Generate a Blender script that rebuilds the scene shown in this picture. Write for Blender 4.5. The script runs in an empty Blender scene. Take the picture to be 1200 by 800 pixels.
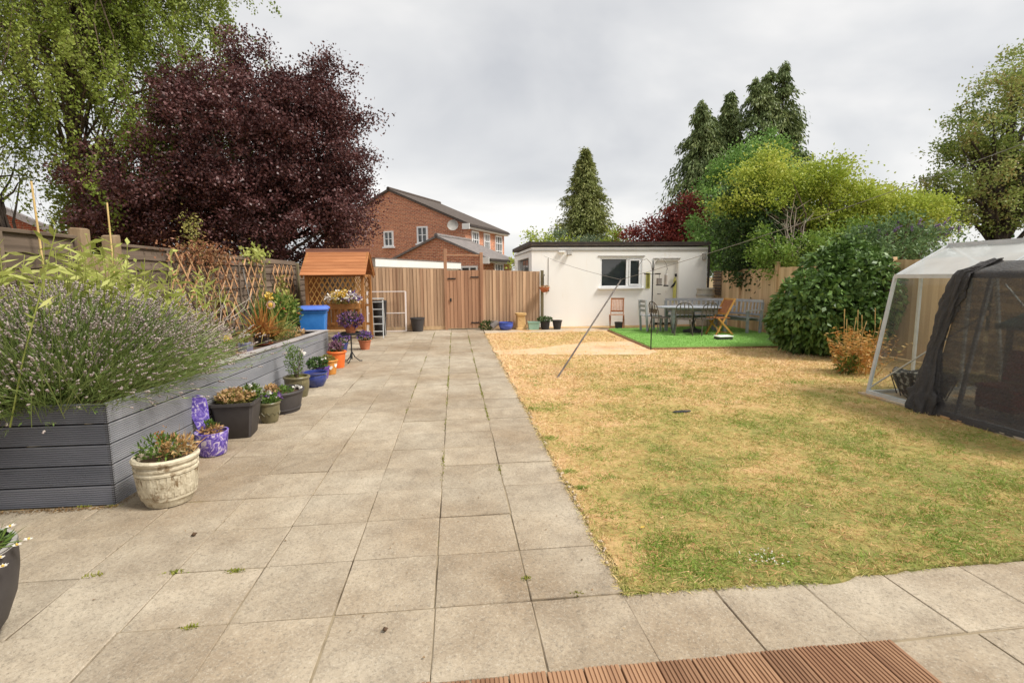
import bpy, bmesh, math, random
import numpy as np
from mathutils import Vector, Matrix

random.seed(7)
RNG = np.random.default_rng(11)
R = math.radians
scene = bpy.context.scene
COL = scene.collection

# ------------------------------------------------------------------ camera
cam_data = bpy.data.cameras.new('camera')
cam_data.sensor_width = 36.0
cam_data.lens = 18.0
cam_data.clip_start = 0.05
cam_data.clip_end = 2000.0
cam = bpy.data.objects.new('camera', cam_data)
COL.objects.link(cam)
cam.matrix_world = (Matrix.Translation((0, 0, 1.65)) @ Matrix.Rotation(-0.110, 4, 'Z')
                    @ Matrix.Rotation(math.pi / 2 - 0.1248, 4, 'X') @ Matrix.Rotation(-0.0083, 4, 'Z'))
scene.camera = cam

# ------------------------------------------------------------------ sky and sun
SUN_EL, SUN_AZ = R(52), R(115)          # azimuth clockwise from +Y (away from the camera)
world = bpy.data.worlds.new('World')
scene.world = world
world.use_nodes = True
wn, wl = world.node_tree.nodes, world.node_tree.links
wn.clear()
w_out = wn.new('ShaderNodeOutputWorld')
w_bg = wn.new('ShaderNodeBackground')
w_sky = wn.new('ShaderNodeTexSky')
w_sky.sky_type = 'NISHITA'
w_sky.sun_disc = False
w_sky.sun_elevation = SUN_EL
w_sky.sun_rotation = SUN_AZ
w_dim = wn.new('ShaderNodeVectorMath'); w_dim.operation = 'SCALE'; w_dim.inputs['Scale'].default_value = 0.10
wl.new(w_sky.outputs['Color'], w_dim.inputs[0])
w_tc = wn.new('ShaderNodeTexCoord')
w_sep = wn.new('ShaderNodeSeparateXYZ')
wl.new(w_tc.outputs['Generated'], w_sep.inputs[0])
w_h = wn.new('ShaderNodeMath'); w_h.operation = 'ADD'; w_h.inputs[1].default_value = 0.50
wl.new(w_sep.outputs['Z'], w_h.inputs[0])
w_hm = wn.new('ShaderNodeMath'); w_hm.operation = 'MAXIMUM'; w_hm.inputs[1].default_value = 0.12
wl.new(w_h.outputs[0], w_hm.inputs[0])
w_div = wn.new('ShaderNodeVectorMath'); w_div.operation = 'DIVIDE'
wl.new(w_tc.outputs['Generated'], w_div.inputs[0])
wl.new(w_hm.outputs[0], w_div.inputs[1])
w_map = wn.new('ShaderNodeMapping')
w_map.inputs['Location'].default_value = (7.9, 3.3, 0.0)
w_map.inputs['Rotation'].default_value = (0, 0, R(18))
w_map.inputs['Scale'].default_value = (0.75, 0.95, 0.0)
wl.new(w_div.outputs[0], w_map.inputs['Vector'])
w_n = wn.new('ShaderNodeTexNoise')
w_n.inputs['Scale'].default_value = 2.0
w_n.inputs['Detail'].default_value = 5.0
w_n.inputs['Roughness'].default_value = 0.48
w_n.inputs['Distortion'].default_value = 0.35
wl.new(w_map.outputs[0], w_n.inputs['Vector'])
w_r = wn.new('ShaderNodeValToRGB')
e = w_r.color_ramp.elements
e[0].position = 0.34; e[0].color = (0.35, 0.354, 0.365, 1)
e[1].position = 0.62; e[1].color = (0.575, 0.56, 0.54, 1)
m_ = e.new(0.48); m_.color = (0.445, 0.444, 0.442, 1)
wl.new(w_n.outputs['Fac'], w_r.inputs['Fac'])
w_mix = wn.new('ShaderNodeMix'); w_mix.data_type = 'RGBA'
w_mix.inputs['Factor'].default_value = 0.93
wl.new(w_dim.outputs[0], w_mix.inputs['A'])
wl.new(w_r.outputs['Color'], w_mix.inputs['B'])
wl.new(w_mix.outputs['Result'], w_bg.inputs['Color'])
w_bg.inputs['Strength'].default_value = 1.0
wl.new(w_bg.outputs[0], w_out.inputs['Surface'])

sun_data = bpy.data.lights.new('sun', 'SUN')
sun_data.energy = 2.4
sun_data.angle = R(15)
sun_data.color = (1.0, 0.955, 0.88)
sun = bpy.data.objects.new('sun', sun_data)
COL.objects.link(sun)
sd = Vector((math.sin(SUN_AZ) * math.cos(SUN_EL), math.cos(SUN_AZ) * math.cos(SUN_EL), math.sin(SUN_EL)))
sun.rotation_euler = sd.to_track_quat('Z', 'Y').to_euler()
sun.location = sd * 40

scene.view_settings.view_transform = 'Standard'
scene.view_settings.look = 'None'
scene.view_settings.exposure = 0.88
scene.view_settings.gamma = 1.0
scene.view_settings.use_curve_mapping = False

# ------------------------------------------------------------------ materials
def lin(c):
    return tuple(((x / 255) / 12.92 if x <= 10 else (((x / 255) + 0.055) / 1.055) ** 2.4) for x in c[:3]) + (1.0,)

def mat(name, c1, c2=None, scale=6, detail=5, rough=0.75, bump=0.0, bscale=None, stretch=(1, 1, 1), ovar=0.0,
        spec=0.3, metal=0.0, lo=0.35, hi=0.65, spots=None, sscale=9.0, sth=0.62, coat=0.0, dist=0.0, bdist=0.01, world_co=False):
    """noise mixed between two sRGB colours, per-object value variation, stains, bump"""
    m = bpy.data.materials.new(name)
    m.use_nodes = True
    nt = m.node_tree; N, L = nt.nodes, nt.links
    p = N['Principled BSDF']
    tc = N.new('ShaderNodeTexCoord')
    oi = N.new('ShaderNodeObjectInfo')
    mp = N.new('ShaderNodeMapping')
    mp.inputs['Scale'].default_value = stretch
    if world_co:
        g = N.new('ShaderNodeNewGeometry')
        L.new(g.outputs['Position'], mp.inputs['Vector'])
    else:
        L.new(tc.outputs['Object'], mp.inputs['Vector'])
        rm = N.new('ShaderNodeMath'); rm.operation = 'MULTIPLY'; rm.inputs[1].default_value = 41.0
        L.new(oi.outputs['Random'], rm.inputs[0])
        L.new(rm.outputs[0], mp.inputs['Location'])
    n = N.new('ShaderNodeTexNoise')
    n.inputs['Scale'].default_value = scale; n.inputs['Detail'].default_value = detail
    n.inputs['Roughness'].default_value = 0.6; n.inputs['Distortion'].default_value = dist
    L.new(mp.outputs[0], n.inputs['Vector'])
    r = N.new('ShaderNodeValToRGB')
    r.color_ramp.elements[0].position = lo; r.color_ramp.elements[0].color = lin(c1)
    r.color_ramp.elements[1].position = hi; r.color_ramp.elements[1].color = lin(c2 or c1)
    L.new(n.outputs['Fac'], r.inputs['Fac'])
    out = r.outputs['Color']
    if spots:
        n2 = N.new('ShaderNodeTexNoise')
        n2.inputs['Scale'].default_value = sscale; n2.inputs['Detail'].default_value = 8; n2.inputs['Roughness'].default_value = 0.7
        L.new(mp.outputs[0], n2.inputs['Vector'])
        r2 = N.new('ShaderNodeValToRGB')
        r2.color_ramp.elements[0].position = sth; r2.color_ramp.elements[0].color = (0, 0, 0, 1)
        r2.color_ramp.elements[1].position = min(1, sth + 0.1); r2.color_ramp.elements[1].color = (1, 1, 1, 1)
        L.new(n2.outputs['Fac'], r2.inputs['Fac'])
        mx = N.new('ShaderNodeMix'); mx.data_type = 'RGBA'
        L.new(r2.outputs['Color'], mx.inputs['Factor'])
        L.new(out, mx.inputs['A']); mx.inputs['B'].default_value = lin(spots)
        out = mx.outputs['Result']
    if ovar:
        h = N.new('ShaderNodeHueSaturation')
        mr = N.new('ShaderNodeMapRange')
        mr.inputs['To Min'].default_value = 1 - ovar; mr.inputs['To Max'].default_value = 1 + ovar
        L.new(oi.outputs['Random'], mr.inputs['Value'])
        L.new(mr.outputs[0], h.inputs['Value'])
        L.new(out, h.inputs['Color'])
        out = h.outputs['Color']
    L.new(out, p.inputs['Base Color'])
    p.inputs['Roughness'].default_value = rough
    p.inputs['Metallic'].default_value = metal
    p.inputs['Specular IOR Level'].default_value = spec
    p.inputs['Coat Weight'].default_value = coat
    if bump:
        bn = N.new('ShaderNodeTexNoise')
        bn.inputs['Scale'].default_value = bscale or scale * 3; bn.inputs['Detail'].default_value = 6
        bn.inputs['Distortion'].default_value = dist
        L.new(mp.outputs[0], bn.inputs['Vector'])
        b = N.new('ShaderNodeBump')
        b.inputs['Strength'].default_value = bump; b.inputs['Distance'].default_value = bdist
        L.new(bn.outputs['Fac'], b.inputs['Height'])
        L.new(b.outputs[0], p.inputs['Normal'])
    return m

def leafmat(name, cols, trans=0.35, rough=0.5, nscale=1.2, namt=0.5, spec=0.25):
    """leaf colour varies per leaf and in soft patches through the crown"""
    m = bpy.data.materials.new(name); m.use_nodes = True
    N, L = m.node_tree.nodes, m.node_tree.links
    p = N['Principled BSDF']; out = N['Material Output']
    g = N.new('ShaderNodeNewGeometry')
    tc = N.new('ShaderNodeTexCoord')
    n = N.new('ShaderNodeTexNoise'); n.inputs['Scale'].default_value = nscale; n.inputs['Detail'].default_value = 3
    L.new(tc.outputs['Object'], n.inputs['Vector'])
    mrn = N.new('ShaderNodeMapRange'); mrn.inputs['From Min'].default_value = 0.3; mrn.inputs['From Max'].default_value = 0.7
    L.new(n.outputs['Fac'], mrn.inputs['Value'])
    mx = N.new('ShaderNodeMix'); mx.data_type = 'FLOAT'; mx.inputs['Factor'].default_value = namt
    L.new(g.outputs['Random Per Island'], mx.inputs['A']); L.new(mrn.outputs[0], mx.inputs['B'])
    r = N.new('ShaderNodeValToRGB'); el = r.color_ramp.elements
    el[0].color = lin(cols[0]); el[0].position = 0.12
    el[1].color = lin(cols[-1]); el[1].position = 0.88
    for i, c in enumerate(cols[1:-1]):
        q = el.new(0.12 + 0.76 * (i + 1) / (len(cols) - 1)); q.color = lin(c)
    L.new(mx.outputs[0], r.inputs['Fac'])
    L.new(r.outputs['Color'], p.inputs['Base Color'])
    p.inputs['Roughness'].default_value = rough; p.inputs['Specular IOR Level'].default_value = spec
    t = N.new('ShaderNodeBsdfTranslucent'); L.new(r.outputs['Color'], t.inputs['Color'])
    s = N.new('ShaderNodeMixShader'); s.inputs[0].default_value = trans
    L.new(p.outputs[0], s.inputs[1]); L.new(t.outputs[0], s.inputs[2]); L.new(s.outputs[0], out.inputs['Surface'])
    return m

def glassmat(name, tint=(0.9, 0.95, 0.93), clear=0.75, rough=0.03):
    m = bpy.data.materials.new(name); m.use_nodes = True
    N, L = m.node_tree.nodes, m.node_tree.links
    out = N['Material Output']; N.remove(N['Principled BSDF'])
    t = N.new('ShaderNodeBsdfTransparent'); t.inputs['Color'].default_value = tint + (1,)
    g = N.new('ShaderNodeBsdfGlossy'); g.inputs['Roughness'].default_value = rough
    d = N.new('ShaderNodeBsdfDiffuse'); d.inputs['Color'].default_value = (0.72, 0.73, 0.70, 1)
    tc = N.new('ShaderNodeTexCoord')
    n = N.new('ShaderNodeTexNoise'); n.inputs['Scale'].default_value = 2.5; n.inputs['Detail'].default_value = 6
    L.new(tc.outputs['Object'], n.inputs['Vector'])
    mr = N.new('ShaderNodeMapRange'); mr.inputs['To Min'].default_value = 0.6 * (1 - clear); mr.inputs['To Max'].default_value = 1.4 * (1 - clear)
    L.new(n.outputs['Fac'], mr.inputs['Value'])
    a = N.new('ShaderNodeMixShader'); L.new(mr.outputs[0], a.inputs[0]); L.new(t.outputs[0], a.inputs[1]); L.new(d.outputs[0], a.inputs[2])
    fw = N.new('ShaderNodeLayerWeight'); fw.inputs['Blend'].default_value = 0.5
    fp_ = N.new('ShaderNodeMath'); fp_.operation = 'POWER'; fp_.inputs[1].default_value = 4.0; L.new(fw.outputs['Facing'], fp_.inputs[0])
    lw = N.new('ShaderNodeMath'); lw.operation = 'MULTIPLY_ADD'; lw.inputs[1].default_value = 0.6; lw.inputs[2].default_value = 0.05; L.new(fp_.outputs[0], lw.inputs[0])
    b = N.new('ShaderNodeMixShader'); L.new(lw.outputs[0], b.inputs[0]); L.new(a.outputs[0], b.inputs[1]); L.new(g.outputs[0], b.inputs[2])
    L.new(b.outputs[0], out.inputs['Surface'])
    return m

def brickmat(name, c1, c2, mortar, scale=1.0):
    m = bpy.data.materials.new(name); m.use_nodes = True
    N, L = m.node_tree.nodes, m.node_tree.links
    p = N['Principled BSDF']
    uv = N.new('ShaderNodeTexCoord')
    sp = N.new('ShaderNodeSeparateXYZ'); L.new(uv.outputs['Object'], sp.inputs[0])
    ad = N.new('ShaderNodeMath'); ad.operation = 'ADD'; L.new(sp.outputs['X'], ad.inputs[0]); L.new(sp.outputs['Y'], ad.inputs[1])
    cb = N.new('ShaderNodeCombineXYZ'); L.new(ad.outputs[0], cb.inputs['X']); L.new(sp.outputs['Z'], cb.inputs['Y'])
    b = N.new('ShaderNodeTexBrick')
    b.inputs['Scale'].default_value = scale
    b.inputs['Brick Width'].default_value = 0.27; b.inputs['Row Height'].default_value = 0.09; b.inputs['Mortar Size'].default_value = 0.012
    b.inputs['Color1'].default_value = lin(c1); b.inputs['Color2'].default_value = lin(c2); b.inputs['Mortar'].default_value = lin(mortar)
    b.inputs['Bias'].default_value = -0.1
    L.new(cb.outputs[0], b.inputs['Vector'])
    n = N.new('ShaderNodeTexNoise'); n.inputs['Scale'].default_value = 9; n.inputs['Detail'].default_value = 8; n.inputs['Roughness'].default_value = 0.75
    L.new(uv.outputs['Object'], n.inputs['Vector'])
    h = N.new('ShaderNodeHueSaturation')
    mr = N.new('ShaderNodeMapRange'); mr.inputs['From Min'].default_value = 0.3; mr.inputs['From Max'].default_value = 0.7
    mr.inputs['To Min'].default_value = 0.5; mr.inputs['To Max'].default_value = 1.5
    L.new(n.outputs['Fac'], mr.inputs['Value']); L.new(mr.outputs[0], h.inputs['Value'])
    L.new(b.outputs['Color'], h.inputs['Color']); L.new(h.outputs[0], p.inputs['Base Color'])
    p.inputs['Roughness'].default_value = 0.9
    return m

# ------------------------------------------------------------------ mesh helpers
def link(o, parent=None):
    COL.objects.link(o)
    if parent is not None:
        o.parent = parent
    return o

def tag(o, label=None, cat=None, group=None, kind=None):
    if label: o['label'] = label
    if cat: o['category'] = cat
    if group: o['group'] = group
    if kind: o['kind'] = kind
    return o

def thing(name, label, cat, loc=(0, 0, 0), rz=0.0, group=None):
    o = bpy.data.objects.new(name, None)
    o.empty_display_size = 0.1
    COL.objects.link(o)
    o.location = loc; o.rotation_euler = (0, 0, rz)
    return tag(o, label, cat, group)

def copy_tree(o, parent=None):
    c = o.copy(); COL.objects.link(c); c.parent = parent
    for ch in list(o.children):
        copy_tree(ch, c)
    return c

class MB:
    def __init__(self):
        self.v = []; self.f = []
    def add(self, vs, fs):
        b = len(self.v)
        self.v += [tuple(x) for x in vs]
        self.f += [tuple(b + i for i in q) for q in fs]
        return self
    def box(self, c, s, rot=None):
        hx, hy, hz = s[0] / 2, s[1] / 2, s[2] / 2
        vs = [Vector((x, y, z)) for x in (-hx, hx) for y in (-hy, hy) for z in (-hz, hz)]
        if rot is not None:
            vs = [rot @ q for q in vs]
        c = Vector(c)
        return self.add([q + c for q in vs], [(0, 1, 3, 2), (4, 6, 7, 5), (0, 4, 5, 1), (2, 3, 7, 6), (0, 2, 6, 4), (1, 5, 7, 3)])
    def bar(self, p, q, w, h, up=(0, 0, 1)):
        p, q = Vector(p), Vector(q); d = q - p; l = d.length; d.normalize()
        u = Vector(up); s = d.cross(u)
        if s.length < 1e-4:
            s = d.cross(Vector((1, 0, 0)))
        s.normalize(); u = s.cross(d)
        rot = Matrix((s, d, u)).transposed()
        return self.box((p + q) / 2, (w, l, h), rot)
    def tube(self, pts, rad, n=8, cap=True):
        pts = [Vector(p) for p in pts]
        if not hasattr(rad, '__len__'):
            rad = [rad] * len(pts)
        b = len(self.v); k = len(pts)
        prev = None
        for i, p in enumerate(pts):
            d = (pts[min(i + 1, k - 1)] - pts[max(i - 1, 0)]).normalized()
            if prev is None:
                a = d.cross(Vector((0, 0, 1)))
                if a.length < 0.05: a = d.cross(Vector((1, 0, 0)))
            else:
                a = prev - d * prev.dot(d)
            a.normalize(); prev = a; c = d.cross(a)
            for j in range(n):
                t = 2 * math.pi * j / n
                self.v.append(tuple(p + (a * math.cos(t) + c * math.sin(t)) * rad[i]))
        for i in range(k - 1):
            for j in range(n):
                j2 = (j + 1) % n
                self.f.append((b + i * n + j, b + i * n + j2, b + (i + 1) * n + j2, b + (i + 1) * n + j))
        if cap:
            self.f.append(tuple(b + j for j in range(n))[::-1])
            self.f.append(tuple(b + (k - 1) * n + j for j in range(n)))
        return self
    def lathe(self, prof, n=24, c=(0, 0, 0), sx=1.0, sy=1.0, cap=(True, False), sq=0.0):
        """profile of (r, z); sq > 0 squares the plan"""
        b = len(self.v); k = len(prof)
        for r, z in prof:
            for j in range(n):
                t = 2 * math.pi * (j + 0.5) / n
                x, y = math.cos(t), math.sin(t)
                if sq:
                    m = max(abs(x), abs(y)); f = (1 - sq) + sq / m
                    x, y = x * f, y * f
                self.v.append((c[0] + r * sx * x, c[1] + r * sy * y, c[2] + z))
        for i in range(k - 1):
            for j in range(n):
                j2 = (j + 1) % n
                self.f.append((b + i * n + j, b + i * n + j2, b + (i + 1) * n + j2, b + (i + 1) * n + j))
        if cap[0]: self.f.append(tuple(b + j for j in range(n))[::-1])
        if cap[1]: self.f.append(tuple(b + (k - 1) * n + j for j in range(n)))
        return self
    def prism(self, poly, p, q, u=(1, 0, 0), w=(0, 0, 1)):
        """2-D outline (a, b) in axes u, w swept from p to q"""
        p, q, u, w = Vector(p), Vector(q), Vector(u), Vector(w)
        k = len(poly)
        vs = [o + u * a + w * b for o in (p, q) for a, b in poly]
        fs = [(i, (i + 1) % k, k + (i + 1) % k, k + i) for i in range(k)]
        fs += [tuple(range(k))[::-1], tuple(range(k, 2 * k))]
        return self.add(vs, fs)
    def mesh(self, name, smooth=False, bevel=0.0, seg=1, jitter=0.0):
        me = bpy.data.meshes.new(name)
        me.from_pydata(self.v, [], self.f)
        bm = bmesh.new(); bm.from_mesh(me)
        if bevel:
            bmesh.ops.bevel(bm, geom=[e for e in bm.edges if len(e.link_faces) == 2 and e.calc_face_angle(0) > 0.5],
                            offset=bevel, segments=seg, affect='EDGES', profile=0.7)
        bmesh.ops.recalc_face_normals(bm, faces=bm.faces)
        if jitter:
            for q in bm.verts:
                q.co += Vector((random.uniform(-1, 1), random.uniform(-1, 1), random.uniform(-1, 1))) * jitter
        bm.to_mesh(me); bm.free()
        if smooth:
            me.polygons.foreach_set('use_smooth', [True] * len(me.polygons))
            try:
                me.set_sharp_from_angle(angle=R(38))
            except Exception:
                pass
        return me
    def build(self, name, m, parent=None, smooth=False, bevel=0.0, seg=1, jitter=0.0, world=False):
        if world and parent is not None:
            l = parent.location
            self.v = [(a - l.x, b - l.y, c - l.z) for a, b, c in self.v]
        me = self.mesh(name, smooth, bevel, seg, jitter)
        me.materials.append(m)
        return link(bpy.data.objects.new(name, me), parent)

def np_mesh(name, V, F, m, parent=None, smooth=False):
    V = np.asarray(V, np.float32); F = np.asarray(F, np.int32)
    me = bpy.data.meshes.new(name)
    k = F.shape[1]
    me.vertices.add(len(V)); me.vertices.foreach_set('co', V.ravel())
    me.loops.add(F.size); me.loops.foreach_set('vertex_index', F.ravel())
    me.polygons.add(len(F))
    me.polygons.foreach_set('loop_start', np.arange(0, F.size, k, dtype=np.int32))
    me.polygons.foreach_set('loop_total', np.full(len(F), k, np.int32))
    if smooth:
        me.polygons.foreach_set('use_smooth', np.ones(len(F), bool))
    me.update(calc_edges=True)
    me.materials.append(m)
    return link(bpy.data.objects.new(name, me), parent)

def mass(name, V, F, m, parent=None):
    o = np_mesh(name, V, F, m, parent)
    if parent is not None and name != 'crown':
        o['kind'] = 'stuff'
    return o

def unit(a):
    return a / np.maximum(np.linalg.norm(a, axis=1, keepdims=True), 1e-6)

def rdir(n):
    return unit(RNG.normal(size=(n, 3)))

def leaves(name, P, D, L, W, m, parent=None, fold=0.15, flat=None):
    """diamond leaves: base P, axis D; flat = preferred normal strength towards +Z"""
    n = len(P); P = np.asarray(P, float); D = unit(np.asarray(D, float))
    L = np.broadcast_to(L, (n,))[:, None] * RNG.uniform(0.7, 1.3, (n, 1)); W = np.broadcast_to(W, (n,))[:, None] * RNG.uniform(0.75, 1.25, (n, 1))
    up = rdir(n)
    if flat: up = unit(up * (1 - flat) + np.array([0, 0, 1.0]) * flat)
    S = unit(np.cross(D, up)); Nn = np.cross(S, D)
    V = np.empty((n, 4, 3))
    V[:, 0] = P; V[:, 1] = P + D * L * 0.45 + S * W * 0.5 + Nn * W * fold
    V[:, 2] = P + D * L; V[:, 3] = P + D * L * 0.45 - S * W * 0.5 + Nn * W * fold
    return mass(name, V.reshape(-1, 3), np.arange(4 * n).reshape(n, 4), m, parent)

def ribbons(name, P, D, L, W, droop, m, parent=None, seg=3, taper=0.15, side=None):
    """curving strap leaves or stems, drooping with their length"""
    n = len(P); P = np.asarray(P, float); D = unit(np.asarray(D, float))
    L = np.broadcast_to(L, (n,))[:, None]; W = np.broadcast_to(W, (n,))[:, None]; droop = np.broadcast_to(droop, (n,))[:, None]
    S = unit(np.cross(D, rdir(n))) if side is None else side
    V = np.empty((n, seg + 1, 2, 3))
    for i in range(seg + 1):
        t = i / seg
        c = P + D * L * t; c = c + np.array([0, 0, -1.0]) * droop * L * t * t
        w = W * (1 - (1 - taper) * t ** 1.5) * 0.5
        V[:, i, 0] = c - S * w; V[:, i, 1] = c + S * w
    base = (np.arange(n) * (seg + 1) * 2)[:, None]
    q = np.concatenate([np.array([[2 * i, 2 * i + 1, 2 * i + 3, 2 * i + 2]]) for i in range(seg)])
    F = (base[:, :, None] + q[None]).reshape(-1, 4)
    tips = P + D * L + np.array([0, 0, -1.0]) * droop * L
    tipd = unit(D * L + np.array([0, 0, -2.0]) * droop * L)
    return mass(name, V.reshape(-1, 3), F, m, parent), tips, tipd

OCT = np.array([[1, 0, 0], [0, 1, 0], [-1, 0, 0], [0, -1, 0], [0, 0, 1], [0, 0, -1]], float)
OCF = np.array([[0, 1, 4], [1, 2, 4], [2, 3, 4], [3, 0, 4], [1, 0, 5], [2, 1, 5], [3, 2, 5], [0, 3, 5]])
def blobs(name, P, r, m, parent=None, D=None, long=1.0, jit=0.25):
    """small faceted buds or flower heads, optionally stretched along D"""
    n = len(P); P = np.asarray(P, float)
    r = np.broadcast_to(r, (n,))[:, None, None] * RNG.uniform(0.7, 1.3, (n, 1, 1))
    if D is None: D = rdir(n)
    D = unit(np.asarray(D, float)); A = unit(np.cross(D, rdir(n))); B = np.cross(D, A)
    o = OCT[None] * (1 + RNG.uniform(-jit, jit, (n, 6, 1)))
    V = P[:, None] + r * (o[..., :1] * A[:, None] + o[..., 1:2] * B[:, None] + o[..., 2:] * D[:, None] * long)
    F = (np.arange(n)[:, None, None] * 6 + OCF[None]).reshape(-1, 3)
    return mass(name, V.reshape(-1, 3), F, m, parent)

def ball(n, shell=0.0):
    d = rdir(n); r = RNG.uniform(shell ** 3, 1, n) ** (1 / 3)
    return d * r[:, None]

def limb(mb, p, q, r0, r1, sag=0.0, n=6, k=5, wob=0.0):
    p, q = Vector(p), Vector(q); pts = []; l = (q - p).length
    for i in range(k + 1):
        t = i / k
        c = p.lerp(q, t) + Vector((0, 0, sag * l * math.sin(math.pi * t)))
        if 0 < i < k: c += Vector((random.uniform(-1, 1), random.uniform(-1, 1), random.uniform(-1, 1))) * wob * l
        pts.append(c)
    mb.tube(pts, [r0 + (r1 - r0) * i / k for i in range(k + 1)], n)
    return pts

def broadleaf(name, label, loc, trunk_h, lobes, nclump, per, sig, L, W, leaf_m, bark_m, group=None, droop=0.0, flat=None,
              shell=0.55, trunk_r=0.16, nlimb=30, squash=0.75, cat='tree'):
    """tapered trunk, limbs to the clumps, leaves in uneven clumps; lobes are (dx, dy, z, rx, ry, rz) about the base"""
    t = thing(name, label, cat, loc, 0, group)
    lob = np.array(lobes, float); vol = lob[:, 3] * lob[:, 4] * lob[:, 5]; vol = vol ** 0.8
    idx = RNG.choice(len(lob), nclump, p=vol / vol.sum())
    C = lob[idx, :3] + ball(nclump, shell) * lob[idx, 3:]
    n = nclump * per
    cs = np.repeat(C, per, 0); sg = np.repeat(RNG.uniform(0.55, 1.35, nclump), per)[:, None] * sig
    off = RNG.normal(size=(n, 3)); off[:, 2] *= squash
    P = cs + off * sg
    ctr = np.repeat(lob[idx, :3], per, 0)
    D = unit(unit(P - ctr) * 0.6 + rdir(n) * 0.9 + np.array([0, 0, -droop]))
    leaves('crown', P, D, L, W, leaf_m, t, flat=flat)
    mb = MB()
    top = Vector((lob[:, 0].mean(), lob[:, 1].mean(), trunk_h))
    tp = limb(mb, (0, 0, -0.1), top, trunk_r, trunk_r * 0.55, 0, 8, 6, 0.015)
    far = sorted(range(nclump), key=lambda i: random.random())[:nlimb]
    for i in far:
        s = tp[random.randint(3, 6)]
        limb(mb, s, C[i], trunk_r * 0.33, trunk_r * 0.05, random.uniform(-0.02, 0.1), 5, 5, 0.04)
    mb.build('trunk', bark_m, t, smooth=True)
    return t

def conifer(name, label, loc, h, rb, n, leaf_m, bark_m, droop=0.9, L=0.35, W=0.09, z0=0.0, power=0.9, ragged=0.25, group=None, tops=((0, 0, 1.0),)):
    """narrow evergreen: whorled limbs carrying hanging sprays"""
    t = thing(name, label, 'tree', loc, 0, group)
    Ps = []; Ds = []; mb = MB()
    for (tx, ty, th) in tops:
        H = h * th
        nb = int(n / 70 / len(tops))
        limb(mb, (tx * 0.3, ty * 0.3, -0.1), (tx, ty, H), 0.13 + rb * 0.03, 0.02, 0, 7, 6, 0.004)
        for b in range(nb):
            u = random.random() ** 1.25
            z = z0 + (H - z0) * u
            rr = rb * (1 - u) ** power * random.uniform(1 - ragged * 2, 1 + ragged) + 0.07
            a = random.random() * 2 * math.pi
            s = np.linspace(0.15, 1, 14)
            rise = random.uniform(0.05, 0.3)
            bx = tx + math.cos(a) * rr * s; by = ty + math.sin(a) * rr * s; bz = z + rr * (rise * s - droop * 0.55 * s ** 2.2)
            pts = np.stack([bx, by, bz], 1)
            if b % 6 == 0:
                mb.tube([Vector(pts[0]), Vector(pts[6]), Vector(pts[12])], [0.03, 0.02, 0.006], 4)
            k = 5
            P = np.repeat(pts, k, 0) + RNG.normal(size=(14 * k, 3)) * [0.05 + rr * 0.06, 0.05 + rr * 0.06, 0.08]
            out = np.array([math.cos(a), math.sin(a), 0.0])
            D = unit(out * 0.5 + rdir(14 * k) * 0.5 + np.array([0, 0, -droop]))
            Ps.append(P); Ds.append(D)
    P = np.concatenate(Ps); D = np.concatenate(Ds)
    leaves('crown', P, D, L, W, leaf_m, t)
    mb.build('trunk', bark_m, t, smooth=True)
    return t
# ------------------------------------------------------------------ palette
M = {}
M['soil'] = mat('soil', (70, 54, 42), (98, 78, 60), 14, bump=0.8, bscale=30, rough=0.95)
M['earth'] = mat('earth', (120, 100, 70), (150, 128, 88), 2, rough=0.95, world_co=True)
M['joint'] = mat('joint_sand', (72, 60, 46), (146, 132, 108), 1.6, rough=0.95, world_co=True, lo=0.38, hi=0.52, spots=(126, 122, 58), sscale=2.2, sth=0.60)
M['path'] = mat('path_concrete', (176, 160, 138), (200, 184, 162), 3, rough=0.9, bump=0.4, bscale=40, world_co=True, spots=(196, 156, 110), sscale=1.3, sth=0.5)
M['pad'] = mat('pad_concrete', (206, 164, 120), (222, 188, 152), 1.4, rough=0.9, bump=0.4, bscale=30, world_co=True, spots=(196, 176, 152), sscale=2.5, sth=0.55)
M['render_white'] = mat('white_render', (248, 246, 242), (250, 249, 246), 1.1, rough=0.9, bump=0.15, bscale=60, spots=(242, 237, 228), sscale=1.4, sth=0.58, stretch=(1.6, 1.6, 0.35))
M['fascia_dark'] = mat('dark_fascia', (52, 46, 44), (70, 62, 58), 6, rough=0.6)
M['white_paint'] = mat('white_paint', (232, 230, 226), (240, 238, 234), 4, rough=0.45)
M['door_white'] = mat('door_paint', (226, 220, 210), (234, 229, 220), 2, rough=0.5, spots=(212, 202, 188), sscale=3, sth=0.62)
M['upvc'] = mat('white_upvc', (236, 236, 236), (240, 240, 240), 4, rough=0.3, spec=0.5)
M['dark_glass'] = mat('window_glass', (40, 44, 48), (54, 58, 60), 2, rough=0.04, spec=0.9)
M['grey_glass'] = mat('far_window_glass', (70, 78, 82), (110, 116, 118), 1.5, rough=0.06, spec=0.8)
M['interior'] = mat('window_interior', (44, 46, 48), (66, 66, 62), 2, rough=0.9)
M['lintel_grey'] = mat('grey_trim', (150, 146, 140), (170, 166, 160), 5, rough=0.8)
M['brick'] = brickmat('house_brick', (206, 128, 92), (166, 88, 64), (206, 180, 154))
M['brick_red'] = brickmat('far_brick', (186, 92, 62), (168, 82, 56), (190, 150, 120))
M['roof_tile'] = mat('roof_tile', (70, 62, 58), (98, 88, 80), 6, rough=0.9, stretch=(1, 1, 4), bump=0.5)
M['roof_grey'] = mat('grey_roof', (112, 106, 104), (138, 130, 126), 5, rough=0.9)
M['fence_old'] = mat('weathered_fence', (80, 68, 58), (122, 106, 92), 5, rough=0.9, stretch=(1, 0.12, 1.6), ovar=0.24, bump=0.5, bscale=14, spots=(74, 62, 54), sscale=3, sth=0.58)
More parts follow.
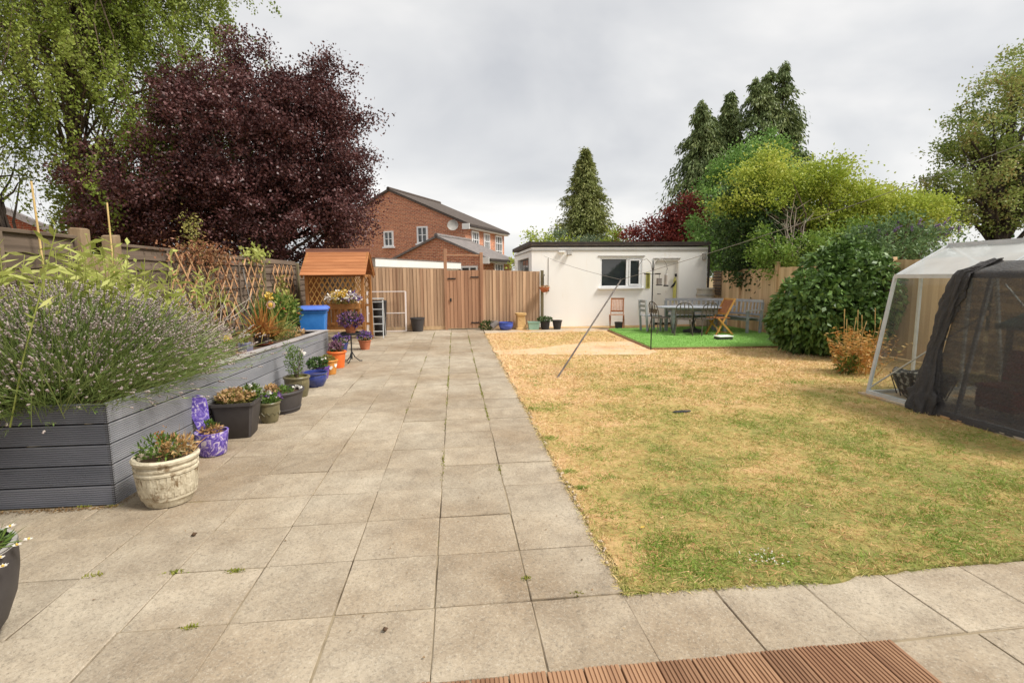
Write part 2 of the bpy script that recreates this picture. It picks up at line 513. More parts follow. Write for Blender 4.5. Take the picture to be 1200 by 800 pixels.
M['fence_rail'] = mat('weathered_rail', (94, 80, 68), (126, 110, 94), 5, rough=0.9, stretch=(1, 0.2, 1), ovar=0.1, bump=0.4)
M['post_green'] = mat('treated_post', (104, 96, 72), (128, 118, 90), 6, rough=0.9, stretch=(1, 1, 0.15), ovar=0.06, bump=0.3)
M['post_old'] = mat('old_chunky_post', (126, 106, 84), (158, 136, 108), 6, rough=0.95, stretch=(1, 1, 0.3), ovar=0.06, bump=0.7)
M['fence_back'] = mat('tan_featheredge', (158, 124, 98), (202, 170, 138), 4, rough=0.9, stretch=(1.4, 1.4, 0.12), ovar=0.22, bump=0.4, bscale=12, spots=(132, 104, 84), sscale=1.7, sth=0.6)
M['gate_wood'] = mat('gate_wood', (158, 118, 92), (186, 144, 114), 4, rough=0.9, stretch=(1.4, 1.4, 0.12), ovar=0.10, bump=0.4)
M['fence_right'] = mat('pale_featheredge', (196, 162, 122), (222, 190, 150), 4, rough=0.85, stretch=(1.4, 1.4, 0.12), ovar=0.10, bump=0.3, bscale=12)
M['trellis'] = mat('trellis_lath', (176, 134, 98), (206, 164, 122), 6, rough=0.85, ovar=0.14)
M['arbor'] = mat('arbor_stain', (142, 94, 50), (172, 120, 68), 6, rough=0.65, stretch=(1, 1, 0.25), ovar=0.08, bump=0.2)
M['arbor_roof'] = mat('arbor_roof_stain', (158, 100, 62), (184, 124, 82), 6, rough=0.7, stretch=(0.15, 1, 1), ovar=0.12, bump=0.3)
M['arbor_ridge'] = mat('arbor_ridge_board', (128, 88, 74), (150, 108, 90), 6, rough=0.8, stretch=(0.2, 1, 1))
M['lath_yellow'] = mat('arbor_lattice', (196, 148, 82), (214, 168, 100), 6, rough=0.7, ovar=0.08)
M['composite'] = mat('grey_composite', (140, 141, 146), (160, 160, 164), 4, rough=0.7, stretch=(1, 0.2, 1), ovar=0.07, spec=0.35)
M['composite_shaded'] = mat('grey_composite_shaded', (104, 106, 114), (120, 121, 128), 4, rough=0.7, stretch=(0.2, 1, 1), ovar=0.07, spec=0.35)  # same cladding as the long side, with the end faces' shade painted into the colour
M['composite_cap'] = mat('grey_composite_cap', (150, 146, 146), (176, 170, 166), 5, rough=0.75, stretch=(1, 0.25, 1), ovar=0.04)
M['deck'] = mat('brown_decking', (126, 92, 68), (162, 126, 96), 5, rough=0.8, stretch=(2, 0.15, 2), ovar=0.12, bump=0.35, bscale=16, spots=(110, 74, 50), sscale=2.5, sth=0.6)
M['black_metal'] = mat('black_metal', (30, 30, 32), (44, 44, 46), 8, rough=0.5, spec=0.4)
M['alu'] = mat('aluminium', (196, 199, 199), (214, 216, 216), 6, rough=0.45, metal=0.3)
M['galv'] = mat('grey_pole', (120, 116, 112), (150, 146, 140), 10, rough=0.5, metal=0.4)
M['cane'] = mat('bamboo_cane', (196, 164, 104), (214, 186, 128), 8, rough=0.6)
M['black_plastic'] = mat('black_plastic', (44, 43, 44), (58, 57, 57), 5, rough=0.6, spots=(86, 82, 76), sscale=5, sth=0.68)
M['bark'] = mat('bark', (84, 70, 58), (120, 104, 88), 5, rough=0.95, stretch=(1, 1, 0.25), bump=0.8, bscale=10)
M['bark_dark'] = mat('dark_bark', (58, 50, 46), (86, 76, 68), 5, rough=0.95, stretch=(1, 1, 0.3), bump=0.8, bscale=10)
M['dead_wood'] = mat('bleached_wood', (176, 160, 144), (204, 190, 174), 7, rough=0.9)

# slabs: riven concrete with lichen and stains
def slabmat():
    m = bpy.data.materials.new('riven_slab'); m.use_nodes = True
    N, L = m.node_tree.nodes, m.node_tree.links
    p = N['Principled BSDF']; p.inputs['Roughness'].default_value = 0.88; p.inputs['Specular IOR Level'].default_value = 0.25
    g = N.new('ShaderNodeNewGeometry'); tc = N.new('ShaderNodeTexCoord'); oi = N.new('ShaderNodeObjectInfo')
    def noise(vec, s, d=6, rgh=0.6, ds=0.0):
        n = N.new('ShaderNodeTexNoise'); n.inputs['Scale'].default_value = s; n.inputs['Detail'].default_value = d
        n.inputs['Roughness'].default_value = rgh; n.inputs['Distortion'].default_value = ds
        L.new(vec, n.inputs['Vector']); return n.outputs['Fac']
    def ramp(f, a, b, ca, cb):
        r = N.new('ShaderNodeValToRGB'); e = r.color_ramp.elements
        e[0].position, e[1].position = a, b; e[0].color, e[1].color = ca, cb; L.new(f, r.inputs['Fac']); return r.outputs['Color']
    def mix(f, a, b, mode='MIX'):
        x = N.new('ShaderNodeMix'); x.data_type = 'RGBA'; x.blend_type = mode
        if hasattr(f, 'links'): L.new(f, x.inputs['Factor'])
        else: x.inputs['Factor'].default_value = f
        for s, k in ((a, 'A'), (b, 'B')):
            if hasattr(s, 'links'): L.new(s, x.inputs[k])
            else: x.inputs[k].default_value = s
        return x.outputs['Result']
    W = g.outputs['Position']
    mp = N.new('ShaderNodeMapping')
    rm = N.new('ShaderNodeMath'); rm.operation = 'MULTIPLY'; rm.inputs[1].default_value = 60
    L.new(oi.outputs['Random'], rm.inputs[0]); L.new(rm.outputs[0], mp.inputs['Location'])
    L.new(rm.outputs[0], mp.inputs['Rotation'])
    L.new(tc.outputs['Object'], mp.inputs['Vector']); O = mp.outputs[0]
    k = (0, 0, 0, 1); w = (1, 1, 1, 1)
    base = ramp(noise(O, 5, 5, 0.6), 0.3, 0.7, lin((164, 151, 132)), lin((192, 179, 158)))
    big = ramp(noise(W, 0.55, 4), 0.36, 0.66, k, w)                      # large worn and grubby areas
    base = mix(big, base, mix(1.0, base, lin((206, 192, 176)), 'MULTIPLY'))
    rust = ramp(noise(W, 0.75, 5, 0.6, 0.6), 0.64, 0.80, k, lin((150, 150, 150)))
    base = mix(rust, base, lin((172, 144, 110)))
    pit = ramp(noise(O, 50, 8, 0.95), 0.52, 0.57, k, lin((215, 215, 215)))    # fine dark pitting
    base = mix(pit, base, lin((104, 96, 84)))
    lich = ramp(noise(O, 11, 10, 0.82), 0.575, 0.69, k, lin((185, 185, 185)))  # black lichen
    base = mix(lich, base, lin((112, 104, 92)))
    pale = ramp(noise(O, 64, 8, 0.95), 0.53, 0.59, k, lin((200, 200, 200)))
    base = mix(pale, base, lin((206, 196, 178)))
    vo = N.new('ShaderNodeTexNoise'); vo.inputs['Scale'].default_value = 3.2; vo.inputs['Detail'].default_value = 5; vo.inputs['Distortion'].default_value = 1.4; L.new(O, vo.inputs['Vector'])
    cr = N.new('ShaderNodeValToRGB'); ce = cr.color_ramp.elements; ce[0].position = 0.488; ce[0].color = k; ce[1].position = 0.512; ce[1].color = k
    cm = ce.new(0.50); cm.color = lin((150, 150, 150)); L.new(vo.outputs['Fac'], cr.inputs['Fac'])
    brk = ramp(noise(W, 6.0, 5), 0.50, 0.60, k, w)
    crk = N.new('ShaderNodeMath'); crk.operation = 'MULTIPLY'; L.new(cr.outputs['Color'], crk.inputs[0]); L.new(brk, crk.inputs[1])
    crk2 = N.new('ShaderNodeMath'); crk2.operation = 'MULTIPLY'; crk2.inputs[1].default_value = 0.45; L.new(crk.outputs[0], crk2.inputs[0])
    base = mix(crk2.outputs[0], base, lin((120, 108, 90)))               # dirt caught in the riven lines
    h = N.new('ShaderNodeHueSaturation'); mr = N.new('ShaderNodeMapRange')
    mr.inputs['To Min'].default_value = 0.91; mr.inputs['To Max'].default_value = 1.07
    L.new(oi.outputs['Random'], mr.inputs['Value']); L.new(mr.outputs[0], h.inputs['Value']); L.new(base, h.inputs['Color'])
    L.new(h.outputs[0], p.inputs['Base Color'])
    # riven relief: ridged layered noise
    wv = N.new('ShaderNodeTexWave'); wv.inputs['Scale'].default_value = 1.3; wv.inputs['Distortion'].default_value = 14
    wv.inputs['Detail'].default_value = 5; wv.inputs['Detail Scale'].default_value = 1.6; L.new(O, wv.inputs['Vector'])
    st = N.new('ShaderNodeValToRGB'); st.color_ramp.elements[0].position = 0.22; st.color_ramp.elements[1].position = 0.80
    L.new(wv.outputs['Color'], st.inputs['Fac'])
    a1 = N.new('ShaderNodeMath'); a1.operation = 'MULTIPLY_ADD'; a1.inputs[1].default_value = 0.6
    L.new(noise(O, 38, 8, 0.78), a1.inputs[0])
    a2 = N.new('ShaderNodeMath'); a2.operation = 'MULTIPLY'; a2.inputs[1].default_value = 0.35
    L.new(st.outputs['Color'], a2.inputs[0]); L.new(a2.outputs[0], a1.inputs[2])
    b = N.new('ShaderNodeBump'); b.inputs['Strength'].default_value = 0.9; b.inputs['Distance'].default_value = 0.010
    L.new(a1.outputs[0], b.inputs['Height']); L.new(b.outputs[0], p.inputs['Normal'])
    return m
M['slab'] = slabmat()

def lawnmat(name, blade):
    """parched lawn: straw with greener patches where the soil holds water"""
    m = bpy.data.materials.new(name); m.use_nodes = True
    N, L = m.node_tree.nodes, m.node_tree.links
    p = N['Principled BSDF']; p.inputs['Roughness'].default_value = 0.8; p.inputs['Specular IOR Level'].default_value = 0.15
    g = N.new('ShaderNodeNewGeometry')
    sp = N.new('ShaderNodeSeparateXYZ'); L.new(g.outputs['Position'], sp.inputs[0])
    fl = N.new('ShaderNodeCombineXYZ'); L.new(sp.outputs['X'], fl.inputs['X']); L.new(sp.outputs['Y'], fl.inputs['Y'])
    def noise(s, d, rgh=0.6):
        n = N.new('ShaderNodeTexNoise'); n.inputs['Scale'].default_value = s; n.inputs['Detail'].default_value = d; n.inputs['Roughness'].default_value = rgh
        L.new(fl.outputs[0], n.inputs['Vector']); return n.outputs['Fac']
    def ma(op, a, b, c=None):
        x = N.new('ShaderNodeMath'); x.operation = op
        for i, s in enumerate((a, b, c)):
            if s is None: continue
            if hasattr(s, 'links'): L.new(s, x.inputs[i])
            else: x.inputs[i].default_value = s
        return x.outputs[0]
    gy = N.new('ShaderNodeMapRange'); gy.inputs['From Min'].default_value = 2.5; gy.inputs['From Max'].default_value = 9.0
    gy.inputs['To Min'].default_value = 0.14; gy.inputs['To Max'].default_value = -0.06; L.new(sp.outputs['Y'], gy.inputs['Value'])
    gx = N.new('ShaderNodeMapRange'); gx.inputs['From Min'].default_value = 0.8; gx.inputs['From Max'].default_value = 2.0
    gx.inputs['To Min'].default_value = -0.08; gx.inputs['To Max'].default_value = 0.02; L.new(sp.outputs['X'], gx.inputs['Value'])
    f = ma('MULTIPLY_ADD', noise(0.9, 4), 0.40, ma('MULTIPLY_ADD', noise(3.0, 6, 0.75), 0.50, ma('MULTIPLY', noise(13.0, 5, 0.75), 0.28)))
    f = ma('SUBTRACT', f, 0.10)
    f = ma('ADD', f, gy.outputs[0]); f = ma('ADD', f, gx.outputs[0])
    if blade:
        f = ma('MULTIPLY_ADD', g.outputs['Random Per Island'], 0.24, ma('SUBTRACT', f, 0.12))
    r = N.new('ShaderNodeValToRGB'); e = r.color_ramp.elements
    e[0].position = 0.36; e[1].position = 0.66
    if blade:
        e[0].color = lin((230, 204, 160)); e[1].color = lin((144, 154, 76))
        q = e.new(0.47); q.color = lin((222, 194, 140)); q = e.new(0.57); q.color = lin((188, 176, 108))
    else:
        e[0].color = lin((212, 172, 128)); e[1].color = lin((142, 142, 80))
        q = e.new(0.47); q.color = lin((206, 172, 120)); q = e.new(0.57); q.color = lin((178, 160, 98))
    L.new(f, r.inputs['Fac'])
    out = r.outputs['Color']
    sr = N.new('ShaderNodeValToRGB'); sr.color_ramp.elements[0].position = 0.56; sr.color_ramp.elements[1].position = 0.68
    L.new(noise(6.0, 7, 0.75), sr.inputs['Fac'])
    mx = N.new('ShaderNodeMix'); mx.data_type = 'RGBA'; L.new(ma('MULTIPLY', sr.outputs['Color'], 0.25 if blade else 0.8), mx.inputs['Factor'])
    L.new(out, mx.inputs['A']); mx.inputs['B'].default_value = lin((134, 92, 64)); out = mx.outputs['Result']
    L.new(out, p.inputs['Base Color'])
    if not blade:
        b = N.new('ShaderNodeBump'); b.inputs['Strength'].default_value = 0.8; b.inputs['Distance'].default_value = 0.02
        L.new(noise(70, 4, 0.8), b.inputs['Height']); L.new(b.outputs[0], p.inputs['Normal'])
    return m
M['lawn'] = lawnmat('parched_lawn', False)
M['blade'] = lawnmat('lawn_blades', True)
M['turf'] = mat('artificial_turf', (134, 182, 90), (152, 198, 106), 60, rough=0.8, bump=0.6, bscale=120, world_co=True)
M['turf_blade'] = leafmat('turf_pile', [(142, 184, 96), (160, 200, 114), (178, 210, 132)], 0.2, nscale=3)

# ------------------------------------------------------------------ ground, patio, lawn
def sheet(name, poly, z, m, parent=None, ragged=0.0, step=0.12, thick=0.0, world_kind=None):
    pts = []
    for i, a in enumerate(poly):
        b = poly[(i + 1) % len(poly)]
        k = max(1, int(math.dist(a, b) / step)) if ragged else 1
        for j in range(k):
            t = j / k
            pts.append((a[0] + (b[0] - a[0]) * t + random.uniform(-ragged, ragged), a[1] + (b[1] - a[1]) * t + random.uniform(-ragged, ragged)))
    mb = MB()
    if thick:
        mb.prism(pts, (0, 0, z - thick), (0, 0, z), (1, 0, 0), (0, 1, 0))
    else:
        mb.add([(x, y, z) for x, y in pts], [tuple(range(len(pts)))])
    o = mb.build(name, m, parent)
    if world_kind: o['kind'] = world_kind
    return o

sheet('ground', [(-300, -60), (300, -60), (300, 500), (-300, 500)], -0.05, M['earth'], world_kind='structure')

SW = 0.494; SX = -0.137; SY = 1.935
patio = sheet('patio', [(-4.3, 0.4), (4.6, 0.4), (4.6, 2.44), (0.87, 2.44), (0.87, 16.5), (-4.3, 16.5)], -0.007, M['joint'], world_kind='structure')
slab_meshes = []
for k in range(4):
    mb = MB().box((0, 0, -0.02), (SW - 0.007, SW - 0.007, 0.04))
    me = mb.mesh('paving_slab', bevel=0.004, jitter=0.0022); me.materials.append(M['slab']); slab_meshes.append(me)
def slab(x, y, w=1.0, rz=0.0):
    o = bpy.data.objects.new('paving_slab', random.choice(slab_meshes))
    link(o, patio)
    o.location = (x + random.uniform(-.002, .002), y + random.uniform(-.002, .002), random.uniform(-0.004, 0.003))
    o.rotation_euler = (random.uniform(-.007, .007), random.uniform(-.007, .007), random.choice((0, 1, 2, 3)) * math.pi / 2 + rz + random.uniform(-.003, .003))
    o.scale = (w, 1, 1) if abs(math.cos(o.rotation_euler.z)) > .7 else (1, w, 1)
n_slab = 0
for j in range(-1, 30):
    y = SY + (j + 0.5) * SW
    for i in range(-8, 2):
        x = SX + (i + 0.5) * SW
        if j < 0 and x > -0.2: continue                     # decking
        if x < -2.75 and 3.9 < y < 10.6: continue           # under the raised planter
        if x < -2.3 and y < 2.0: continue
        if y > 12.2 and x < -3.7: continue
        slab(x, y); n_slab += 1
for i in range(2, 8):                                       # strip along the near edge of the lawn
    slab(SX + (i + 0.5) * SW - 0.01, 2.175 + 0.012 * (i - 2) * 0.5, 1.0, 0.012)
for i in range(4, 8):
    slab(SX + (i + 0.62) * SW - 0.02, 1.688, 1.0, 0.012)

random.seed(21)
def wob(t, a): return a * (math.sin(t * 5.3) + 0.7 * math.sin(t * 11.7 + 1) + 0.5 * math.sin(t * 23.1 + 2))
front = [(x, (2.44 - 0.035 * (x - .86) if x < 2 else 2.40 + 0.05 * (x - 2)) + wob(x, 0.013)) for x in np.arange(0.9, 5.4, 0.06)]
left = [(0.868 + wob(y, 0.016), y) for y in np.arange(15.0, 2.46, -0.08)]
lawn_poly = front + [ (5.4, 3.5), (5.62, 4.2), (5.62, 6.4), (8.6, 6.4), (8.6, 15.15), (0.87, 15.1)] + left
lawn = sheet('lawn', lawn_poly, 0.008, M['lawn'], ragged=0.014, step=0.06, thick=0.02, world_kind='structure')
path = sheet('path', [(0.87, 15.12), (5.1, 15.05), (5.1, 16.25), (0.87, 16.3)], 0.004, M['path'], ragged=0.012, step=0.15, world_kind='structure')
sheet('paved_pad', [(0.88, 10.75), (1.9, 10.72), (2.6, 10.45), (4.0, 10.25), (4.35, 10.6), (4.38, 12.5), (3.6, 12.6), (2.4, 12.0), (1.8, 11.55), (0.88, 11.45)], 0.0125, M['pad'], ragged=0.06, step=0.14, world_kind='structure')
sheet('grass_strip', [(2.9, 16.27), (8.5, 15.2), (8.5, 16.62), (2.9, 16.62)], 0.012, M['lawn'], ragged=0.02, world_kind='structure')

def in_poly(P, poly):
    x, y = P[:, 0], P[:, 1]; c = np.zeros(len(P), bool); n = len(poly)
    for i in range(n):
        (x0, y0), (x1, y1) = poly[i], poly[(i + 1) % n]
        cr = ((y0 > y) != (y1 > y)) & (x < (x1 - x0) * (y - y0) / (y1 - y0 + 1e-9) + x0)
        c ^= cr
    return c

# short parched blades, thinning with distance
def lawn_blades():
    n = 420000
    u = RNG.uniform(0, 1, n)
    y = 2.36 * (15.0 / 2.36) ** u
    x = RNG.uniform(0.83, 8.4, n)
    P = np.stack([x, y, np.full(n, 0.006)], 1)
    keep = in_poly(P, lawn_poly) & (x < 1.6 + 0.98 * y)
    pad = in_poly(P, [(0.88, 10.75), (1.9, 10.72), (2.6, 10.45), (4.0, 10.25), (4.35, 10.6), (4.38, 12.5), (3.6, 12.6), (2.4, 12.0), (1.8, 11.55), (0.88, 11.45)])
    keep &= ~(pad & (RNG.random(n) < 0.93)) & ~((x > 4.35) & (y > 10.9))
    # patchy cover
    cover = np.sin(x * 5.1 + 1.3 * np.sin(y * 3.7)) * np.sin(y * 4.3 + 1.7 * np.sin(x * 2.9)) * 0.5 + 0.5
    keep &= RNG.random(n) < 0.45 + 0.55 * cover
    for _ in range(150):                                       # worn bare spots
        by = 2.45 * (10 / 2.45) ** random.random(); bx = 0.9 + (min(5.5, by + 1.2) - 0.9) * random.random(); br = random.uniform(0.03, 0.14)
        keep &= ~((((x - bx) / 1.5) ** 2 + (y - by) ** 2 < br * br) & (RNG.random(n) < 0.85))
    P = P[keep]; n = len(P)
    D = rdir(n); D[:, 2] = np.abs(D[:, 2]) * 0.5 + 0.10
    sc = np.clip(P[:, 1] / 4.5, 0.8, 2.2)
    ribbons('blades', P, D, RNG.uniform(0.02, 0.06, n) * sc ** 0.5, RNG.uniform(0.003, 0.0065, n) * sc, RNG.uniform(0, 0.4, n), M['blade'], lawn, seg=1, taper=0.1)[0]['kind'] = 'stuff'
    # ragged fringe creeping over the slabs
    m = 9000
    s = RNG.uniform(0, 1, m); side = RNG.random(m) < 0.6
    fx = np.where(side, 0.86 + RNG.normal(0, 0.018, m), 0.86 + s * 4.2); fy = np.where(side, 2.4 * (15 / 2.4) ** s, 2.425 + RNG.normal(0, 0.012, m))
    fy = np.where(~side, fy + np.where(fx > 2, (fx - 2) * 0.045, -(fx - .86) * 0.03), fy)
    F = np.stack([fx, fy, np.full(m, 0.004)], 1)
    D = rdir(m); D[:, 2] = np.abs(D[:, 2]) * 0.6 + 0.1
    ribbons('edge_blades', F, D, RNG.uniform(0.02, 0.055, m), RNG.uniform(0.003, 0.005, m), RNG.uniform(0, 0.5, m), M['blade'], lawn, seg=1)[0]['kind'] = 'stuff'
lawn_blades()
M['tuft'] = leafmat('green_tuft_blades', [(112, 140, 52), (132, 158, 64), (156, 172, 84)], 0.25, nscale=3)
M['straw'] = leafmat('dead_straw', [(160, 116, 76), (196, 150, 100), (222, 188, 140)], 0.1, nscale=3)
def lawn_tufts():
    P = []; H = []; S = []
    for k in range(230):
        y = 2.5 * (9.5 / 2.5) ** random.random(); x = 0.95 + (min(5.4, 0.98 * y + 1.4) - 0.95) * random.random()
        r = random.uniform(0.03, 0.13) * (1.3 if random.random() < .2 else 1); m = int(900 * r)
        P.append(np.array([x, y, 0.006]) + RNG.normal(size=(m, 3)) * [r, r * .8, 0.0])
    for c, r, m in (((1.13, 2.62), .12, 260), ((1.35, 2.55), .14, 420), ((1.2, 2.85), .13, 260), ((0.95, 3.75), .04, 130), ((0.93, 4.1), .05, 100), ((0.92, 5.0), .08, 160), ((0.95, 6.2), .1, 160)):
        P.append(np.array([*c, 0.006]) + RNG.normal(size=(m, 3)) * [r * .6, r * .5, 0.0])
    P = np.concatenate(P); P = P[in_poly(P, lawn_poly)]; n = len(P)
    D = rdir(n); D[:, 2] = np.abs(D[:, 2]) * 0.8 + 0.3
    ribbons('green_tufts', P, D, RNG.uniform(0.03, 0.075, n), RNG.uniform(0.003, 0.006, n), 0.3, M['tuft'], lawn, seg=2)
    m = 26000                                                  # flattened dead stalks
    y = 2.42 * (9.0 / 2.42) ** RNG.uniform(0, 1, m); x = RNG.uniform(0.86, 6.5, m); Q = np.stack([x, y, RNG.uniform(0.012, 0.025, m)], 1)
    Q = Q[in_poly(Q, lawn_poly)]; m = len(Q); D = rdir(m); D[:, 2] *= 0.12
    ribbons('dead_stalks', Q, D, RNG.uniform(0.03, 0.09, m), RNG.uniform(0.002, 0.0045, m), 0.05, M['straw'], lawn, seg=1)
lawn_tufts()

# tufts of moss and weed in the joints
M['weed'] = leafmat('joint_weed', [(120, 124, 50), (150, 148, 66), (112, 132, 52)], 0.2)
def joint_weeds():
    P = []
    for gx, gy, s in ((-1.62, 2.93, .07), (-1.28, 2.9, .05), (-1.3, 2.42, .05), (-2.05, 2.95, .05), (-2.55, 3.9, .05), (0.60, 2.45, .04), (0.36, 2.62, .03), (-2.75, 3.92, .05)):
        P.append(np.array([gx, gy, 0.0]) + RNG.normal(size=(60, 3)) * [s * .45, s * .18, 0.0])
    for _ in range(70):
        i = random.choice((-1, 0, 0, 0, 1, 1, 1, 2)); y = random.uniform(4.2, 15.5)
        P.append(np.array([SX + i * SW, y, 0.0]) + RNG.normal(size=(30, 3)) * [.006, random.uniform(.05, .2), 0.0])
    P = np.concatenate(P); P[:, 2] = -0.006
    n = len(P); D = rdir(n); D[:, 2] = np.abs(D[:, 2]) + 0.2
    o = leaves('joint_weeds', P, D, 0.02, 0.009, M['weed'], patio); o['kind'] = 'stuff'
joint_weeds()

# decking in the foreground
deck = thing('decking', 'brown grooved timber decking at the near edge of the patio', 'decking', (0, 0, 0))
gw = 0.150; prof = []
ng = 8
for k in range(ng):
    a = -gw / 2 + gw * k / ng; b = a + gw / ng
    prof += [(a + 0.002, 0.0), (b - 0.006, 0.0), (b - 0.004, -0.005), (b - 0.001, -0.005)]
prof = [(-gw / 2, -0.028)] + [(-gw / 2, -0.002)] + prof[:-2] + [(gw / 2, -0.002), (gw / 2, -0.028)]
dm = MB().prism(prof, (0, 0.2, 0), (0, 1.925, 0), (1, 0, 0), (0, 0, 1)).mesh('deck_board'); dm.materials.append(M['deck'])
x = 1.915 - gw / 2; k = 0
while x > -0.25:
    o = link(bpy.data.objects.new('deck_board', dm), deck)
    o.location = (x, random.uniform(-0.012, 0.0), 0.022 + random.uniform(-0.002, 0.001)); k += 1
    x -= gw + 0.0075
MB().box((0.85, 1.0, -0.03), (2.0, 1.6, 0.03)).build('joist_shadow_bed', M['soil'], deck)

# artificial turf pad
turf = thing('artificial_grass_pad', 'raised bright green artificial grass pad under the garden table', 'artificial grass', (6.4, 13, 0))
tp = [(4.38, 11.02), (8.4, 10.75), (8.5, 15.2), (4.62, 15.05)]
mb = MB().prism(tp, (0, 0, 0.0), (0, 0, 0.07), (1, 0, 0), (0, 1, 0))
mb.build('pad', M['turf'], turf, world=True)
mb = MB()
for a, b in ((tp[0], tp[1]), (tp[0], tp[3])):
    d = Vector((b[0] - a[0], b[1] - a[1])).normalized(); nrm = Vector((d.y, -d.x)) if a == tp[0] and b == tp[1] else Vector((-d.y, d.x))
    o_ = nrm * 0.022
    mb.bar((a[0] + o_.x, a[1] + o_.y, 0.02), (b[0] + o_.x, b[1] + o_.y, 0.02), 0.04, 0.05)
mb.build('edging', M['deck'], turf, world=True)
n = 60000
P = np.stack([RNG.uniform(4.3, 8.5, n), RNG.uniform(10.7, 15.2, n), np.full(n, 0.068)], 1); P = P[in_poly(P, tp)]; n = len(P)
D = rdir(n); D[:, 2] = np.abs(D[:, 2]) + 0.3
o = ribbons('pile', P - np.array([6.4, 13, 0]), D, 0.035, 0.012, 0.1, M['turf_blade'], turf, seg=1)[0]; o['kind'] = 'stuff'
# ------------------------------------------------------------------ left boundary fence (overlap panels)
def lap_fence():
    posts = [2.2, 4.3, 6.38, 6.9, 9.4, 11.92, 14.4, 16.4]
    slat_mesh = []
    for k in range(3):
        mb = MB(); segs = 8; vs = []; fs = []
        for i in range(segs + 1):
            y = -0.5 + i / segs
            lo = random.uniform(-0.012, 0.012); hi = random.uniform(-0.004, 0.004)
            vs += [(0.004, y, lo), (0.024, y, lo), (0.002, y, 0.185 + hi), (-0.004, y, 0.185 + hi)]
        for i in range(segs):
            a, b = 4 * i, 4 * i + 4
            for j in range(4):
                fs.append((a + j, a + (j + 1) % 4, b + (j + 1) % 4, b + j))
        fs += [(0, 1, 2, 3), tuple(range(4 * segs, 4 * segs + 4))[::-1]]
        me = mb.add(vs, fs).mesh('slat'); me.materials.append(M['fence_old']); slat_mesh.append(me)
    words = ['nearest the camera behind the lavender', 'behind the lime leaved plant, between rough posts', None,
             'behind the first diamond trellis', 'behind the narrow trellis, left of the slim post',
             'behind the bushy plant near the blue bin', 'in the far corner behind the timber arbour']
    X = -4.22
    for a in range(len(posts) - 1):
        y0, y1 = posts[a], posts[a + 1]
        if words[a] is None: continue
        top = 2.17 - 0.014 * ((y0 + y1) / 2 - 4)
        f = thing('boundary_fence', 'weathered brown overlap fence panel ' + words[a], 'fence', (X, (y0 + y1) / 2, 0), 0, 'overlap fence panels along the left boundary')
        w = y1 - y0 - 0.1
        z = 0.3
        k = 0
        while z < top - 0.10:
            o = link(bpy.data.objects.new('slat', random.choice(slat_mesh)), f)
            o.location = (random.uniform(-.003, .003), 0, z); o.scale = (1, w, 1); o.rotation_euler = (random.uniform(-.004, .004), 0, 0)
            z += 0.148; k += 1
        MB().box((0.005, 0, top - 0.02), (0.07, w + 0.02, 0.04)).build('cap_rail', M['fence_rail'], f, bevel=0.005)
        for t in (-0.5, 0.0, 0.5):
            MB().box((0.028, t * (w - 0.04), (top + 0.25) / 2), (0.022, 0.042, top - 0.3)).build('batten', M['fence_rail'], f, bevel=0.003)
        MB().box((-0.02, 0, 0.16), (0.03, w, 0.26)).build('gravel_board', M['fence_rail'], f)
    def post(y, h, m, label, w=0.1, chunky=False, name='fence_post'):
        mb = MB().box((0, 0, h / 2), (w, w, h))
        o = mb.build(name, m, None, bevel=0.02 if chunky else 0.006, jitter=0.014 if chunky else 0)
        o.location = (X + (0.02 if not chunky else 0.03), y, 0)
        tag(o, label, 'fence post', 'posts of the left fence')
    post(6.38, 2.24, M['post_old'], 'thick rough-topped post left of the tall cane', 0.15, True)
    post(6.92, 2.2, M['post_old'], 'thick rough-topped post right behind the tall cane', 0.15, True)
    post(9.40, 2.1, M['post_green'], 'greenish fence post in the middle of the first trellis', 0.085)
    post(11.92, 2.13, M['post_green'], 'greenish fence post right of the narrow trellis', 0.1)
    post(14.40, 2.07, M['post_green'], 'greenish round-topped fence post left of the blue bin', 0.11)
    post(4.30, 2.2, M['post_green'], 'fence post behind the lavender at the left frame edge', 0.1)
    g = MB().box((X + 0.02, 6.65, 1.0), (0.05, 0.36, 1.9)).build('concrete_infill', M['post_old'], None, bevel=0.01)
    tag(g, 'narrow pale infill panel between the two rough posts', 'fence infill')
lap_fence()

def cane(name, p, q, label):
    o = MB().tube([Vector(p), Vector(p).lerp(Vector(q), .5), Vector(q)], [0.011, 0.010, 0.009], 8).build(name, M['cane'], smooth=True)
    tag(o, label, 'garden cane', 'bamboo canes')
cane('bamboo_cane', (-4.02, 6.62, 0.6), (-4.05, 6.68, 2.56), 'tall tan cane standing between the two rough fence posts')
cane('bamboo_cane', (-4.06, 5.66, 0.6), (-4.10, 5.66, 2.62), 'tall tan cane rising by the far red roof at left')

# diamond trellis on the fence
def trellis(y0, y1, z0, z1, X, label, p=0.34):
    t = thing('trellis', label, 'trellis', (X, (y0 + y1) / 2, z0), 0, 'diamond trellis panels on the left fence')
    w, h = y1 - y0, z1 - z0
    k = math.tan(R(52))
    def clip(c, sgn):
        pts = []
        for y in (-w / 2, w / 2):
            z = c + sgn * k * y
            if 0 <= z <= h: pts.append((y, z))
        for z in (0, h):
            y = sgn * (z - c) / k
            if -w / 2 < y < w / 2: pts.append((y, z))
        return pts[:2] if len(pts) >= 2 else None
    for sgn, off in ((1, 0.0), (-1, 0.012)):
        c = -k * w
        while c < h + k * w:
            s = clip(c, sgn)
            if s and math.dist(*s) > 0.12:
                MB().bar((off, s[0][0], s[0][1]), (off, s[1][0], s[1][1]), 0.012, 0.034, (0, 0.7, 0.7)).build('lath', M['trellis'], t)
            c += p * k
    return t
trellis(8.05, 10.35, 0.7, 2.05, -4.13, 'wide diamond trellis under the rusty climber')
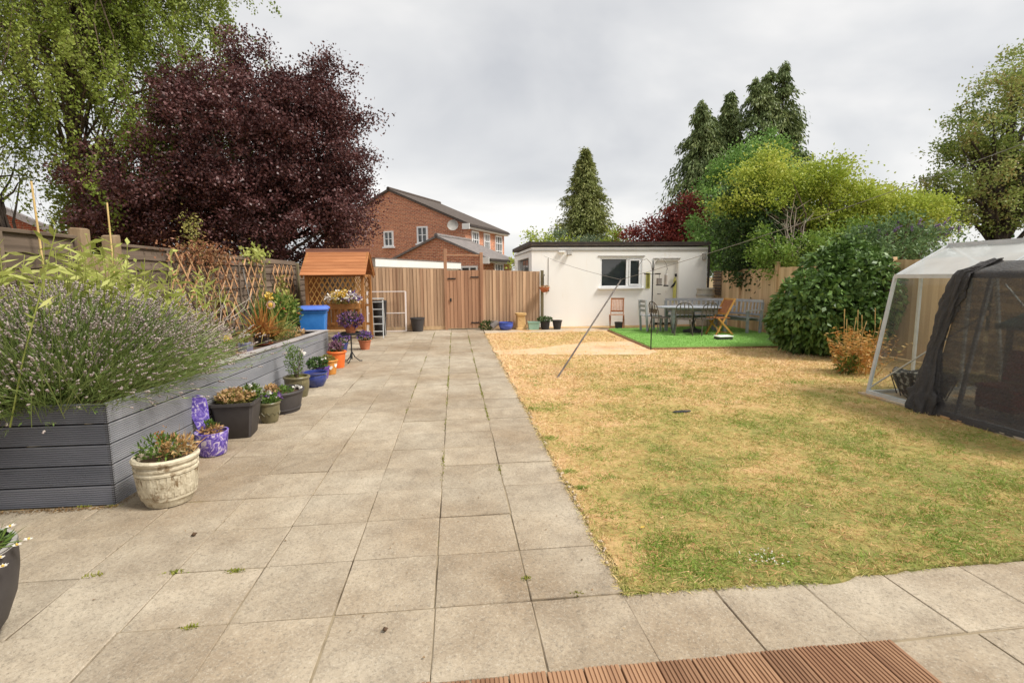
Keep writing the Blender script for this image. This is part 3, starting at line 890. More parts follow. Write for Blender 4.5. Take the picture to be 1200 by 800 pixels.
trellis(10.75, 11.75, 0.8, 2.05, -4.13, 'narrow diamond trellis left of the slim greenish post')
trellis(12.35, 13.85, 0.8, 1.98, -4.13, 'diamond trellis nearest the blue bin', 0.30)

# ------------------------------------------------------------------ featheredge fences and gate
def board_mesh(w, h, m):
    mb = MB().add([(-w / 2, 0, 0), (w / 2, 0, 0), (w / 2, -0.008, 0), (-w / 2, -0.022, 0), (-w / 2, 0, h), (w / 2, 0, h), (w / 2, -0.008, h), (-w / 2, -0.022, h)],
                  [(0, 1, 2, 3), (4, 7, 6, 5), (0, 4, 5, 1), (1, 5, 6, 2), (2, 6, 7, 3), (3, 7, 4, 0)])
    me = mb.mesh('board'); me.materials.append(m); return me
def board_fence(x0, x1, Y, top0, top1, m, label, group=None, name='board_fence', bottom=0.13, skew=0.0):
    f = thing(name, label, 'fence', ((x0 + x1) / 2, Y, 0), 0, group)
    w = 0.118; n = int(round((x1 - x0) / 0.105)); st = (x1 - x0) / n
    me = board_mesh(w, 1.0, m)
    for i in range(n):
        t = (i + 0.5) / n
        o = link(bpy.data.objects.new('board', me), f)
        o.location = (-(x1 - x0) / 2 + (i + 0.5) * st, random.uniform(-.003, .002), bottom)
        o.scale = (1, 1, top0 + (top1 - top0) * t - bottom + random.uniform(-.012, .006))
        o.rotation_euler = (0, random.uniform(-.004, .004), 0)
    for z in (0.4, (top0 + top1) / 4 + 0.05, min(top0, top1) - 0.15):
        MB().box((0, 0.028, z), (x1 - x0, 0.04, 0.08)).build('rail', m, f)
    MB().box((0, -0.002, bottom / 2 + 0.005), (x1 - x0, 0.03, bottom - 0.01)).build('gravel_board', M['fence_right'], f)
    return f
board_fence(-3.05, -0.33, 16.40, 2.0, 1.93, M['fence_back'], 'long tan vertical board fence left of the garden gate')
board_fence(-4.2, -3.07, 16.42, 2.03, 2.02, M['fence_old'], 'dark weathered board fence in the corner behind the arbour')
board_fence(0.90, 2.72, 16.40, 1.88, 1.83, M['fence_back'], 'short tan vertical board fence between gate and white garage')

gate = thing('garden_gate', 'tan vertical board garden gate between two tall posts', 'gate', (0.27, 16.38, 0))
me = board_mesh(0.13, 1.0, M['gate_wood'])
for i in range(9):
    o = link(bpy.data.objects.new('board', me), gate)
    o.location = (-0.47 + i * 0.1165, random.uniform(-.002, .002), 0.05); o.scale = (1, 1, 1.83 + random.uniform(-.006, .006))
MB().bar((-0.5, 0.03, 0.3), (0.5, 0.03, 1.6), 0.04, 0.09).build('brace', M['gate_wood'], gate)
for z in (0.25, 1.0, 1.7):
    MB().box((0, 0.032, z), (1.02, 0.04, 0.09)).build('rail', M['gate_wood'], gate)
for s, x in ((1, -0.36), (1, 0.36)):
    MB().box((x, -0.028, 1.62 if x < 0 else 1.66), (0.26, 0.012, 0.035)).build('hinge_strap', M['black_metal'], gate)
MB().box((0.36, -0.028, 0.22), (0.26, 0.012, 0.035)).build('hinge_strap', M['black_metal'], gate)
MB().box((-0.40, -0.034, 0.95), (0.05, 0.02, 0.1)).build('latch', M['black_metal'], gate)
fr = thing('gate_frame', 'tall tan goalpost frame over the garden gate', 'gate frame', (0.27, 16.40, 0))
for x, h in ((-0.55, 2.54), (0.58, 2.43)):
    MB().box((x, -0.02, h / 2), (0.10, 0.10, h)).build('post', M['gate_wood'], fr, bevel=0.008)
MB().bar((-0.5, -0.02, 2.36), (0.53, -0.02, 2.34), 0.05, 0.05).build('crossbar', M['gate_wood'], fr)

# right boundary fence, seen obliquely
def right_fence():
    X = 8.62
    bays = [(16.4, 14.75), (14.75, 12.95), (12.95, 11.1), (11.1, 9.3), (9.3, 7.4), (7.4, 5.5)]
    words = ['nearest the white garage', 'with the wire mark beside the grey bench', 'left of the glossy bush', 'behind the glossy round bush', 'behind the greenhouse', 'at the far right behind the greenhouse']
    me = board_mesh(0.118, 1.0, M['fence_right'])
    for k, (a, b) in enumerate(bays):
        f = thing('board_fence', 'pale timber board fence panel ' + words[k], 'fence', (X, (a + b) / 2, 0), R(-90), 'pale board panels along the right boundary')
        w = a - b - 0.1; n = int(w / 0.105); st = w / n
        top = 1.78 + 0.018 * (16 - a)
        for i in range(n):
            o = link(bpy.data.objects.new('board', me), f)
            o.location = (-w / 2 + (i + .5) * st, random.uniform(-.003, .003), 0.02)
            o.scale = (1, 1, top + random.uniform(-.01, .01)); o.rotation_euler = (0, random.uniform(-.004, .004), 0)
        for z in (0.35, 1.0, 1.6):
            MB().box((0, 0.03, z), (w, 0.045, 0.08)).build('rail', M['fence_right'], f)
    for y, h in ((14.75, 1.84), (12.95, 2.0), (11.1, 1.98), (9.3, 1.98)):
        o = MB().box((0, 0, h / 2), (0.1, 0.1, h)).build('fence_post', M['fence_right'], bevel=0.008)
        o.location = (X - 0.035, y, 0)
        tag(o, 'pale square fence post ' + {14.75: 'nearest the white garage', 12.95: 'with a rounded cap above the grey bench end', 11.1: 'at the left rim of the glossy bush', 9.3: 'behind the glossy round bush'}[y], 'fence post', 'posts of the right fence')
right_fence()

# ------------------------------------------------------------------ raised planter
planter = thing('raised_planter', 'long grey grooved composite raised planter along the left fence', 'planter', (-2.55, 3.93, 0))
BH = 0.155
def groove_profile(h, n=9):
    pr = []
    for k in range(n):
        a = h * k / n; b = h * (k + 1) / n
        pr += [(0.0, a + 0.003), (0.0, b - 0.0055), (-0.007, b - 0.0045), (-0.007, b)]
    return [(-0.022, 0.002)] + pr[:-2] + [(0.0, h - 0.002), (-0.022, h - 0.002)]
gp_ = groove_profile(BH - 0.009)
C0 = Vector((-2.535, 3.93, 0)); C1 = Vector((-2.58, 10.7, 0)); C2 = Vector((-4.15, 3.95, 0)); C3 = Vector((-4.15, 10.75, 0))
TOPN, TOPF = 0.775, 0.60
def lerp_top(t): return TOPN + (TOPF - TOPN) * t
def side_board(p, q, zp, zq, nrm, m):
    p, q = Vector(p), Vector(q)
    MB().prism(gp_, (p.x, p.y, zp), (q.x, q.y, zq), nrm, (0, 0, 1)).build('cladding_board', m, planter, world=True)
sdir = (C1 - C0).normalized(); snrm = Vector((sdir.y, -sdir.x, 0))
for k in range(5):
    z = -BH * (k + 1)
    # near end
    side_board(C0 + Vector((-0.005, 0, 0)), C2, TOPN + z, TOPN + z + 0.004, Vector((0, -1, 0)), M['composite_shaded'])
    # long side, two lengths with a butt joint
    j = 0.62 if k % 2 else 0.40
    side_board(C0 + sdir * 0.004, C0.lerp(C1, j) - sdir * 0.003, lerp_top(0) + z, lerp_top(j) + z, snrm, M['composite'])
    side_board(C0.lerp(C1, j) + sdir * 0.003, C1, lerp_top(j) + z, lerp_top(1) + z, snrm, M['composite'])
    side_board(C1 + sdir * 0.004, C3, lerp_top(1) + z, lerp_top(1) + z, Vector((0, 1, 0)), M['composite_shaded'])
MB().bar(C0 + Vector((-0.012, 0.012, -0.02)), C0 + Vector((-0.012, 0.012, TOPN - 0.012)), 0.02, 0.02, (0, 1, 0)).build('corner_post', M['black_plastic'], planter, world=True)
# cap boards
mb = MB(); a = C0 - snrm * 0.055 + sdir * 1.2; b = C1 - snrm * 0.055
MB().bar((a.x, a.y, lerp_top(1.2 / 6.8) + 0.012), (b.x, b.y, lerp_top(1) + 0.012), 0.14, 0.022).build('cap_board', M['composite_cap'], planter, bevel=0.004, world=True)
MB().bar((C1.x - 0.0, C1.y - 0.06, TOPF + 0.013), (C3.x, C3.y - 0.06, TOPF + 0.013), 0.14, 0.022).build('cap_board', M['composite_cap'], planter, bevel=0.004, world=True)
mb = MB().add([(C0.x - .03, C0.y + .03, TOPN - .05), (C1.x - .03, C1.y - .03, TOPF - .04), (C3.x, C3.y - .03, TOPF - .04), (C2.x, C2.y + .03, TOPN - .05)], [(0, 1, 2, 3)])
mb.build('soil', M['soil'], planter, world=True)

# ------------------------------------------------------------------ white garage
garage = thing('garage', 'long white rendered flat-roofed garage at the end of the lawn', 'garage', (5.5, 16.62, 0))
GX0, GX1, GY0, GY1, GH = 2.50, 8.48, 16.62, 21.4, 2.60
WX0, WX1, WZ0, WZ1 = 4.78, 6.22, 1.28, 2.27         # window opening
DX0, DX1, DZ1 = 6.62, 7.50, 2.20                     # door opening
mb = MB()
def wallbox(x0, x1, z0, z1): mb.box(((x0 + x1) / 2, GY0 + 0.1, (z0 + z1) / 2), (x1 - x0, 0.2, z1 - z0))
wallbox(GX0, WX0, 0, GH); wallbox(WX0, WX1, 0, WZ0); wallbox(WX0, WX1, WZ1, GH); wallbox(WX1, DX0, 0, GH); wallbox(DX0, DX1, DZ1, GH); wallbox(DX1, GX1, 0, GH)
mb.build('front_wall', M['render_white'], garage, world=True)
mb = MB()
mb.box((GX0 + 0.1, (17.3 + GY0 + 0.2) / 2, GH / 2), (0.2, 17.3 - GY0 - 0.2, GH))
mb.box((GX0 + 0.1, (20.3 + GY1) / 2, GH / 2), (0.2, GY1 - 20.3, GH)); mb.box((GX0 + 0.1, 18.8, 0.8), (0.2, 3.0, 1.6)); mb.box((GX0 + 0.1, 18.8, 2.45), (0.2, 3.0, 0.30))
mb.box((GX1 - 0.1, (GY0 + 0.2 + GY1) / 2, GH / 2), (0.2, GY1 - GY0 - 0.2, GH)); mb.box(((GX0 + GX1) / 2, GY1, GH / 2), (GX1 - GX0 - 0.4, 0.2, GH))
mb.build('side_wall', M['render_white'], garage, world=True)
def sub(mbx, name, m, parent, root=garage, **k):
    l = root.location; mbx.v = [(a - l.x, b - l.y, c - l.z) for a, b, c in mbx.v]
    return mbx.build(name, m, parent, **k)
sw = MB().box((GX0 + 0.14, 18.8, 1.95), (0.05, 3.0, 0.70)).build('side_window', M['fascia_dark'], garage, world=True)
for y in (17.7, 18.43, 19.16, 19.9):
    sub(MB().box((GX0 + 0.105, y, 1.95), (0.02, 0.62, 0.58)), 'pane', M['grey_glass'], sw)
rf = MB().box(((GX0 + GX1) / 2, (GY0 + GY1) / 2, GH + 0.11), (GX1 - GX0 + 0.06, GY1 - GY0 + 0.1, 0.12)).build('roof', M['roof_grey'], garage, world=True)
MB().box(((GX0 + GX1) / 2, GY0 - 0.06, GH + 0.13), (GX1 - GX0 + 0.16, 0.04, 0.085)).build('fascia', M['fascia_dark'], garage, world=True)
MB().box((GX0 - 0.06, (GY0 + GY1) / 2, GH + 0.135), (0.04, GY1 - GY0 + 0.16, 0.12)).build('fascia', M['fascia_dark'], garage, world=True)
MB().box(((GX0 + GX1) / 2, GY0 - 0.012, GH - 0.10), (GX1 - GX0 + 0.02, 0.022, 0.03)).build('drip_band', M['lintel_grey'], garage, world=True)
MB().box((GX0 - 0.012, (GY0 + GY1) / 2, GH - 0.10), (0.022, GY1 - GY0, 0.03)).build('drip_band', M['lintel_grey'], garage, world=True)
MB().tube([(GX1 + 0.03, GY0 - 0.05, 0.1), (GX1 + 0.03, GY0 - 0.05, GH + 0.05)], 0.04, 8).build('drainpipe', M['fascia_dark'], garage, smooth=True, world=True)
# window
win = MB()
def rect_frame(mb, x0, x1, z0, z1, y, w, d):
    mb.box(((x0 + x1) / 2, y, z0 + w / 2), (x1 - x0, d, w)); mb.box(((x0 + x1) / 2, y, z1 - w / 2), (x1 - x0, d, w))
    mb.box((x0 + w / 2, y, (z0 + z1) / 2), (w, d, z1 - z0 - 2 * w)); mb.box((x1 - w / 2, y, (z0 + z1) / 2), (w, d, z1 - z0 - 2 * w))
rect_frame(win, WX0, WX1, WZ0, WZ1, GY0 + 0.06, 0.06, 0.07)
win.box((5.72, GY0 + 0.06, (WZ0 + WZ1) / 2), (0.09, 0.07, WZ1 - WZ0 - 0.12))
rect_frame(win, 5.77, 6.155, WZ0 + 0.065, WZ1 - 0.065, GY0 + 0.035, 0.045, 0.05)
wo = win.build('window', M['upvc'], garage, bevel=0.004, world=True)
sub(MB().box((5.265, GY0 + 0.07, (WZ0 + WZ1) / 2), (0.80, 0.01, WZ1 - WZ0 - 0.14)), 'pane', M['dark_glass'], wo)
sub(MB().box((5.962, GY0 + 0.04, (WZ0 + WZ1) / 2), (0.28, 0.01, WZ1 - WZ0 - 0.24)), 'pane', M['dark_glass'], wo)
sub(MB().box(((WX0 + WX1) / 2, GY0 - 0.02, WZ0 - 0.025), (WX1 - WX0 + 0.12, 0.14, 0.05)), 'sill', M['upvc'], wo, bevel=0.006)
sub(MB().box(((WX0 + WX1) / 2, GY0 - 0.006, WZ1 + 0.04), (WX1 - WX0 + 0.16, 0.03, 0.03)), 'drip_moulding', M['lintel_grey'], wo)
# door
dr = MB().box(((DX0 + DX1) / 2, GY0 + 0.07, DZ1 / 2 + 0.03), (DX1 - DX0 - 0.1, 0.05, DZ1 - 0.1)).build('door', M['door_white'], garage, bevel=0.004, world=True)
fm = MB(); fm.box((DX0 + 0.025, GY0 + 0.05, DZ1 / 2), (0.05, 0.11, DZ1)); fm.box((DX1 - 0.025, GY0 + 0.05, DZ1 / 2), (0.05, 0.11, DZ1)); fm.box(((DX0 + DX1) / 2, GY0 + 0.05, DZ1 - 0.025), (DX1 - DX0 - 0.1, 0.11, 0.05))
sub(fm, 'frame', M['door_white'], dr)
sub(MB().tube([(6.78, GY0 + 0.05, 1.05), (6.78, GY0 - 0.01, 1.05), (6.88, GY0 - 0.01, 1.05)], 0.012, 6), 'handle', M['black_metal'], dr)
MB().box(((DX0 + DX1) / 2, GY0 - 0.008, DZ1 + 0.03), (DX1 - DX0 + 0.06, 0.03, 0.025)).build('door_lintel', M['lintel_grey'], garage, world=True)
# security lamp and alarm box on the front wall
sl = thing('security_light', 'small floodlight and sensor under the left end of the garage roof', 'wall lamp', (3.72, GY0, 2.40))
MB().box((0, -0.09, 0), (0.15, 0.07, 0.13), Matrix.Rotation(R(-20), 3, 'X')).build('lamp_head', M['lintel_grey'], sl, bevel=0.01)
MB().box((-0.24, -0.05, 0.05), (0.22, 0.09, 0.06)).build('sensor', M['white_paint'], sl, bevel=0.01)
MB().box((0, -0.03, 0), (0.05, 0.06, 0.05)).build('bracket', M['lintel_grey'], sl)
wb = MB().box((0, 0, 0), (0.10, 0.08, 0.22)).build('line_bracket', M['lintel_grey'], None, bevel=0.01); wb.location = (8.33, GY0 - 0.04, 2.28)
tag(wb, 'small grey box bracket high at the right end of the garage wall', 'wall bracket')
wl_ = thing('wall_light', 'small dark wall switch low on the left of the garage wall', 'wall switch', (3.05, GY0, 1.22))
MB().box((0, -0.02, 0), (0.04, 0.04, 0.08)).build('body', M['black_metal'], wl_, bevel=0.006)
MB().tube([(0, -0.01, 0.04), (0.0, -0.01, 1.05)], 0.008, 5).build('cable', M['lintel_grey'], wl_)

# ------------------------------------------------------------------ neighbouring brick house
HR = math.atan2(0.899, 0.438)     # direction of the side wall, local +Y
house = thing('brick_house', 'two-storey red brick gabled house beyond the garden gate', 'house', (0.76, 34.0, 0), HR - math.pi / 2)
# local frame: +X to the right of the gable, +Y away along the side wall; gable spans x -11.2..0
E_, RZ, GW, LEN = 5.1, 7.62, 11.2, 7.2
mb = MB().add([(-GW, 0, 0), (0, 0, 0), (0, 0, E_), (-GW / 2, 0, RZ - 0.12), (-GW, 0, E_)], [(0, 1, 2, 3, 4)])
mb.build('gable_wall', M['brick'], house)
W_SIDE = [(0.9, 2.1), (3.0, 4.1), (5.2, 6.6)]
mb = MB(); ys = [0] + [q for a in W_SIDE for q in a] + [LEN]
for k in range(0, len(ys), 2):
    mb.add([(0, ys[k], 0), (0, ys[k + 1], 0), (0, ys[k + 1], E_), (0, ys[k], E_)], [(0, 1, 2, 3)])
for a, b in W_SIDE:
    mb.add([(0, a, 0), (0, b, 0), (0, b, 3.05), (0, a, 3.05)], [(0, 1, 2, 3)]); mb.add([(0, a, 4.75), (0, b, 4.75), (0, b, E_), (0, a, E_)], [(0, 1, 2, 3)])
mb.add([(-GW, LEN, 0), (0, LEN, 0), (0, LEN, E_), (-GW / 2, LEN, RZ - .12), (-GW, LEN, E_)], [(0, 1, 2, 3, 4)]); mb.add([(-GW, 0, 0), (-GW, LEN, 0), (-GW, LEN, E_), (-GW, 0, E_)], [(0, 1, 2, 3)])
mb.build('side_wall', M['brick'], house)
def hwin(x, y, z, w, h, axis, cols, rows, par, open_=False):
    """white framed window on a wall; axis 'x' = on the gable plane, 'y' = on the side wall"""
    f = MB(); p = MB()
    def bx(mb, a, zc, sw_, sh, d, off):
        if axis == 'x': mb.box((x + a, y + off, z + zc), (sw_, d, sh))
        else: mb.box((x - off, y + a, z + zc), (d, sw_, sh))
    t = 0.10
    for s in (-1, 1):
        bx(f, s * (w / 2 - t / 2), 0, t, h, 0.12, -0.02); bx(f, 0, s * (h / 2 - t / 2), w - 2 * t, t, 0.12, -0.02)
    for c in range(1, cols): bx(f, -w / 2 + w * c / cols, 0, 0.07, h - 2 * t, 0.09, -0.02)
    for r in range(1, rows): bx(f, 0, -h / 2 + h * r / rows, w - 2 * t, 0.045, 0.06, -0.02)
    bx(f, 0, -h / 2 - 0.05, w + 0.16, 0.1, 0.2, -0.06)
    wo = f.build('window', M['upvc'], par)
    bx(p, 0, 0, w - 0.1, h - 0.1, 0.02, 0.02)
    p.build('pane', M['dark_glass'] if open_ else M['grey_glass'], wo)
hwin(-5.75, -0.03, 4.32, 0.75, 1.05, 'x', 2, 2, house); hwin(-3.12, -0.03, 4.5, 0.80, 1.12, 'x', 2, 2, house, True)
for (a, b), c in zip(W_SIDE, (3, 3, 3)):
    hwin(0.0, (a + b) / 2, 3.9, b - a, 1.7, 'y', c, 3, house, True)
def gable_roof(x0, x1, y0, y1, ze, zr, par, over=0.35, th=0.16, m=None, gutter=True):
    xm = (x0 + x1) / 2; sl = (zr - ze) / (x1 - xm)
    m = m or M['roof_tile']
    for s, xe in ((-1, x0), (1, x1)):
        xo = xe + s * over; zo = ze - sl * over
        mb = MB().add([(xm, y0 - 0.15, zr), (xo, y0 - 0.15, zo), (xo, y1 + 0.15, zo), (xm, y1 + 0.15, zr), (xm, y0 - 0.15, zr + th), (xo, y0 - 0.15, zo + th), (xo, y1 + 0.15, zo + th), (xm, y1 + 0.15, zr + th)],
                      [(0, 1, 2, 3), (4, 7, 6, 5), (0, 4, 5, 1), (1, 5, 6, 2), (2, 6, 7, 3)])
        r = mb.build('roof_slope', m, par)
        if gutter:
            MB().box((xo + s * 0.05, (y0 + y1) / 2, zo + 0.02), (0.12, y1 - y0 + 0.2, 0.11)).build('gutter', M['fascia_dark'], r)
            MB().box((xo - s * 0.17, (y0 + y1) / 2, zo - 0.09), (0.32, y1 - y0 + 0.32, 0.10)).build('soffit', M['white_paint'], r)
            MB().box((xo - s * 0.22, y0 - 0.17, zo - 0.02), (0.52, 0.06, 0.36)).build('soffit_box', M['white_paint'], r)
    MB().tube([(xm, y0 - 0.15, zr + th), (xm, y1 + 0.15, zr + th)], 0.13, 8).build('ridge_tiles', m, par)
gable_roof(-GW, 0, 0, LEN, E_, RZ - 0.12, house)
dish = thing('satellite_dish', 'grey satellite dish on the right of the brick gable', 'satellite dish', house.matrix_basis @ Vector((-0.75, -0.25, 5.0)), HR - math.pi / 2)
mb = MB(); mb.lathe([(0.0, 0.0), (0.15, 0.01), (0.28, 0.05), (0.36, 0.10)], 20, cap=(False, False))
o = mb.build('reflector', M['lintel_grey'], dish, smooth=True); o.rotation_euler = (R(75), 0, R(20))
MB().tube([(0, 0.25, 0), (0, 0.02, 0)], 0.025, 6).build('arm', M['lintel_grey'], dish)
# single-storey front extension
ext = thing('house_extension', 'single-storey brick gable extension in front of the brick house', 'house', (1.66, 29.1, 0), HR - math.pi / 2)
mb = MB().add([(-5.8, 0, 0), (0, 0, 0), (0, 0, 2.75), (-2.9, 0, 3.98), (-5.8, 0, 2.75)], [(0, 1, 2, 3, 4)])
mb.add([(0, 0, 0), (0, 4.6, 0), (0, 4.6, 2.75), (0, 0, 2.75)], [(0, 1, 2, 3)]); mb.add([(-5.8, 0, 0), (-5.8, 4.6, 0), (-5.8, 4.6, 2.75), (-5.8, 0, 2.75)], [(0, 1, 2, 3)])
mb.build('wall', M['brick'], ext)
gable_roof(-5.8, 0, 0, 4.5, 2.75, 3.95, ext, 0.35, 0.12, M['roof_grey'])
hwin(0.02, 2.2, 1.9, 1.4, 1.2, 'y', 3, 2, ext, True)
hwin(-1.1, -0.03, 1.75, 1.5, 1.1, 'x', 3, 1, ext, True)
# flat-roofed outbuilding with a white fascia
ob = thing('flat_roof_outbuilding', 'flat-roofed outbuilding with deep white fascia behind the board fence', 'outbuilding', (-2.98, 20.0, 0), HR - math.pi / 2)
MB().box((-1.5, 3.65, 1.05), (3.0, 7.3, 2.1)).build('wall', M['render_white'], ob)
MB().box((-1.5, 3.65, 2.24), (3.2, 7.5, 0.30)).build('fascia', M['white_paint'], ob)
MB().box((-1.5, 3.65, 2.405), (3.24, 7.54, 0.03)).build('roof', M['roof_grey'], ob)
# red-brick neighbour glimpsed at far left
nb = thing('far_left_house', 'red brick house with grey roof glimpsed at the far left', 'house', (-17.0, 25.0, 0), R(26))
MB().add([(-9, 0, 0), (0, 0, 0), (0, 0, 3.45), (-4.6, 0, 5.95), (-9, 0, 3.45), (0, 7, 0), (0, 7, 3.45)], [(0, 1, 2, 3, 4), (1, 5, 6, 2)]).build('wall', M['brick_red'], nb)
for s_, xe in ((1, 0.35), (-1, -9.35)):
    MB().prism([(-4.6, 5.95), (xe, 3.26), (xe, 3.52), (-4.6, 6.22)], (0, -0.3, 0), (0, 7.2, 0), (1, 0, 0), (0, 0, 1)).build('roof', M['roof_grey'], nb)
MB().box((0.3, -0.34, 3.3), (0.4, 0.06, 0.3)).build('soffit_box', M['white_paint'], nb)
MB().prism([(-6, 4.55), (-0.9, 3.30), (-0.9, 3.0), (-6, 4.2)], (0, -1.6, 0), (0, -0.35, 0), (1, 0, 0), (0, 0, 1)).build('lean_to_roof', M['roof_grey'], nb)
# ------------------------------------------------------------------ timber arbour (opening faces the patio, right)
arb = thing('garden_arbour', 'orange-brown timber arbour with lattice side and boarded roof', 'arbour', (-2.95, 13.75, 0))
AX0, AX1, AY0, AY1 = -0.68, 0.66, -0.55, 0.60
for x in (AX0, AX1):
    for y in (AY0, AY1):
        MB().box((x, y, 0.88), (0.075, 0.075, 1.76)).build('post', M['arbor'], arb, bevel=0.006)
for y in (AY0, AY1):
    MB().box((0, y, 1.735), (AX1 - AX0 - 0.08, 0.05, 0.07)).build('rail', M['arbor'], arb)
    MB().box((0, y, 0.93), (AX1 - AX0 - 0.08, 0.07, 0.06)).build('rail', M['arbor'], arb)
    MB().box((0, y, 0.42), (AX1 - AX0 - 0.08, 0.05, 0.07)).build('rail', M['arbor'], arb)
    for i in range(7):
        MB().box((AX0 + 0.16 + i * 0.17, y, 0.675), (0.07, 0.02, 0.44)).build('picket', M['arbor'], arb)
    # diamond lattice
    w, h = AX1 - AX0 - 0.10, 0.72; k = 1.75
    for sgn, off in ((1, -0.008), (-1, 0.008)):
        c = -k * w
        while c < h + k * w:
            pts = []
            for x in (-w / 2, w / 2):
                z = c + sgn * k * x
                if 0 <= z <= h: pts.append((x, z))
            for z in (0, h):
                x = sgn * (z - c) / k
                if -w / 2 < x < w / 2: pts.append((x, z))
            if len(pts) >= 2 and math.dist(pts[0], pts[1]) > 0.05:
                MB().bar((pts[0][0], y + off, 0.97 + pts[0][1]), (pts[1][0], y + off, 0.97 + pts[1][1]), 0.012, 0.020, (0.7, 0, 0.7)).build('lath', M['lath_yellow'], arb)
            c += 0.128 * k
for i in range(9):
    MB().box((AX0 + 0.02, AY0 + 0.1 + i * 0.12, 1.2), (0.018, 0.095, 1.1)).build('back_slat', M['arbor'], arb)
for i in range(4):
    MB().box((AX0 + 0.15 + i * 0.125, 0.02, 0.45), (0.11, AY1 - AY0 - 0.1, 0.025)).build('seat_slat', M['arbor'], arb)
RY, RZ_ = 0.02, 2.36
for s, ye in ((-1, -0.76), (1, 0.80)):                       # boarded roof slopes
    n = 8
    ze = 1.73
    for i in range(n):
        t0, t1 = i / n, (i + 1) / n
        p0 = Vector((0, ye + (RY - ye) * t0, ze + (RZ_ - ze) * t0)); p1 = Vector((0, ye + (RY - ye) * t1, ze + (RZ_ - ze) * t1))
        d = (p1 - p0).normalized(); nn = Vector((0, -d.z, d.y)) if s < 0 else Vector((0, d.z, -d.y))
        if nn.z < 0: nn = -nn
        c = (p0 + p1) / 2 + nn * (0.012)
        rot = Matrix((Vector((1, 0, 0)), d, Vector((1, 0, 0)).cross(d))).transposed() @ Matrix.Rotation(R(-3 if s < 0 else 3) * (1), 3, 'X')
        MB().box(c, (1.56, (p1 - p0).length * 1.12, 0.016), rot).build('roof_board', M['arbor_roof'], arb)
for x in (-0.74, 0.74):
    for s, ye in ((-1, -0.74), (1, 0.78)):
        MB().bar((x, ye, 1.70), (x, RY, RZ_ - 0.03), 0.03, 0.10, (0, 0, 1)).build('barge_board', M['arbor'], arb)
MB().box((0, RY - 0.02, RZ_ + 0.035), (1.60, 0.14, 0.03)).build('ridge_board', M['arbor_ridge'], arb)
MB().box((0, RY - 0.07, RZ_ - 0.0), (1.60, 0.03, 0.10)).build('ridge_board', M['arbor_ridge'], arb)
for y, s in ((AY0, 1), (AY1, -1)):                           # arched brackets under the gable
    pts = [(AX1, y + s * (0.30 * (1 - math.cos(a))) + s * 0.03, 1.36 + 0.34 * math.sin(a)) for a in np.linspace(0, math.pi / 2, 8)]
    mb = MB()
    for a, b in zip(pts, pts[1:]): mb.bar(a, b, 0.05, 0.05, (1, 0, 0))
    mb.build('arch_bracket', M['arbor'], arb)
MB().box((AX1, 0.02, 1.72), (0.05, AY1 - AY0, 0.06)).build('rail', M['arbor'], arb)

# ------------------------------------------------------------------ blue wheeled bin
M['bin_blue'] = mat('blue_plastic', (44, 116, 196), (58, 132, 208), 4, rough=0.45, spec=0.45, spots=(96, 156, 214), sscale=5, sth=0.66)
M['lid_blue'] = mat('blue_lid_plastic', (74, 108, 196), (88, 122, 206), 4, rough=0.45, spec=0.45)
bn = thing('wheeled_bin', 'blue wheeled recycling bin behind the end of the planter', 'bin', (-3.02, 11.35, 0), R(8))
mb = MB(); mb.add([(x * w, y * d, z) for z, w, d in ((0.06, 0.20, 0.22), (0.95, 0.265, 0.30)) for x, y in ((-1, -1), (1, -1), (1, 1), (-1, 1))], [(0, 3, 2, 1), (0, 1, 5, 4), (1, 2, 6, 5), (2, 3, 7, 6), (3, 0, 4, 7), (4, 5, 6, 7)])
mb.build('body', M['bin_blue'], bn, bevel=0.03, seg=3, smooth=True)
MB().box((0, 0, 0.965), (0.575, 0.64, 0.05)).build('rim', M['bin_blue'], bn, bevel=0.012)
mb = MB(); mb.add([(x * w, y * d, z) for z, w, d in ((0.995, 0.315, 0.35), (1.035, 0.315, 0.35), (1.075, 0.26, 0.28)) for x, y in ((-1, -1), (1, -1), (1, 1), (-1, 1))],
                  [(0, 3, 2, 1), (0, 1, 5, 4), (1, 2, 6, 5), (2, 3, 7, 6), (3, 0, 4, 7), (4, 5, 9, 8), (5, 6, 10, 9), (6, 7, 11, 10), (7, 4, 8, 11), (8, 9, 10, 11)])
mb.build('lid', M['lid_blue'], bn, bevel=0.01, smooth=True)
MB().tube([(-0.25, 0.36, 0.98), (0.25, 0.36, 0.98)], 0.016, 8).build('handle', M['lid_blue'], bn)
for x in (-0.23, 0.23):
    MB().tube([(x - 0.02, 0.24, 0.1), (x + 0.02, 0.24, 0.1)], 0.1, 16).build('wheel', M['black_plastic'], bn)
MB().box((-0.33, -0.02, 0.5), (0.025, 0.04, 1.0)).build('side_rod', M['galv'], bn)

# ------------------------------------------------------------------ plant helpers
M['g_mid'] = leafmat('mid_green_leaf', [(70, 96, 40), (98, 124, 54), (122, 142, 70)], 0.25, nscale=6)
M['g_dark'] = leafmat('dark_green_leaf', [(44, 64, 34), (62, 88, 42), (90, 112, 58)], 0.2, nscale=6)
M['g_lime'] = leafmat('lime_leaf', [(142, 152, 68), (176, 182, 98), (202, 202, 126)], 0.35, nscale=3)
M['g_olive'] = leafmat('olive_leaf', [(110, 112, 56), (146, 142, 76), (172, 160, 92)], 0.25, nscale=8)
M['g_bronze'] = leafmat('bronze_leaf', [(128, 84, 48), (180, 122, 66), (176, 158, 84)], 0.25, nscale=5)
M['g_dry'] = leafmat('dry_leaf', [(150, 108, 72), (188, 150, 100), (200, 176, 128)], 0.2, nscale=6)
M['g_rust'] = leafmat('rusty_leaf', [(122, 80, 58), (152, 104, 74), (138, 118, 76)], 0.2, nscale=4)
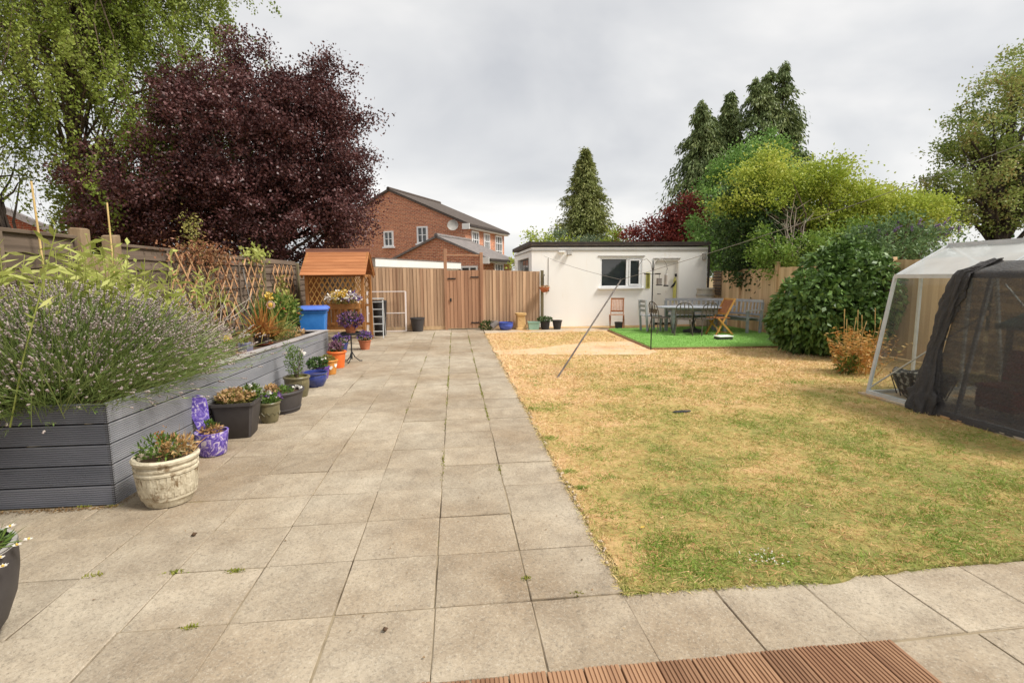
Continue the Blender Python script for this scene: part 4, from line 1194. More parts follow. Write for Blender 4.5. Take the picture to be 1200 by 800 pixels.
M['f_white'] = leafmat('white_petal', [(232, 226, 216), (244, 240, 232), (236, 220, 212)], 0.25, nscale=8)
M['f_mauve'] = leafmat('lavender_spike', [(146, 132, 128), (170, 156, 150), (192, 180, 168)], 0.15, nscale=3)
M['f_purple'] = leafmat('purple_petal', [(84, 58, 120), (120, 88, 156), (150, 112, 168)], 0.2, nscale=8)
M['f_plum'] = leafmat('plum_petal', [(90, 56, 84), (128, 88, 112), (152, 116, 120)], 0.2, nscale=8)
M['f_yellow'] = leafmat('yellow_petal', [(214, 176, 60), (232, 200, 96), (236, 216, 140)], 0.25, nscale=8)
M['f_pinkbuff'] = leafmat('buff_pink_flower', [(176, 140, 98), (196, 160, 118), (172, 150, 84)], 0.2, nscale=8)
M['f_red'] = leafmat('red_petal', [(168, 52, 52), (196, 76, 66)], 0.2, nscale=8)

def bush(parent, name, c, r, n, L, W, m, up=0.3, flat=None, shell=0.2):
    c = np.array(c, float); r = np.array(r if hasattr(r, '__len__') else (r, r, r), float)
    o = ball(n, shell); P = c + o * r
    D = unit(o * 0.8 + rdir(n) * 0.7 + np.array([0, 0, up]))
    return leaves(name, P, D, L, W, m, parent, flat=flat)
def flowers(parent, name, c, r, n, size, m, top=True):
    c = np.array(c, float); r = np.array(r if hasattr(r, '__len__') else (r, r, r), float)
    d = rdir(n)
    if top: d[:, 2] = np.abs(d[:, 2])
    P = np.repeat(c + d * r * RNG.uniform(0.85, 1.1, (n, 1)), 5, 0) + RNG.normal(size=(n * 5, 3)) * size * 0.3
    D = unit(np.repeat(d, 5, 0) * 0.5 + rdir(n * 5))
    return leaves(name, P, D, size, size * 0.8, m, parent)
def tuft(parent, name, c, n, L, W, spread, droop, m, br=0.03, seg=5, taper=0.1):
    c = np.array(c, float)
    P = c + RNG.normal(size=(n, 3)) * [br, br, 0]
    a = RNG.uniform(0, 2 * np.pi, n); s = RNG.uniform(0.05, spread, n)
    D = np.stack([np.cos(a) * s, np.sin(a) * s, np.ones(n)], 1)
    return ribbons(name, P, D, L * RNG.uniform(0.6, 1.15, n), W, droop * s, m, parent, seg=seg, taper=taper)

def pot(name, label, loc, prof, m, soil_r, soil_z, cat='plant pot', n=28, sx=1, sy=1, sq=0.0, rz=0.0, group='pots standing along the grey planter', bevel=0):
    t = thing(name, label, cat, loc, rz, group)
    MB().lathe(prof, n, sx=sx, sy=sy, sq=sq).build('pot', m, t, smooth=True)
    MB().lathe([(0.001, 0.012), (soil_r * 0.6, 0.01), (soil_r, 0)], n, (0, 0, soil_z), sx, sy, (False, False), sq).build('soil', M['soil'], t, smooth=True)
    return t
def wall_prof(r0, r1, h, lip=0.02, th=0.02, belly=0.0, depth=0.08):
    pr = []
    for i in range(9):
        u = i / 8
        pr.append((r0 + (r1 - r0) * u + belly * math.sin(math.pi * u), h * u * 0.9))
    pr += [(r1 + lip, h * 0.91), (r1 + lip * 1.1, h * 0.97), (r1 + lip * 0.7, h), (r1 - th, h), (r1 - th * 1.3, h - depth)]
    return pr

M['stone_pot'] = mat('weathered_stone_pot', (172, 160, 136), (212, 202, 178), 12, rough=0.9, bump=0.9, bscale=30, spots=(124, 104, 78), sscale=7, sth=0.53)
M['olive_glaze'] = mat('olive_glaze', (92, 86, 62), (120, 112, 82), 7, rough=0.4, spec=0.5, spots=(150, 140, 104), sscale=9, sth=0.6)
M['blue_glaze'] = mat('cobalt_glaze', (36, 48, 104), (56, 70, 140), 5, rough=0.2, spec=0.6, coat=0.4)
M['blue_glaze_back'] = mat('bright_blue_glaze', (58, 80, 168), (76, 98, 186), 5, rough=0.25, spec=0.6)
M['orange_pot'] = mat('orange_plastic', (222, 104, 44), (232, 122, 60), 5, rough=0.5)
M['amber_glaze'] = mat('amber_glaze', (196, 128, 56), (216, 152, 80), 6, rough=0.4)
M['violet_glaze'] = mat('violet_glaze', (92, 58, 140), (112, 76, 160), 6, rough=0.35)
M['mint'] = mat('mint_plastic', (140, 178, 160), (160, 194, 176), 5, rough=0.5)
M['buff_clay'] = mat('buff_clay', (200, 164, 108), (220, 186, 132), 5, rough=0.85, spots=(170, 132, 84), sscale=5, sth=0.6)
M['terracotta'] = mat('terracotta', (176, 104, 72), (198, 126, 90), 7, rough=0.85)
M['anthracite'] = mat('anthracite_plastic', (66, 62, 62), (78, 74, 73), 4, rough=0.55, spots=(96, 92, 88), sscale=20, sth=0.68)

# purple floral print (flat print on the novelty planter)
def floralmat():
    m = bpy.data.materials.new('purple_floral_print'); m.use_nodes = True
    N, L = m.node_tree.nodes, m.node_tree.links; p = N['Principled BSDF']; p.inputs['Roughness'].default_value = 0.5
    tc = N.new('ShaderNodeTexCoord'); n = N.new('ShaderNodeTexNoise'); n.inputs['Scale'].default_value = 14; n.inputs['Distortion'].default_value = 2.5
    L.new(tc.outputs['Object'], n.inputs['Vector'])
    r = N.new('ShaderNodeValToRGB'); e = r.color_ramp.elements; e[0].position = 0.36; e[0].color = lin((78, 60, 150)); e[1].position = 0.64; e[1].color = lin((226, 214, 224))
    q = e.new(0.47); q.color = lin((116, 92, 190)); q = e.new(0.55); q.color = lin((150, 130, 206))
    L.new(n.outputs['Fac'], r.inputs['Fac']); L.new(r.outputs['Color'], p.inputs['Base Color']); return m
M['floral'] = floralmat()

# ---- stone barrel pot
t = pot('stone_pot', 'weathered cream barrel-shaped stone pot at the planter corner', (-2.17, 3.95, 0),
        [(0.15, 0), (0.165, 0.005), (0.19, 0.06), (0.20, 0.065), (0.20, 0.085), (0.203, 0.09), (0.216, 0.15), (0.222, 0.22), (0.22, 0.255), (0.23, 0.26), (0.23, 0.275), (0.222, 0.28), (0.222, 0.295), (0.232, 0.30), (0.232, 0.315), (0.222, 0.32), (0.222, 0.335), (0.24, 0.345), (0.245, 0.365), (0.232, 0.38), (0.205, 0.375), (0.195, 0.32)],
        M['stone_pot'], 0.195, 0.335, n=40)
mb = MB()
for i in range(30):
    a = 2 * math.pi * i / 30
    mb.bar((0.204 * math.cos(a), 0.204 * math.sin(a), 0.095), (0.223 * math.cos(a), 0.223 * math.sin(a), 0.252), 0.028, 0.008, (math.cos(a), math.sin(a), 0))
mb.build('staves', M['stone_pot'], t); t.scale = (0.9, 0.9, 0.97)
bush(t, 'foliage', (-0.03, 0, 0.42), (0.18, 0.16, 0.09), 280, 0.05, 0.018, M['g_mid'], 0.6)
bush(t, 'dry_stems', (0.09, 0.02, 0.42), (0.13, 0.13, 0.07), 200, 0.055, 0.018, M['g_dry'], 0.5)
P = np.array([[-.02, 0, .38]]).repeat(60, 0) + RNG.normal(size=(60, 3)) * [.02, .02, .06] + [0, 0, .1]
leaves('seed_spike', P, rdir(60) + [0, 0, .6], 0.03, 0.015, M['g_bronze'], t)
tuft(t, 'trailing_stems', (0.12, 0.03, 0.38), 16, 0.26, 0.006, 1.4, 0.5, M['g_dry'])

# ---- purple novelty planter: bowl with a tall tapering back
t = thing('floral_planter', 'purple floral-print planter with tall leaning back panel', 'plant pot', (-2.33, 5.02, 0), 0, 'pots standing along the grey planter')
MB().lathe([(0.105, 0), (0.115, 0.01), (0.14, 0.20), (0.145, 0.225), (0.13, 0.225), (0.122, 0.16)], 28).build('bowl', M['floral'], t, smooth=True)
MB().lathe([(0.001, 0), (0.125, 0)], 20, (0, 0, 0.18), cap=(False, False)).build('soil', M['soil'], t)
out = [(-0.045, 0.0), (0.045, 0.0), (0.085, 0.26), (0.088, 0.33), (0.07, 0.37), (0.03, 0.39), (-0.03, 0.39), (-0.07, 0.37), (-0.088, 0.33), (-0.085, 0.26)]
o = MB().prism([(a, b) for a, b in out], (0, 0, 0), (0, 0.02, 0), (1, 0, 0), (0, 0, 1)).build('back_panel', M['floral'], t, bevel=0.004)
o.location = (-0.09, 0.07, 0.17); o.rotation_euler = (R(-14), R(-14), R(12))
bush(t, 'dry_plants', (0.0, 0, 0.23), (0.10, 0.10, 0.04), 180, 0.035, 0.014, M['g_dry'])
bush(t, 'foliage', (-0.02, 0.04, 0.26), (0.05, 0.05, 0.05), 60, 0.05, 0.02, M['g_mid'])

# ---- tall black square planter
t = pot('square_planter', 'tall black square tapered planter with buff stonecrop', (-2.33, 5.62, 0),
        [(0.145, 0), (0.15, 0.005), (0.20, 0.35), (0.215, 0.355), (0.215, 0.385), (0.195, 0.385), (0.19, 0.3)], M['anthracite'], 0.19, 0.33, n=48, sq=0.93, rz=R(6))
bush(t, 'foliage', (0, 0, 0.40), (0.19, 0.19, 0.08), 900, 0.035, 0.018, M['g_olive'], 0.8)
flowers(t, 'flowers', (0, -.02, 0.41), (0.18, 0.18, 0.08), 170, 0.028, M['f_pinkbuff'])
bush(t, 'side_plant', (0.14, 0.05, 0.44), (0.09, 0.10, 0.08), 260, 0.045, 0.02, M['g_mid'], 0.5)
flowers(t, 'white_flowers', (0.15, 0.05, 0.45), (0.09, 0.10, 0.08), 14, 0.025, M['f_white'])
# ---- small olive ornate pot
t = pot('olive_pot', 'small olive glazed pot of violas between black planters', (-2.18, 6.10, 0), wall_prof(0.085, 0.115, 0.24, 0.012, 0.015, 0.012), M['olive_glaze'], 0.10, 0.20)
mb = MB()
for i in range(12):
    a = 2 * math.pi * i / 12; mb.tube([(0.115 * math.cos(a + b * .13), 0.115 * math.sin(a + b * .13), 0.11 + 0.018 * math.sin(b * 1.6)) for b in range(-2, 3)], 0.004, 4)
mb.build('moulding', M['olive_glaze'], t)
bush(t, 'foliage', (0, 0, 0.27), (0.11, 0.11, 0.06), 300, 0.04, 0.024, M['g_mid'])
flowers(t, 'flowers', (0, 0, 0.28), (0.11, 0.11, 0.06), 16, 0.03, M['f_white']); flowers(t, 'purple_flowers', (0.05, 0, 0.28), (0.08, 0.1, 0.06), 10, 0.03, M['f_purple'])
# ---- black oval trough
t = pot('oval_trough', 'wide low black oval trough with few seedlings', (-2.17, 6.62, 0), wall_prof(0.20, 0.255, 0.27, 0.015, 0.015), M['anthracite'], 0.245, 0.21, sx=0.86, sy=1.15)
MB().lathe([(0.206, 0.035), (0.218, 0.04), (0.22, 0.05), (0.208, 0.055)], 40, sx=0.86, sy=1.15, cap=(False, False)).build('band', M['anthracite'], t, smooth=True)
bush(t, 'foliage', (-0.05, 0.0, 0.25), (0.15, 0.22, 0.04), 260, 0.04, 0.022, M['g_mid']); flowers(t, 'flowers', (-0.12, -0.1, 0.27), (0.07, 0.1, 0.07), 40, 0.035, M['f_pinkbuff'])
flowers(t, 'white_flowers', (0.12, 0.1, 0.24), (0.05, 0.06, 0.04), 6, 0.03, M['f_white'])
# ---- olive pot with tall shrub
t = pot('shrub_pot', 'olive-brown glazed pot with a tall thin shrub', (-2.25, 7.42, 0), wall_prof(0.13, 0.165, 0.29, 0.015, 0.018, 0.012), M['olive_glaze'], 0.15, 0.25)
mb = MB()
for i in range(7): limb(mb, (random.uniform(-.03, .03), random.uniform(-.03, .03), 0.22), (random.uniform(-.16, .12), random.uniform(-.1, .1), random.uniform(.5, .78)), 0.006, 0.002, 0, 5, 4, 0.03)
mb.build('stems', M['bark'], t)
bush(t, 'foliage', (-0.02, 0, 0.50), (0.12, 0.12, 0.22), 620, 0.035, 0.015, M['g_mid'], 0.4, shell=0.0); bush(t, 'foliage', (-0.1, 0, 0.72), (0.06, 0.06, 0.10), 60, 0.03, 0.012, M['g_mid'])
flowers(t, 'flowers', (0.1, 0, 0.62), (0.02, 0.02, 0.02), 3, 0.04, M['f_white']); MB().lathe([(.001, .0), (.145, -.004)], 18, (0, 0, .262), cap=(False, False)).build('moss', M['weed'], t)
# ---- cobalt bowl
pot('blue_bowl', 'dark cobalt glazed bowl-shaped pot beyond the shrub pot', (-2.17, 8.08, 0), [(0.11, 0), (0.12, 0.01), (0.165, 0.10), (0.175, 0.15), (0.165, 0.185), (0.175, 0.20), (0.19, 0.215), (0.185, 0.23), (0.16, 0.225), (0.155, 0.15)], M['blue_glaze'], 0.155, 0.18)
# ---- violet pot with leafy plant
t = pot('violet_pot', 'small violet pot with leafy plant beside the cobalt bowl', (-2.22, 8.72, 0), wall_prof(0.08, 0.11, 0.2, 0.01, 0.012), M['violet_glaze'], 0.1, 0.17)
bush(t, 'foliage', (-0.07, -0.05, 0.26), (0.16, 0.15, 0.09), 420, 0.05, 0.03, M['g_dark']); flowers(t, 'flowers', (0.02, -0.06, 0.24), (0.1, 0.1, 0.08), 8, 0.035, M['f_white'])
# ---- amber pot with white hearts
t = pot('amber_pot', 'amber pot with white heart marks beside the orange pot', (-2.20, 9.12, 0), wall_prof(0.10, 0.135, 0.25, 0.012, 0.014), M['amber_glaze'], 0.12, 0.21)
for a, dz in ((-70, 0.12), (-25, 0.15), (-110, 0.15)):
    a = R(a); h = [(0, -0.035), (0.035, 0.005), (0.03, 0.03), (0.012, 0.035), (0, 0.02), (-0.012, 0.035), (-0.03, 0.03), (-0.035, 0.005)]
    u = Vector((-math.sin(a), math.cos(a), 0)); nn = Vector((math.cos(a), math.sin(a), 0))
    MB().prism(h, nn * 0.119 + Vector((0, 0, dz)), nn * 0.128 + Vector((0, 0, dz)), u, Vector((0, 0, 1)) + nn * 0.13).build('heart_mark', M['white_paint'], t)
bush(t, 'foliage', (-0.05, 0, 0.26), (0.13, 0.13, 0.06), 200, 0.04, 0.025, M['g_olive'])
# ---- bright orange pot
t = pot('orange_pot', 'bright orange plastic pot with purple flowers', (-2.22, 9.78, 0), wall_prof(0.125, 0.16, 0.31, 0.018, 0.016), M['orange_pot'], 0.145, 0.27)
bush(t, 'foliage', (0, 0, 0.34), (0.12, 0.12, 0.10), 240, 0.045, 0.02, M['g_dark']); flowers(t, 'flowers', (0, 0, 0.36), (0.12, 0.12, 0.12), 60, 0.04, M['f_plum'])
# ---- metal pedestal plant stand with bouquet
t = thing('plant_stand', 'black metal pedestal stand topped with purple flowers', 'plant stand', (-2.06, 10.35, 0), 0)
MB().tube([(0, 0, 0.06), (0, 0, 0.56)], 0.014, 8).build('stem', M['black_metal'], t)
for a in (20, 140, 260):
    a = R(a); MB().tube([(0, 0, 0.22), (0.06 * math.cos(a), 0.06 * math.sin(a), 0.10), (0.15 * math.cos(a), 0.15 * math.sin(a), 0.02), (0.2 * math.cos(a), 0.2 * math.sin(a), 0.02)], 0.011, 6).build('foot', M['black_metal'], t)
MB().lathe([(0.001, 0.555), (0.19, 0.555), (0.2, 0.565), (0.2, 0.595), (0.185, 0.6), (0.18, 0.575), (0.001, 0.575)], 28, cap=(False, False)).build('tray', M['black_metal'], t, smooth=True)
t = pot('basket_pot', 'brown pot of purple and plum flowers on the pedestal stand', (-2.06, 10.35, 0.577), wall_prof(0.08, 0.12, 0.18, 0.01, 0.012), M['terracotta'], 0.11, 0.15, group=None)
bush(t, 'foliage', (0, 0, 0.28), (0.2, 0.2, 0.13), 420, 0.05, 0.025, M['g_dark']); flowers(t, 'flowers', (0, 0, 0.27), (0.23, 0.22, 0.15), 190, 0.036, M['f_plum'], False); flowers(t, 'purple_flowers', (0, 0, 0.27), (0.23, 0.22, 0.15), 60, 0.036, M['f_purple'], False)
# ---- flowers on the arbour rail and below
t = thing('flower_trough', 'trough of white and yellow flowers on the arbour side rail', 'flower trough', (-2.72, 13.05, 0.95))
MB().box((0, 0, 0.02), (0.75, 0.16, 0.14)).build('trough', M['arbor'], t, bevel=0.01)
bush(t, 'foliage', (0, 0, 0.2), (0.36, 0.16, 0.15), 420, 0.06, 0.03, M['g_olive']); flowers(t, 'yellow_flowers', (-.05, -.03, 0.2), (0.26, 0.17, 0.19), 70, 0.055, M['f_yellow']); flowers(t, 'white_flowers', (0, -.03, 0.18), (0.4, 0.17, 0.18), 90, 0.055, M['f_white']); flowers(t, 'purple_flowers', (0.2, -.03, 0.18), (0.2, 0.17, 0.18), 30, 0.05, M['f_purple'])
for k, (x, y, r, lab) in enumerate(((-2.55, 11.75, 0.16, 'pot of purple flowers in front of the arbour, left'), (-2.12, 12.2, 0.18, 'pot of purple flowers in front of the arbour, right'))):
    t = pot('flower_pot', lab, (x, y, 0), wall_prof(0.1, 0.14, 0.22, 0.012, 0.014), M['terracotta'] if k else M['blue_glaze'], 0.12, 0.19, group='flower pots before the arbour')
    bush(t, 'foliage', (0, 0, 0.3), (0.17, 0.17, 0.11), 260, 0.045, 0.022, M['g_dark']); flowers(t, 'flowers', (0, 0, 0.3), (0.18, 0.17, 0.12), 90, 0.034, M['f_purple'])

# ---- big dark pot at the frame's left edge with daisies
t = pot('daisy_pot', 'large dark grey pot with white daisies at the left frame edge', (-2.285, 2.40, -0.0), [(0.12, 0), (0.13, 0.005), (0.18, 0.08), (0.222, 0.2), (0.242, 0.32), (0.246, 0.42), (0.246, 0.448), (0.236, 0.452), (0.228, 0.43), (0.225, 0.36)], M['anthracite'], 0.225, 0.40, n=48, group=None)
MB().lathe([(0.226, 0.4525), (0.244, 0.4525), (0.247, 0.440)], 48, cap=(False, False)).build('rim', M['lintel_grey'], t, smooth=True)
o, tips, td = tuft(t, 'foliage', (-0.03, 0, 0.40), 600, 0.19, 0.006, 0.85, 0.25, M['g_mid'], 0.08)
bush(t, 'leaves', (0.02, 0, 0.43), (0.2, 0.2, 0.09), 900, 0.05, 0.012, M['g_mid'], 0.6)
mb = MB(); hd = [(0.21, 0.02, 0.58), (0.265, 0.03, 0.55), (0.31, 0.06, 0.47), (0.275, 0.04, 0.455), (0.25, -0.02, 0.43), (0.29, -0.06, 0.41)]
for h in hd: limb(mb, (0.02, 0, 0.4), h, 0.003, 0.002, 0.08, 4, 4)
mb.build('stalks', M['g_mid'], t)
Pd = []; Dd = []
for h in hd:
    for i in range(11):
        a = 2 * math.pi * i / 11; Pd.append(h); Dd.append((math.cos(a), math.sin(a), 0.25))
leaves('petals', Pd, np.array(Dd), 0.021, 0.009, M['f_white'], t, flat=0.9)
blobs('flower_centres', np.array(hd) + [0, 0, .006], 0.007, M['f_yellow'], t)
# ------------------------------------------------------------------ planting in the raised bed
M['lav_stem'] = leafmat('lavender_stem', [(100, 122, 60), (130, 148, 82), (158, 168, 108)], 0.2, nscale=2)
M['lav_leaf'] = leafmat('lavender_leaf', [(76, 98, 48), (104, 126, 66), (134, 148, 92)], 0.2, nscale=2)
def lavender(label, base, n, L, tilt, spread, flow, leafy=1.0, floor=None):
    t = thing('lavender', label, 'lavender', base, 0, 'lavender bushes in the raised bed')
    P = RNG.normal(size=(n, 3)) * [spread * 0.30, spread * 0.34, 0.0]
    r = np.hypot(P[:, 0], P[:, 1])
    D = np.stack([P[:, 0] * 1.6 / spread + tilt[0], P[:, 1] * 1.5 / spread + tilt[1], np.full(n, 1.0)], 1) + RNG.normal(size=(n, 3)) * 0.32
    D[:, 2] = np.maximum(D[:, 2], 0.02); D = unit(D)
    Ls = L * RNG.uniform(0.5, 1.18, n) * (1 - 0.12 * np.clip(r / spread, 0, 1))
    _, tips, td = ribbons('stems', P, D, Ls, 0.0042, 0.14, M['lav_stem'], t, seg=4, taper=0.7)
    k = int(n * 0.62)
    # flower spikes: several whorls per stem
    idx = np.arange(k); Q = []; Dq = []
    for s in range(4):
        keep = idx if s < 2 else idx[RNG.random(k) < 0.75]
        Q.append(tips[keep] - td[keep] * (0.015 * s - 0.012)); Dq.append(td[keep])
    blobs('flower_spikes', np.concatenate(Q), flow, M['f_mauve'], t, np.concatenate(Dq) + rdir(len(np.concatenate(Dq))) * .35, 1.7, 0.5)
    m = int(n * 3 * leafy)
    i = RNG.integers(0, n, m); u = RNG.uniform(0.1, 0.85, m)[:, None]
    Pl = P[i] + D[i] * (Ls[i][:, None] * u) + np.array([0, 0, -.14]) * Ls[i][:, None] * u * u
    leaves('foliage', Pl, unit(D[i] + rdir(m) * 0.6), 0.055, 0.009, M['lav_leaf'], t)
    return t
lavender('huge mauve-tipped lavender spilling over the near planter corner', (-3.28, 4.50, 0.72), 6400, 0.95, (0.03, -0.16), 1.0, 0.0072, 1.5)
lavender('smaller lavender leaning right over the planter side', (-3.12, 5.0, 0.70), 2800, 0.82, (0.42, -0.02), 0.5, 0.0074, 0.7)
lavender('lavender at the left frame edge hanging over the planter end', (-4.0, 4.35, 0.70), 3000, 0.92, (-0.02, -0.18), 0.85, 0.0072, 1.5)

t = thing('lime_leaved_plant', 'lime green willow-leaved plant behind the big lavender', 'plant', (-3.72, 5.35, 0.7))
mb = MB(); Pl = []; Dl = []
for i in range(120):
    b = Vector((random.gauss(0.1, 0.38), random.gauss(-0.05, 0.62), 0)); q = b + Vector((random.gauss(0.05, 0.16), random.gauss(0, 0.16), random.uniform(0.75, 1.32)))
    limb(mb, b, q, 0.005, 0.003, 0, 4, 3, 0.01)
    for s in np.linspace(0.45, 1.0, 13):
        a = random.random() * 6.28; Pl.append(b.lerp(q, s)); Dl.append((math.cos(a), math.sin(a), random.uniform(0.1, 0.9)))
mb.build('stems', M['g_lime'], t)
leaves('foliage', np.array([tuple(p) for p in Pl]), np.array(Dl), 0.15, 0.034, M['g_lime'], t, flat=0.4)
t2 = copy_tree(t); t2.location = (-3.72, 6.2, 0.66); t2.rotation_euler = (0, 0, 2.2); t2.scale = (0.6, 0.6, 0.8)
tag(t2, 'shorter lime green leafy plant just right of the cane', 'plant')

# rusty climber on the wide trellis
t = thing('rusty_climber', 'dried rusty climber trailing over the wide trellis top', 'climber', (-4.1, 9.1, 0.7))
P = np.concatenate([RNG.normal(size=(800, 3)) * [0.07, 0.55, 0.11] + [0, 0.0, 1.38], RNG.normal(size=(380, 3)) * [0.05, 0.6, 0.3] + [0.02, 0.25, 0.9]])
leaves('foliage', P, rdir(len(P)) + [0, 0, -.3], 0.06, 0.03, M['g_rust'], t)
P = RNG.normal(size=(240, 3)) * [0.08, 0.1, 0.16] + [0, -0.35, 1.72]
leaves('green_shoots', P, rdir(240) + [0, 0, .4], 0.05, 0.024, M['g_olive'], t)
mb = MB()
for i in range(26):
    y = random.gauss(0, 0.6); limb(mb, (0, y * 0.6, 0), (random.uniform(-.03, .08), y + random.gauss(0, .2), random.uniform(0.9, 1.45)), 0.006, 0.002, 0, 4, 6, 0.03)
mb.build('stems', M['bark'], t)
def climber(label, y, z, n, m, sx=0.1, sy=0.16, sz=0.1, stem=True):
    t = thing('climber', label, 'climber', (-4.08, y, 0.6))
    P = RNG.normal(size=(n, 3)) * [sx, sy, sz] + [0.02, 0, z - 0.6]
    leaves('foliage', P, rdir(n) + [0, 0, .2], 0.11, 0.055, m, t)
    P = RNG.normal(size=(n // 2, 3)) * [0.05, 0.1, 0.34] + [0.02, 0.05, (z - 0.6) * 0.55]
    leaves('lower_leaves', P, rdir(n // 2), 0.08, 0.04, M['g_olive'], t)
    mb = MB(); limb(mb, (0, 0, 0), (0, 0.02, z - 0.6), 0.008, 0.003, 0, 5, 6, 0.02); mb.build('stem', M['bark'], t)
climber('yellow-green climber topping the fence above the narrow trellis', 11.25, 2.17, 130, M['g_lime'], 0.12, 0.22, 0.10)
climber('small leafy climber on the trellis nearest the bin', 12.7, 1.45, 90, M['g_olive'], 0.08, 0.16, 0.16)
bare = thing('bare_twiggy_shrub', 'bare buff twigs in front of the wide trellis', 'shrub', (-3.85, 8.3, 0.65))
mb = MB()
for i in range(22): limb(mb, (random.gauss(0, .08), random.gauss(0, .15), 0), (random.gauss(0.1, .2), random.gauss(0, .6), random.uniform(.35, 1.0)), 0.007, 0.002, 0, 4, 5, 0.05)
mb.build('twigs', M['dead_wood'], bare)
t = thing('hanging_strap_plant', 'pale green strap-leaved plant hanging on the wide trellis', 'plant', (-4.02, 9.45, 1.25))
tuft(t, 'leaves', (0, 0, 0), 22, 0.42, 0.03, 1.6, 1.2, M['g_lime'], 0.02); MB().lathe([(0.03, -0.09), (0.045, 0), (0.03, 0)], 10).build('holder', M['anthracite'], t)

def bedplant(name, label, loc, fn, cat='plant'):
    t = thing(name, label, cat, loc, 0); fn(t); return t
bedplant('bronze_strap_plant', 'orange-bronze strap-leaved plant in a dark pot on the planter', (-3.02, 8.35, 0.64), lambda t: (
    MB().lathe(wall_prof(0.09, 0.12, 0.15, .01, .012), 20).build('pot', M['anthracite'], t, smooth=True), MB().lathe([(0.001, 0.002), (0.15, 0.002), (0.165, 0.02), (0.15, 0.018)], 20, cap=(False, False)).build('saucer', M['terracotta'], t),
    tuft(t, 'leaves', (0, 0, 0.12), 110, 0.62, 0.028, 1.3, 0.55, M['g_bronze'], 0.06), tuft(t, 'yellow_leaves', (0.12, 0.25, 0.05), 46, 0.6, 0.03, 0.9, 0.5, M['g_olive'], 0.04)))
bedplant('grass_trough', 'grassy plant in a small slate-blue trough on the planter rim', (-2.88, 7.35, 0.655), lambda t: (
    MB().box((0, 0, 0.07), (0.13, 0.2, 0.13)).build('trough', mat('slate_blue', (108, 108, 128), (124, 122, 140), 6, rough=.6), t, bevel=0.008), MB().box((0.01, 0, 0.004), (0.18, 0.26, 0.012)).build('saucer', M['terracotta'], t),
    tuft(t, 'leaves', (0, 0, 0.13), 46, 0.24, 0.012, 0.9, 0.3, M['g_olive'], 0.05)), 'plant trough')
bedplant('spiky_yellow_plant', 'yellow spiky plant in terracotta pot on the rim by lavender', (-2.66, 5.7, 0.70), lambda t: (
    MB().lathe(wall_prof(0.045, 0.06, 0.09, .006, .008, 0, .03), 16).build('pot', M['terracotta'], t, smooth=True), tuft(t, 'leaves', (0, 0, 0.08), 30, 0.2, 0.014, 1.5, 0.6, M['g_lime'], 0.02)), 'potted plant')
bedplant('crocosmia_clump', 'tall green sword-leaved clump in the middle of the planter', (-3.55, 10.2, 0.6), lambda t: (
    tuft(t, 'leaves', (0, 0, 0), 110, 0.95, 0.022, 0.55, 0.35, M['g_mid'], 0.12), flowers(t, 'flower_heads', (0.05, 0, 0.72), (0.05, 0.05, 0.05), 26, 0.05, M['f_yellow'], False)))
bedplant('leafy_shrub', 'rounded light green leafy shrub left of the blue bin', (-3.55, 10.55, 0.55), lambda t: (
    bush(t, 'foliage', (0.1, 0.05, 0.42), (0.38, 0.42, 0.38), 900, 0.085, 0.045, M['g_mid'], 0.3, 0.3), bush(t, 'young_leaves', (0.1, 0.0, 0.55), (0.36, 0.4, 0.3), 260, 0.09, 0.045, M['g_lime'], 0.5), flowers(t, 'pink_flowers', (0.12, 0, 0.35), (0.36, 0.4, 0.3), 12, 0.035, M['f_red'])), 'shrub')
bedplant('silver_bedding', 'low grey-green bedding plants along the planter soil', (-3.15, 9.55, 0.60), lambda t: (
    bush(t, 'foliage', (0, 0, 0.08), (0.28, 0.7, 0.16), 1200, 0.05, 0.02, M['lav_leaf'], 0.5), bush(t, 'dry_foliage', (0.1, 0.2, 0.05), (0.22, 0.7, 0.1), 500, 0.045, 0.02, M['g_dry'], 0.4)))
bedplant('green_herb_mound', 'small green herb mound beside the slate trough', (-3.05, 6.95, 0.64), lambda t: bush(t, 'foliage', (0, 0, 0.1), (0.16, 0.25, 0.15), 800, 0.04, 0.012, M['g_mid'], 0.6))
M['disc_yellow'] = mat('yellow_disc', (206, 156, 52), (224, 184, 84), 20, rough=0.6)
M['disc_rim'] = mat('mottled_disc_rim', (150, 84, 80), (196, 176, 160), 14, rough=0.6)
for nm, loc, r, lab in (('flower_ornament', (-3.05, 7.15, 0.86), 0.085, 'yellow-centred flower ornament nearest the lavender'), ('flower_ornament', (-3.42, 10.0, 1.17), 0.075, 'round yellow flower ornament among tall green leaves')):
    t = thing(nm, lab, 'garden ornament', loc, 0, 'flower ornaments in the planter')
    o = MB().lathe([(0.001, 0.022), (r * .35, 0.02), (r * .6, 0.008), (r * .62, -0.012), (0.001, -0.014)], 20, cap=(False, False)).build('centre', M['disc_yellow'], t, smooth=True); o.rotation_euler = (R(80), 0, R(12))
    for i in range(10):
        a = 2 * math.pi * i / 10
        o = MB().lathe([(0.001, 0.006), (r * .22, 0.004), (r * .3, 0), (r * .22, -0.004), (0.001, -0.006)], 10, (r * .8 * math.cos(a), r * .8 * math.sin(a), 0), cap=(False, False)).build('petal', M['disc_rim'], t); o.rotation_euler = (R(80), 0, R(12))
    MB().tube([(0, 0.02, 0), (0, 0.04, -0.3), (0, 0.03, -0.62)], 0.006, 5).build('stake', M['galv'], t)
sp_ = thing('garden_fork', 'grey-handled garden tool leaning on the fence between trellises', 'garden tool', (-4.0, 10.55, 0.6))
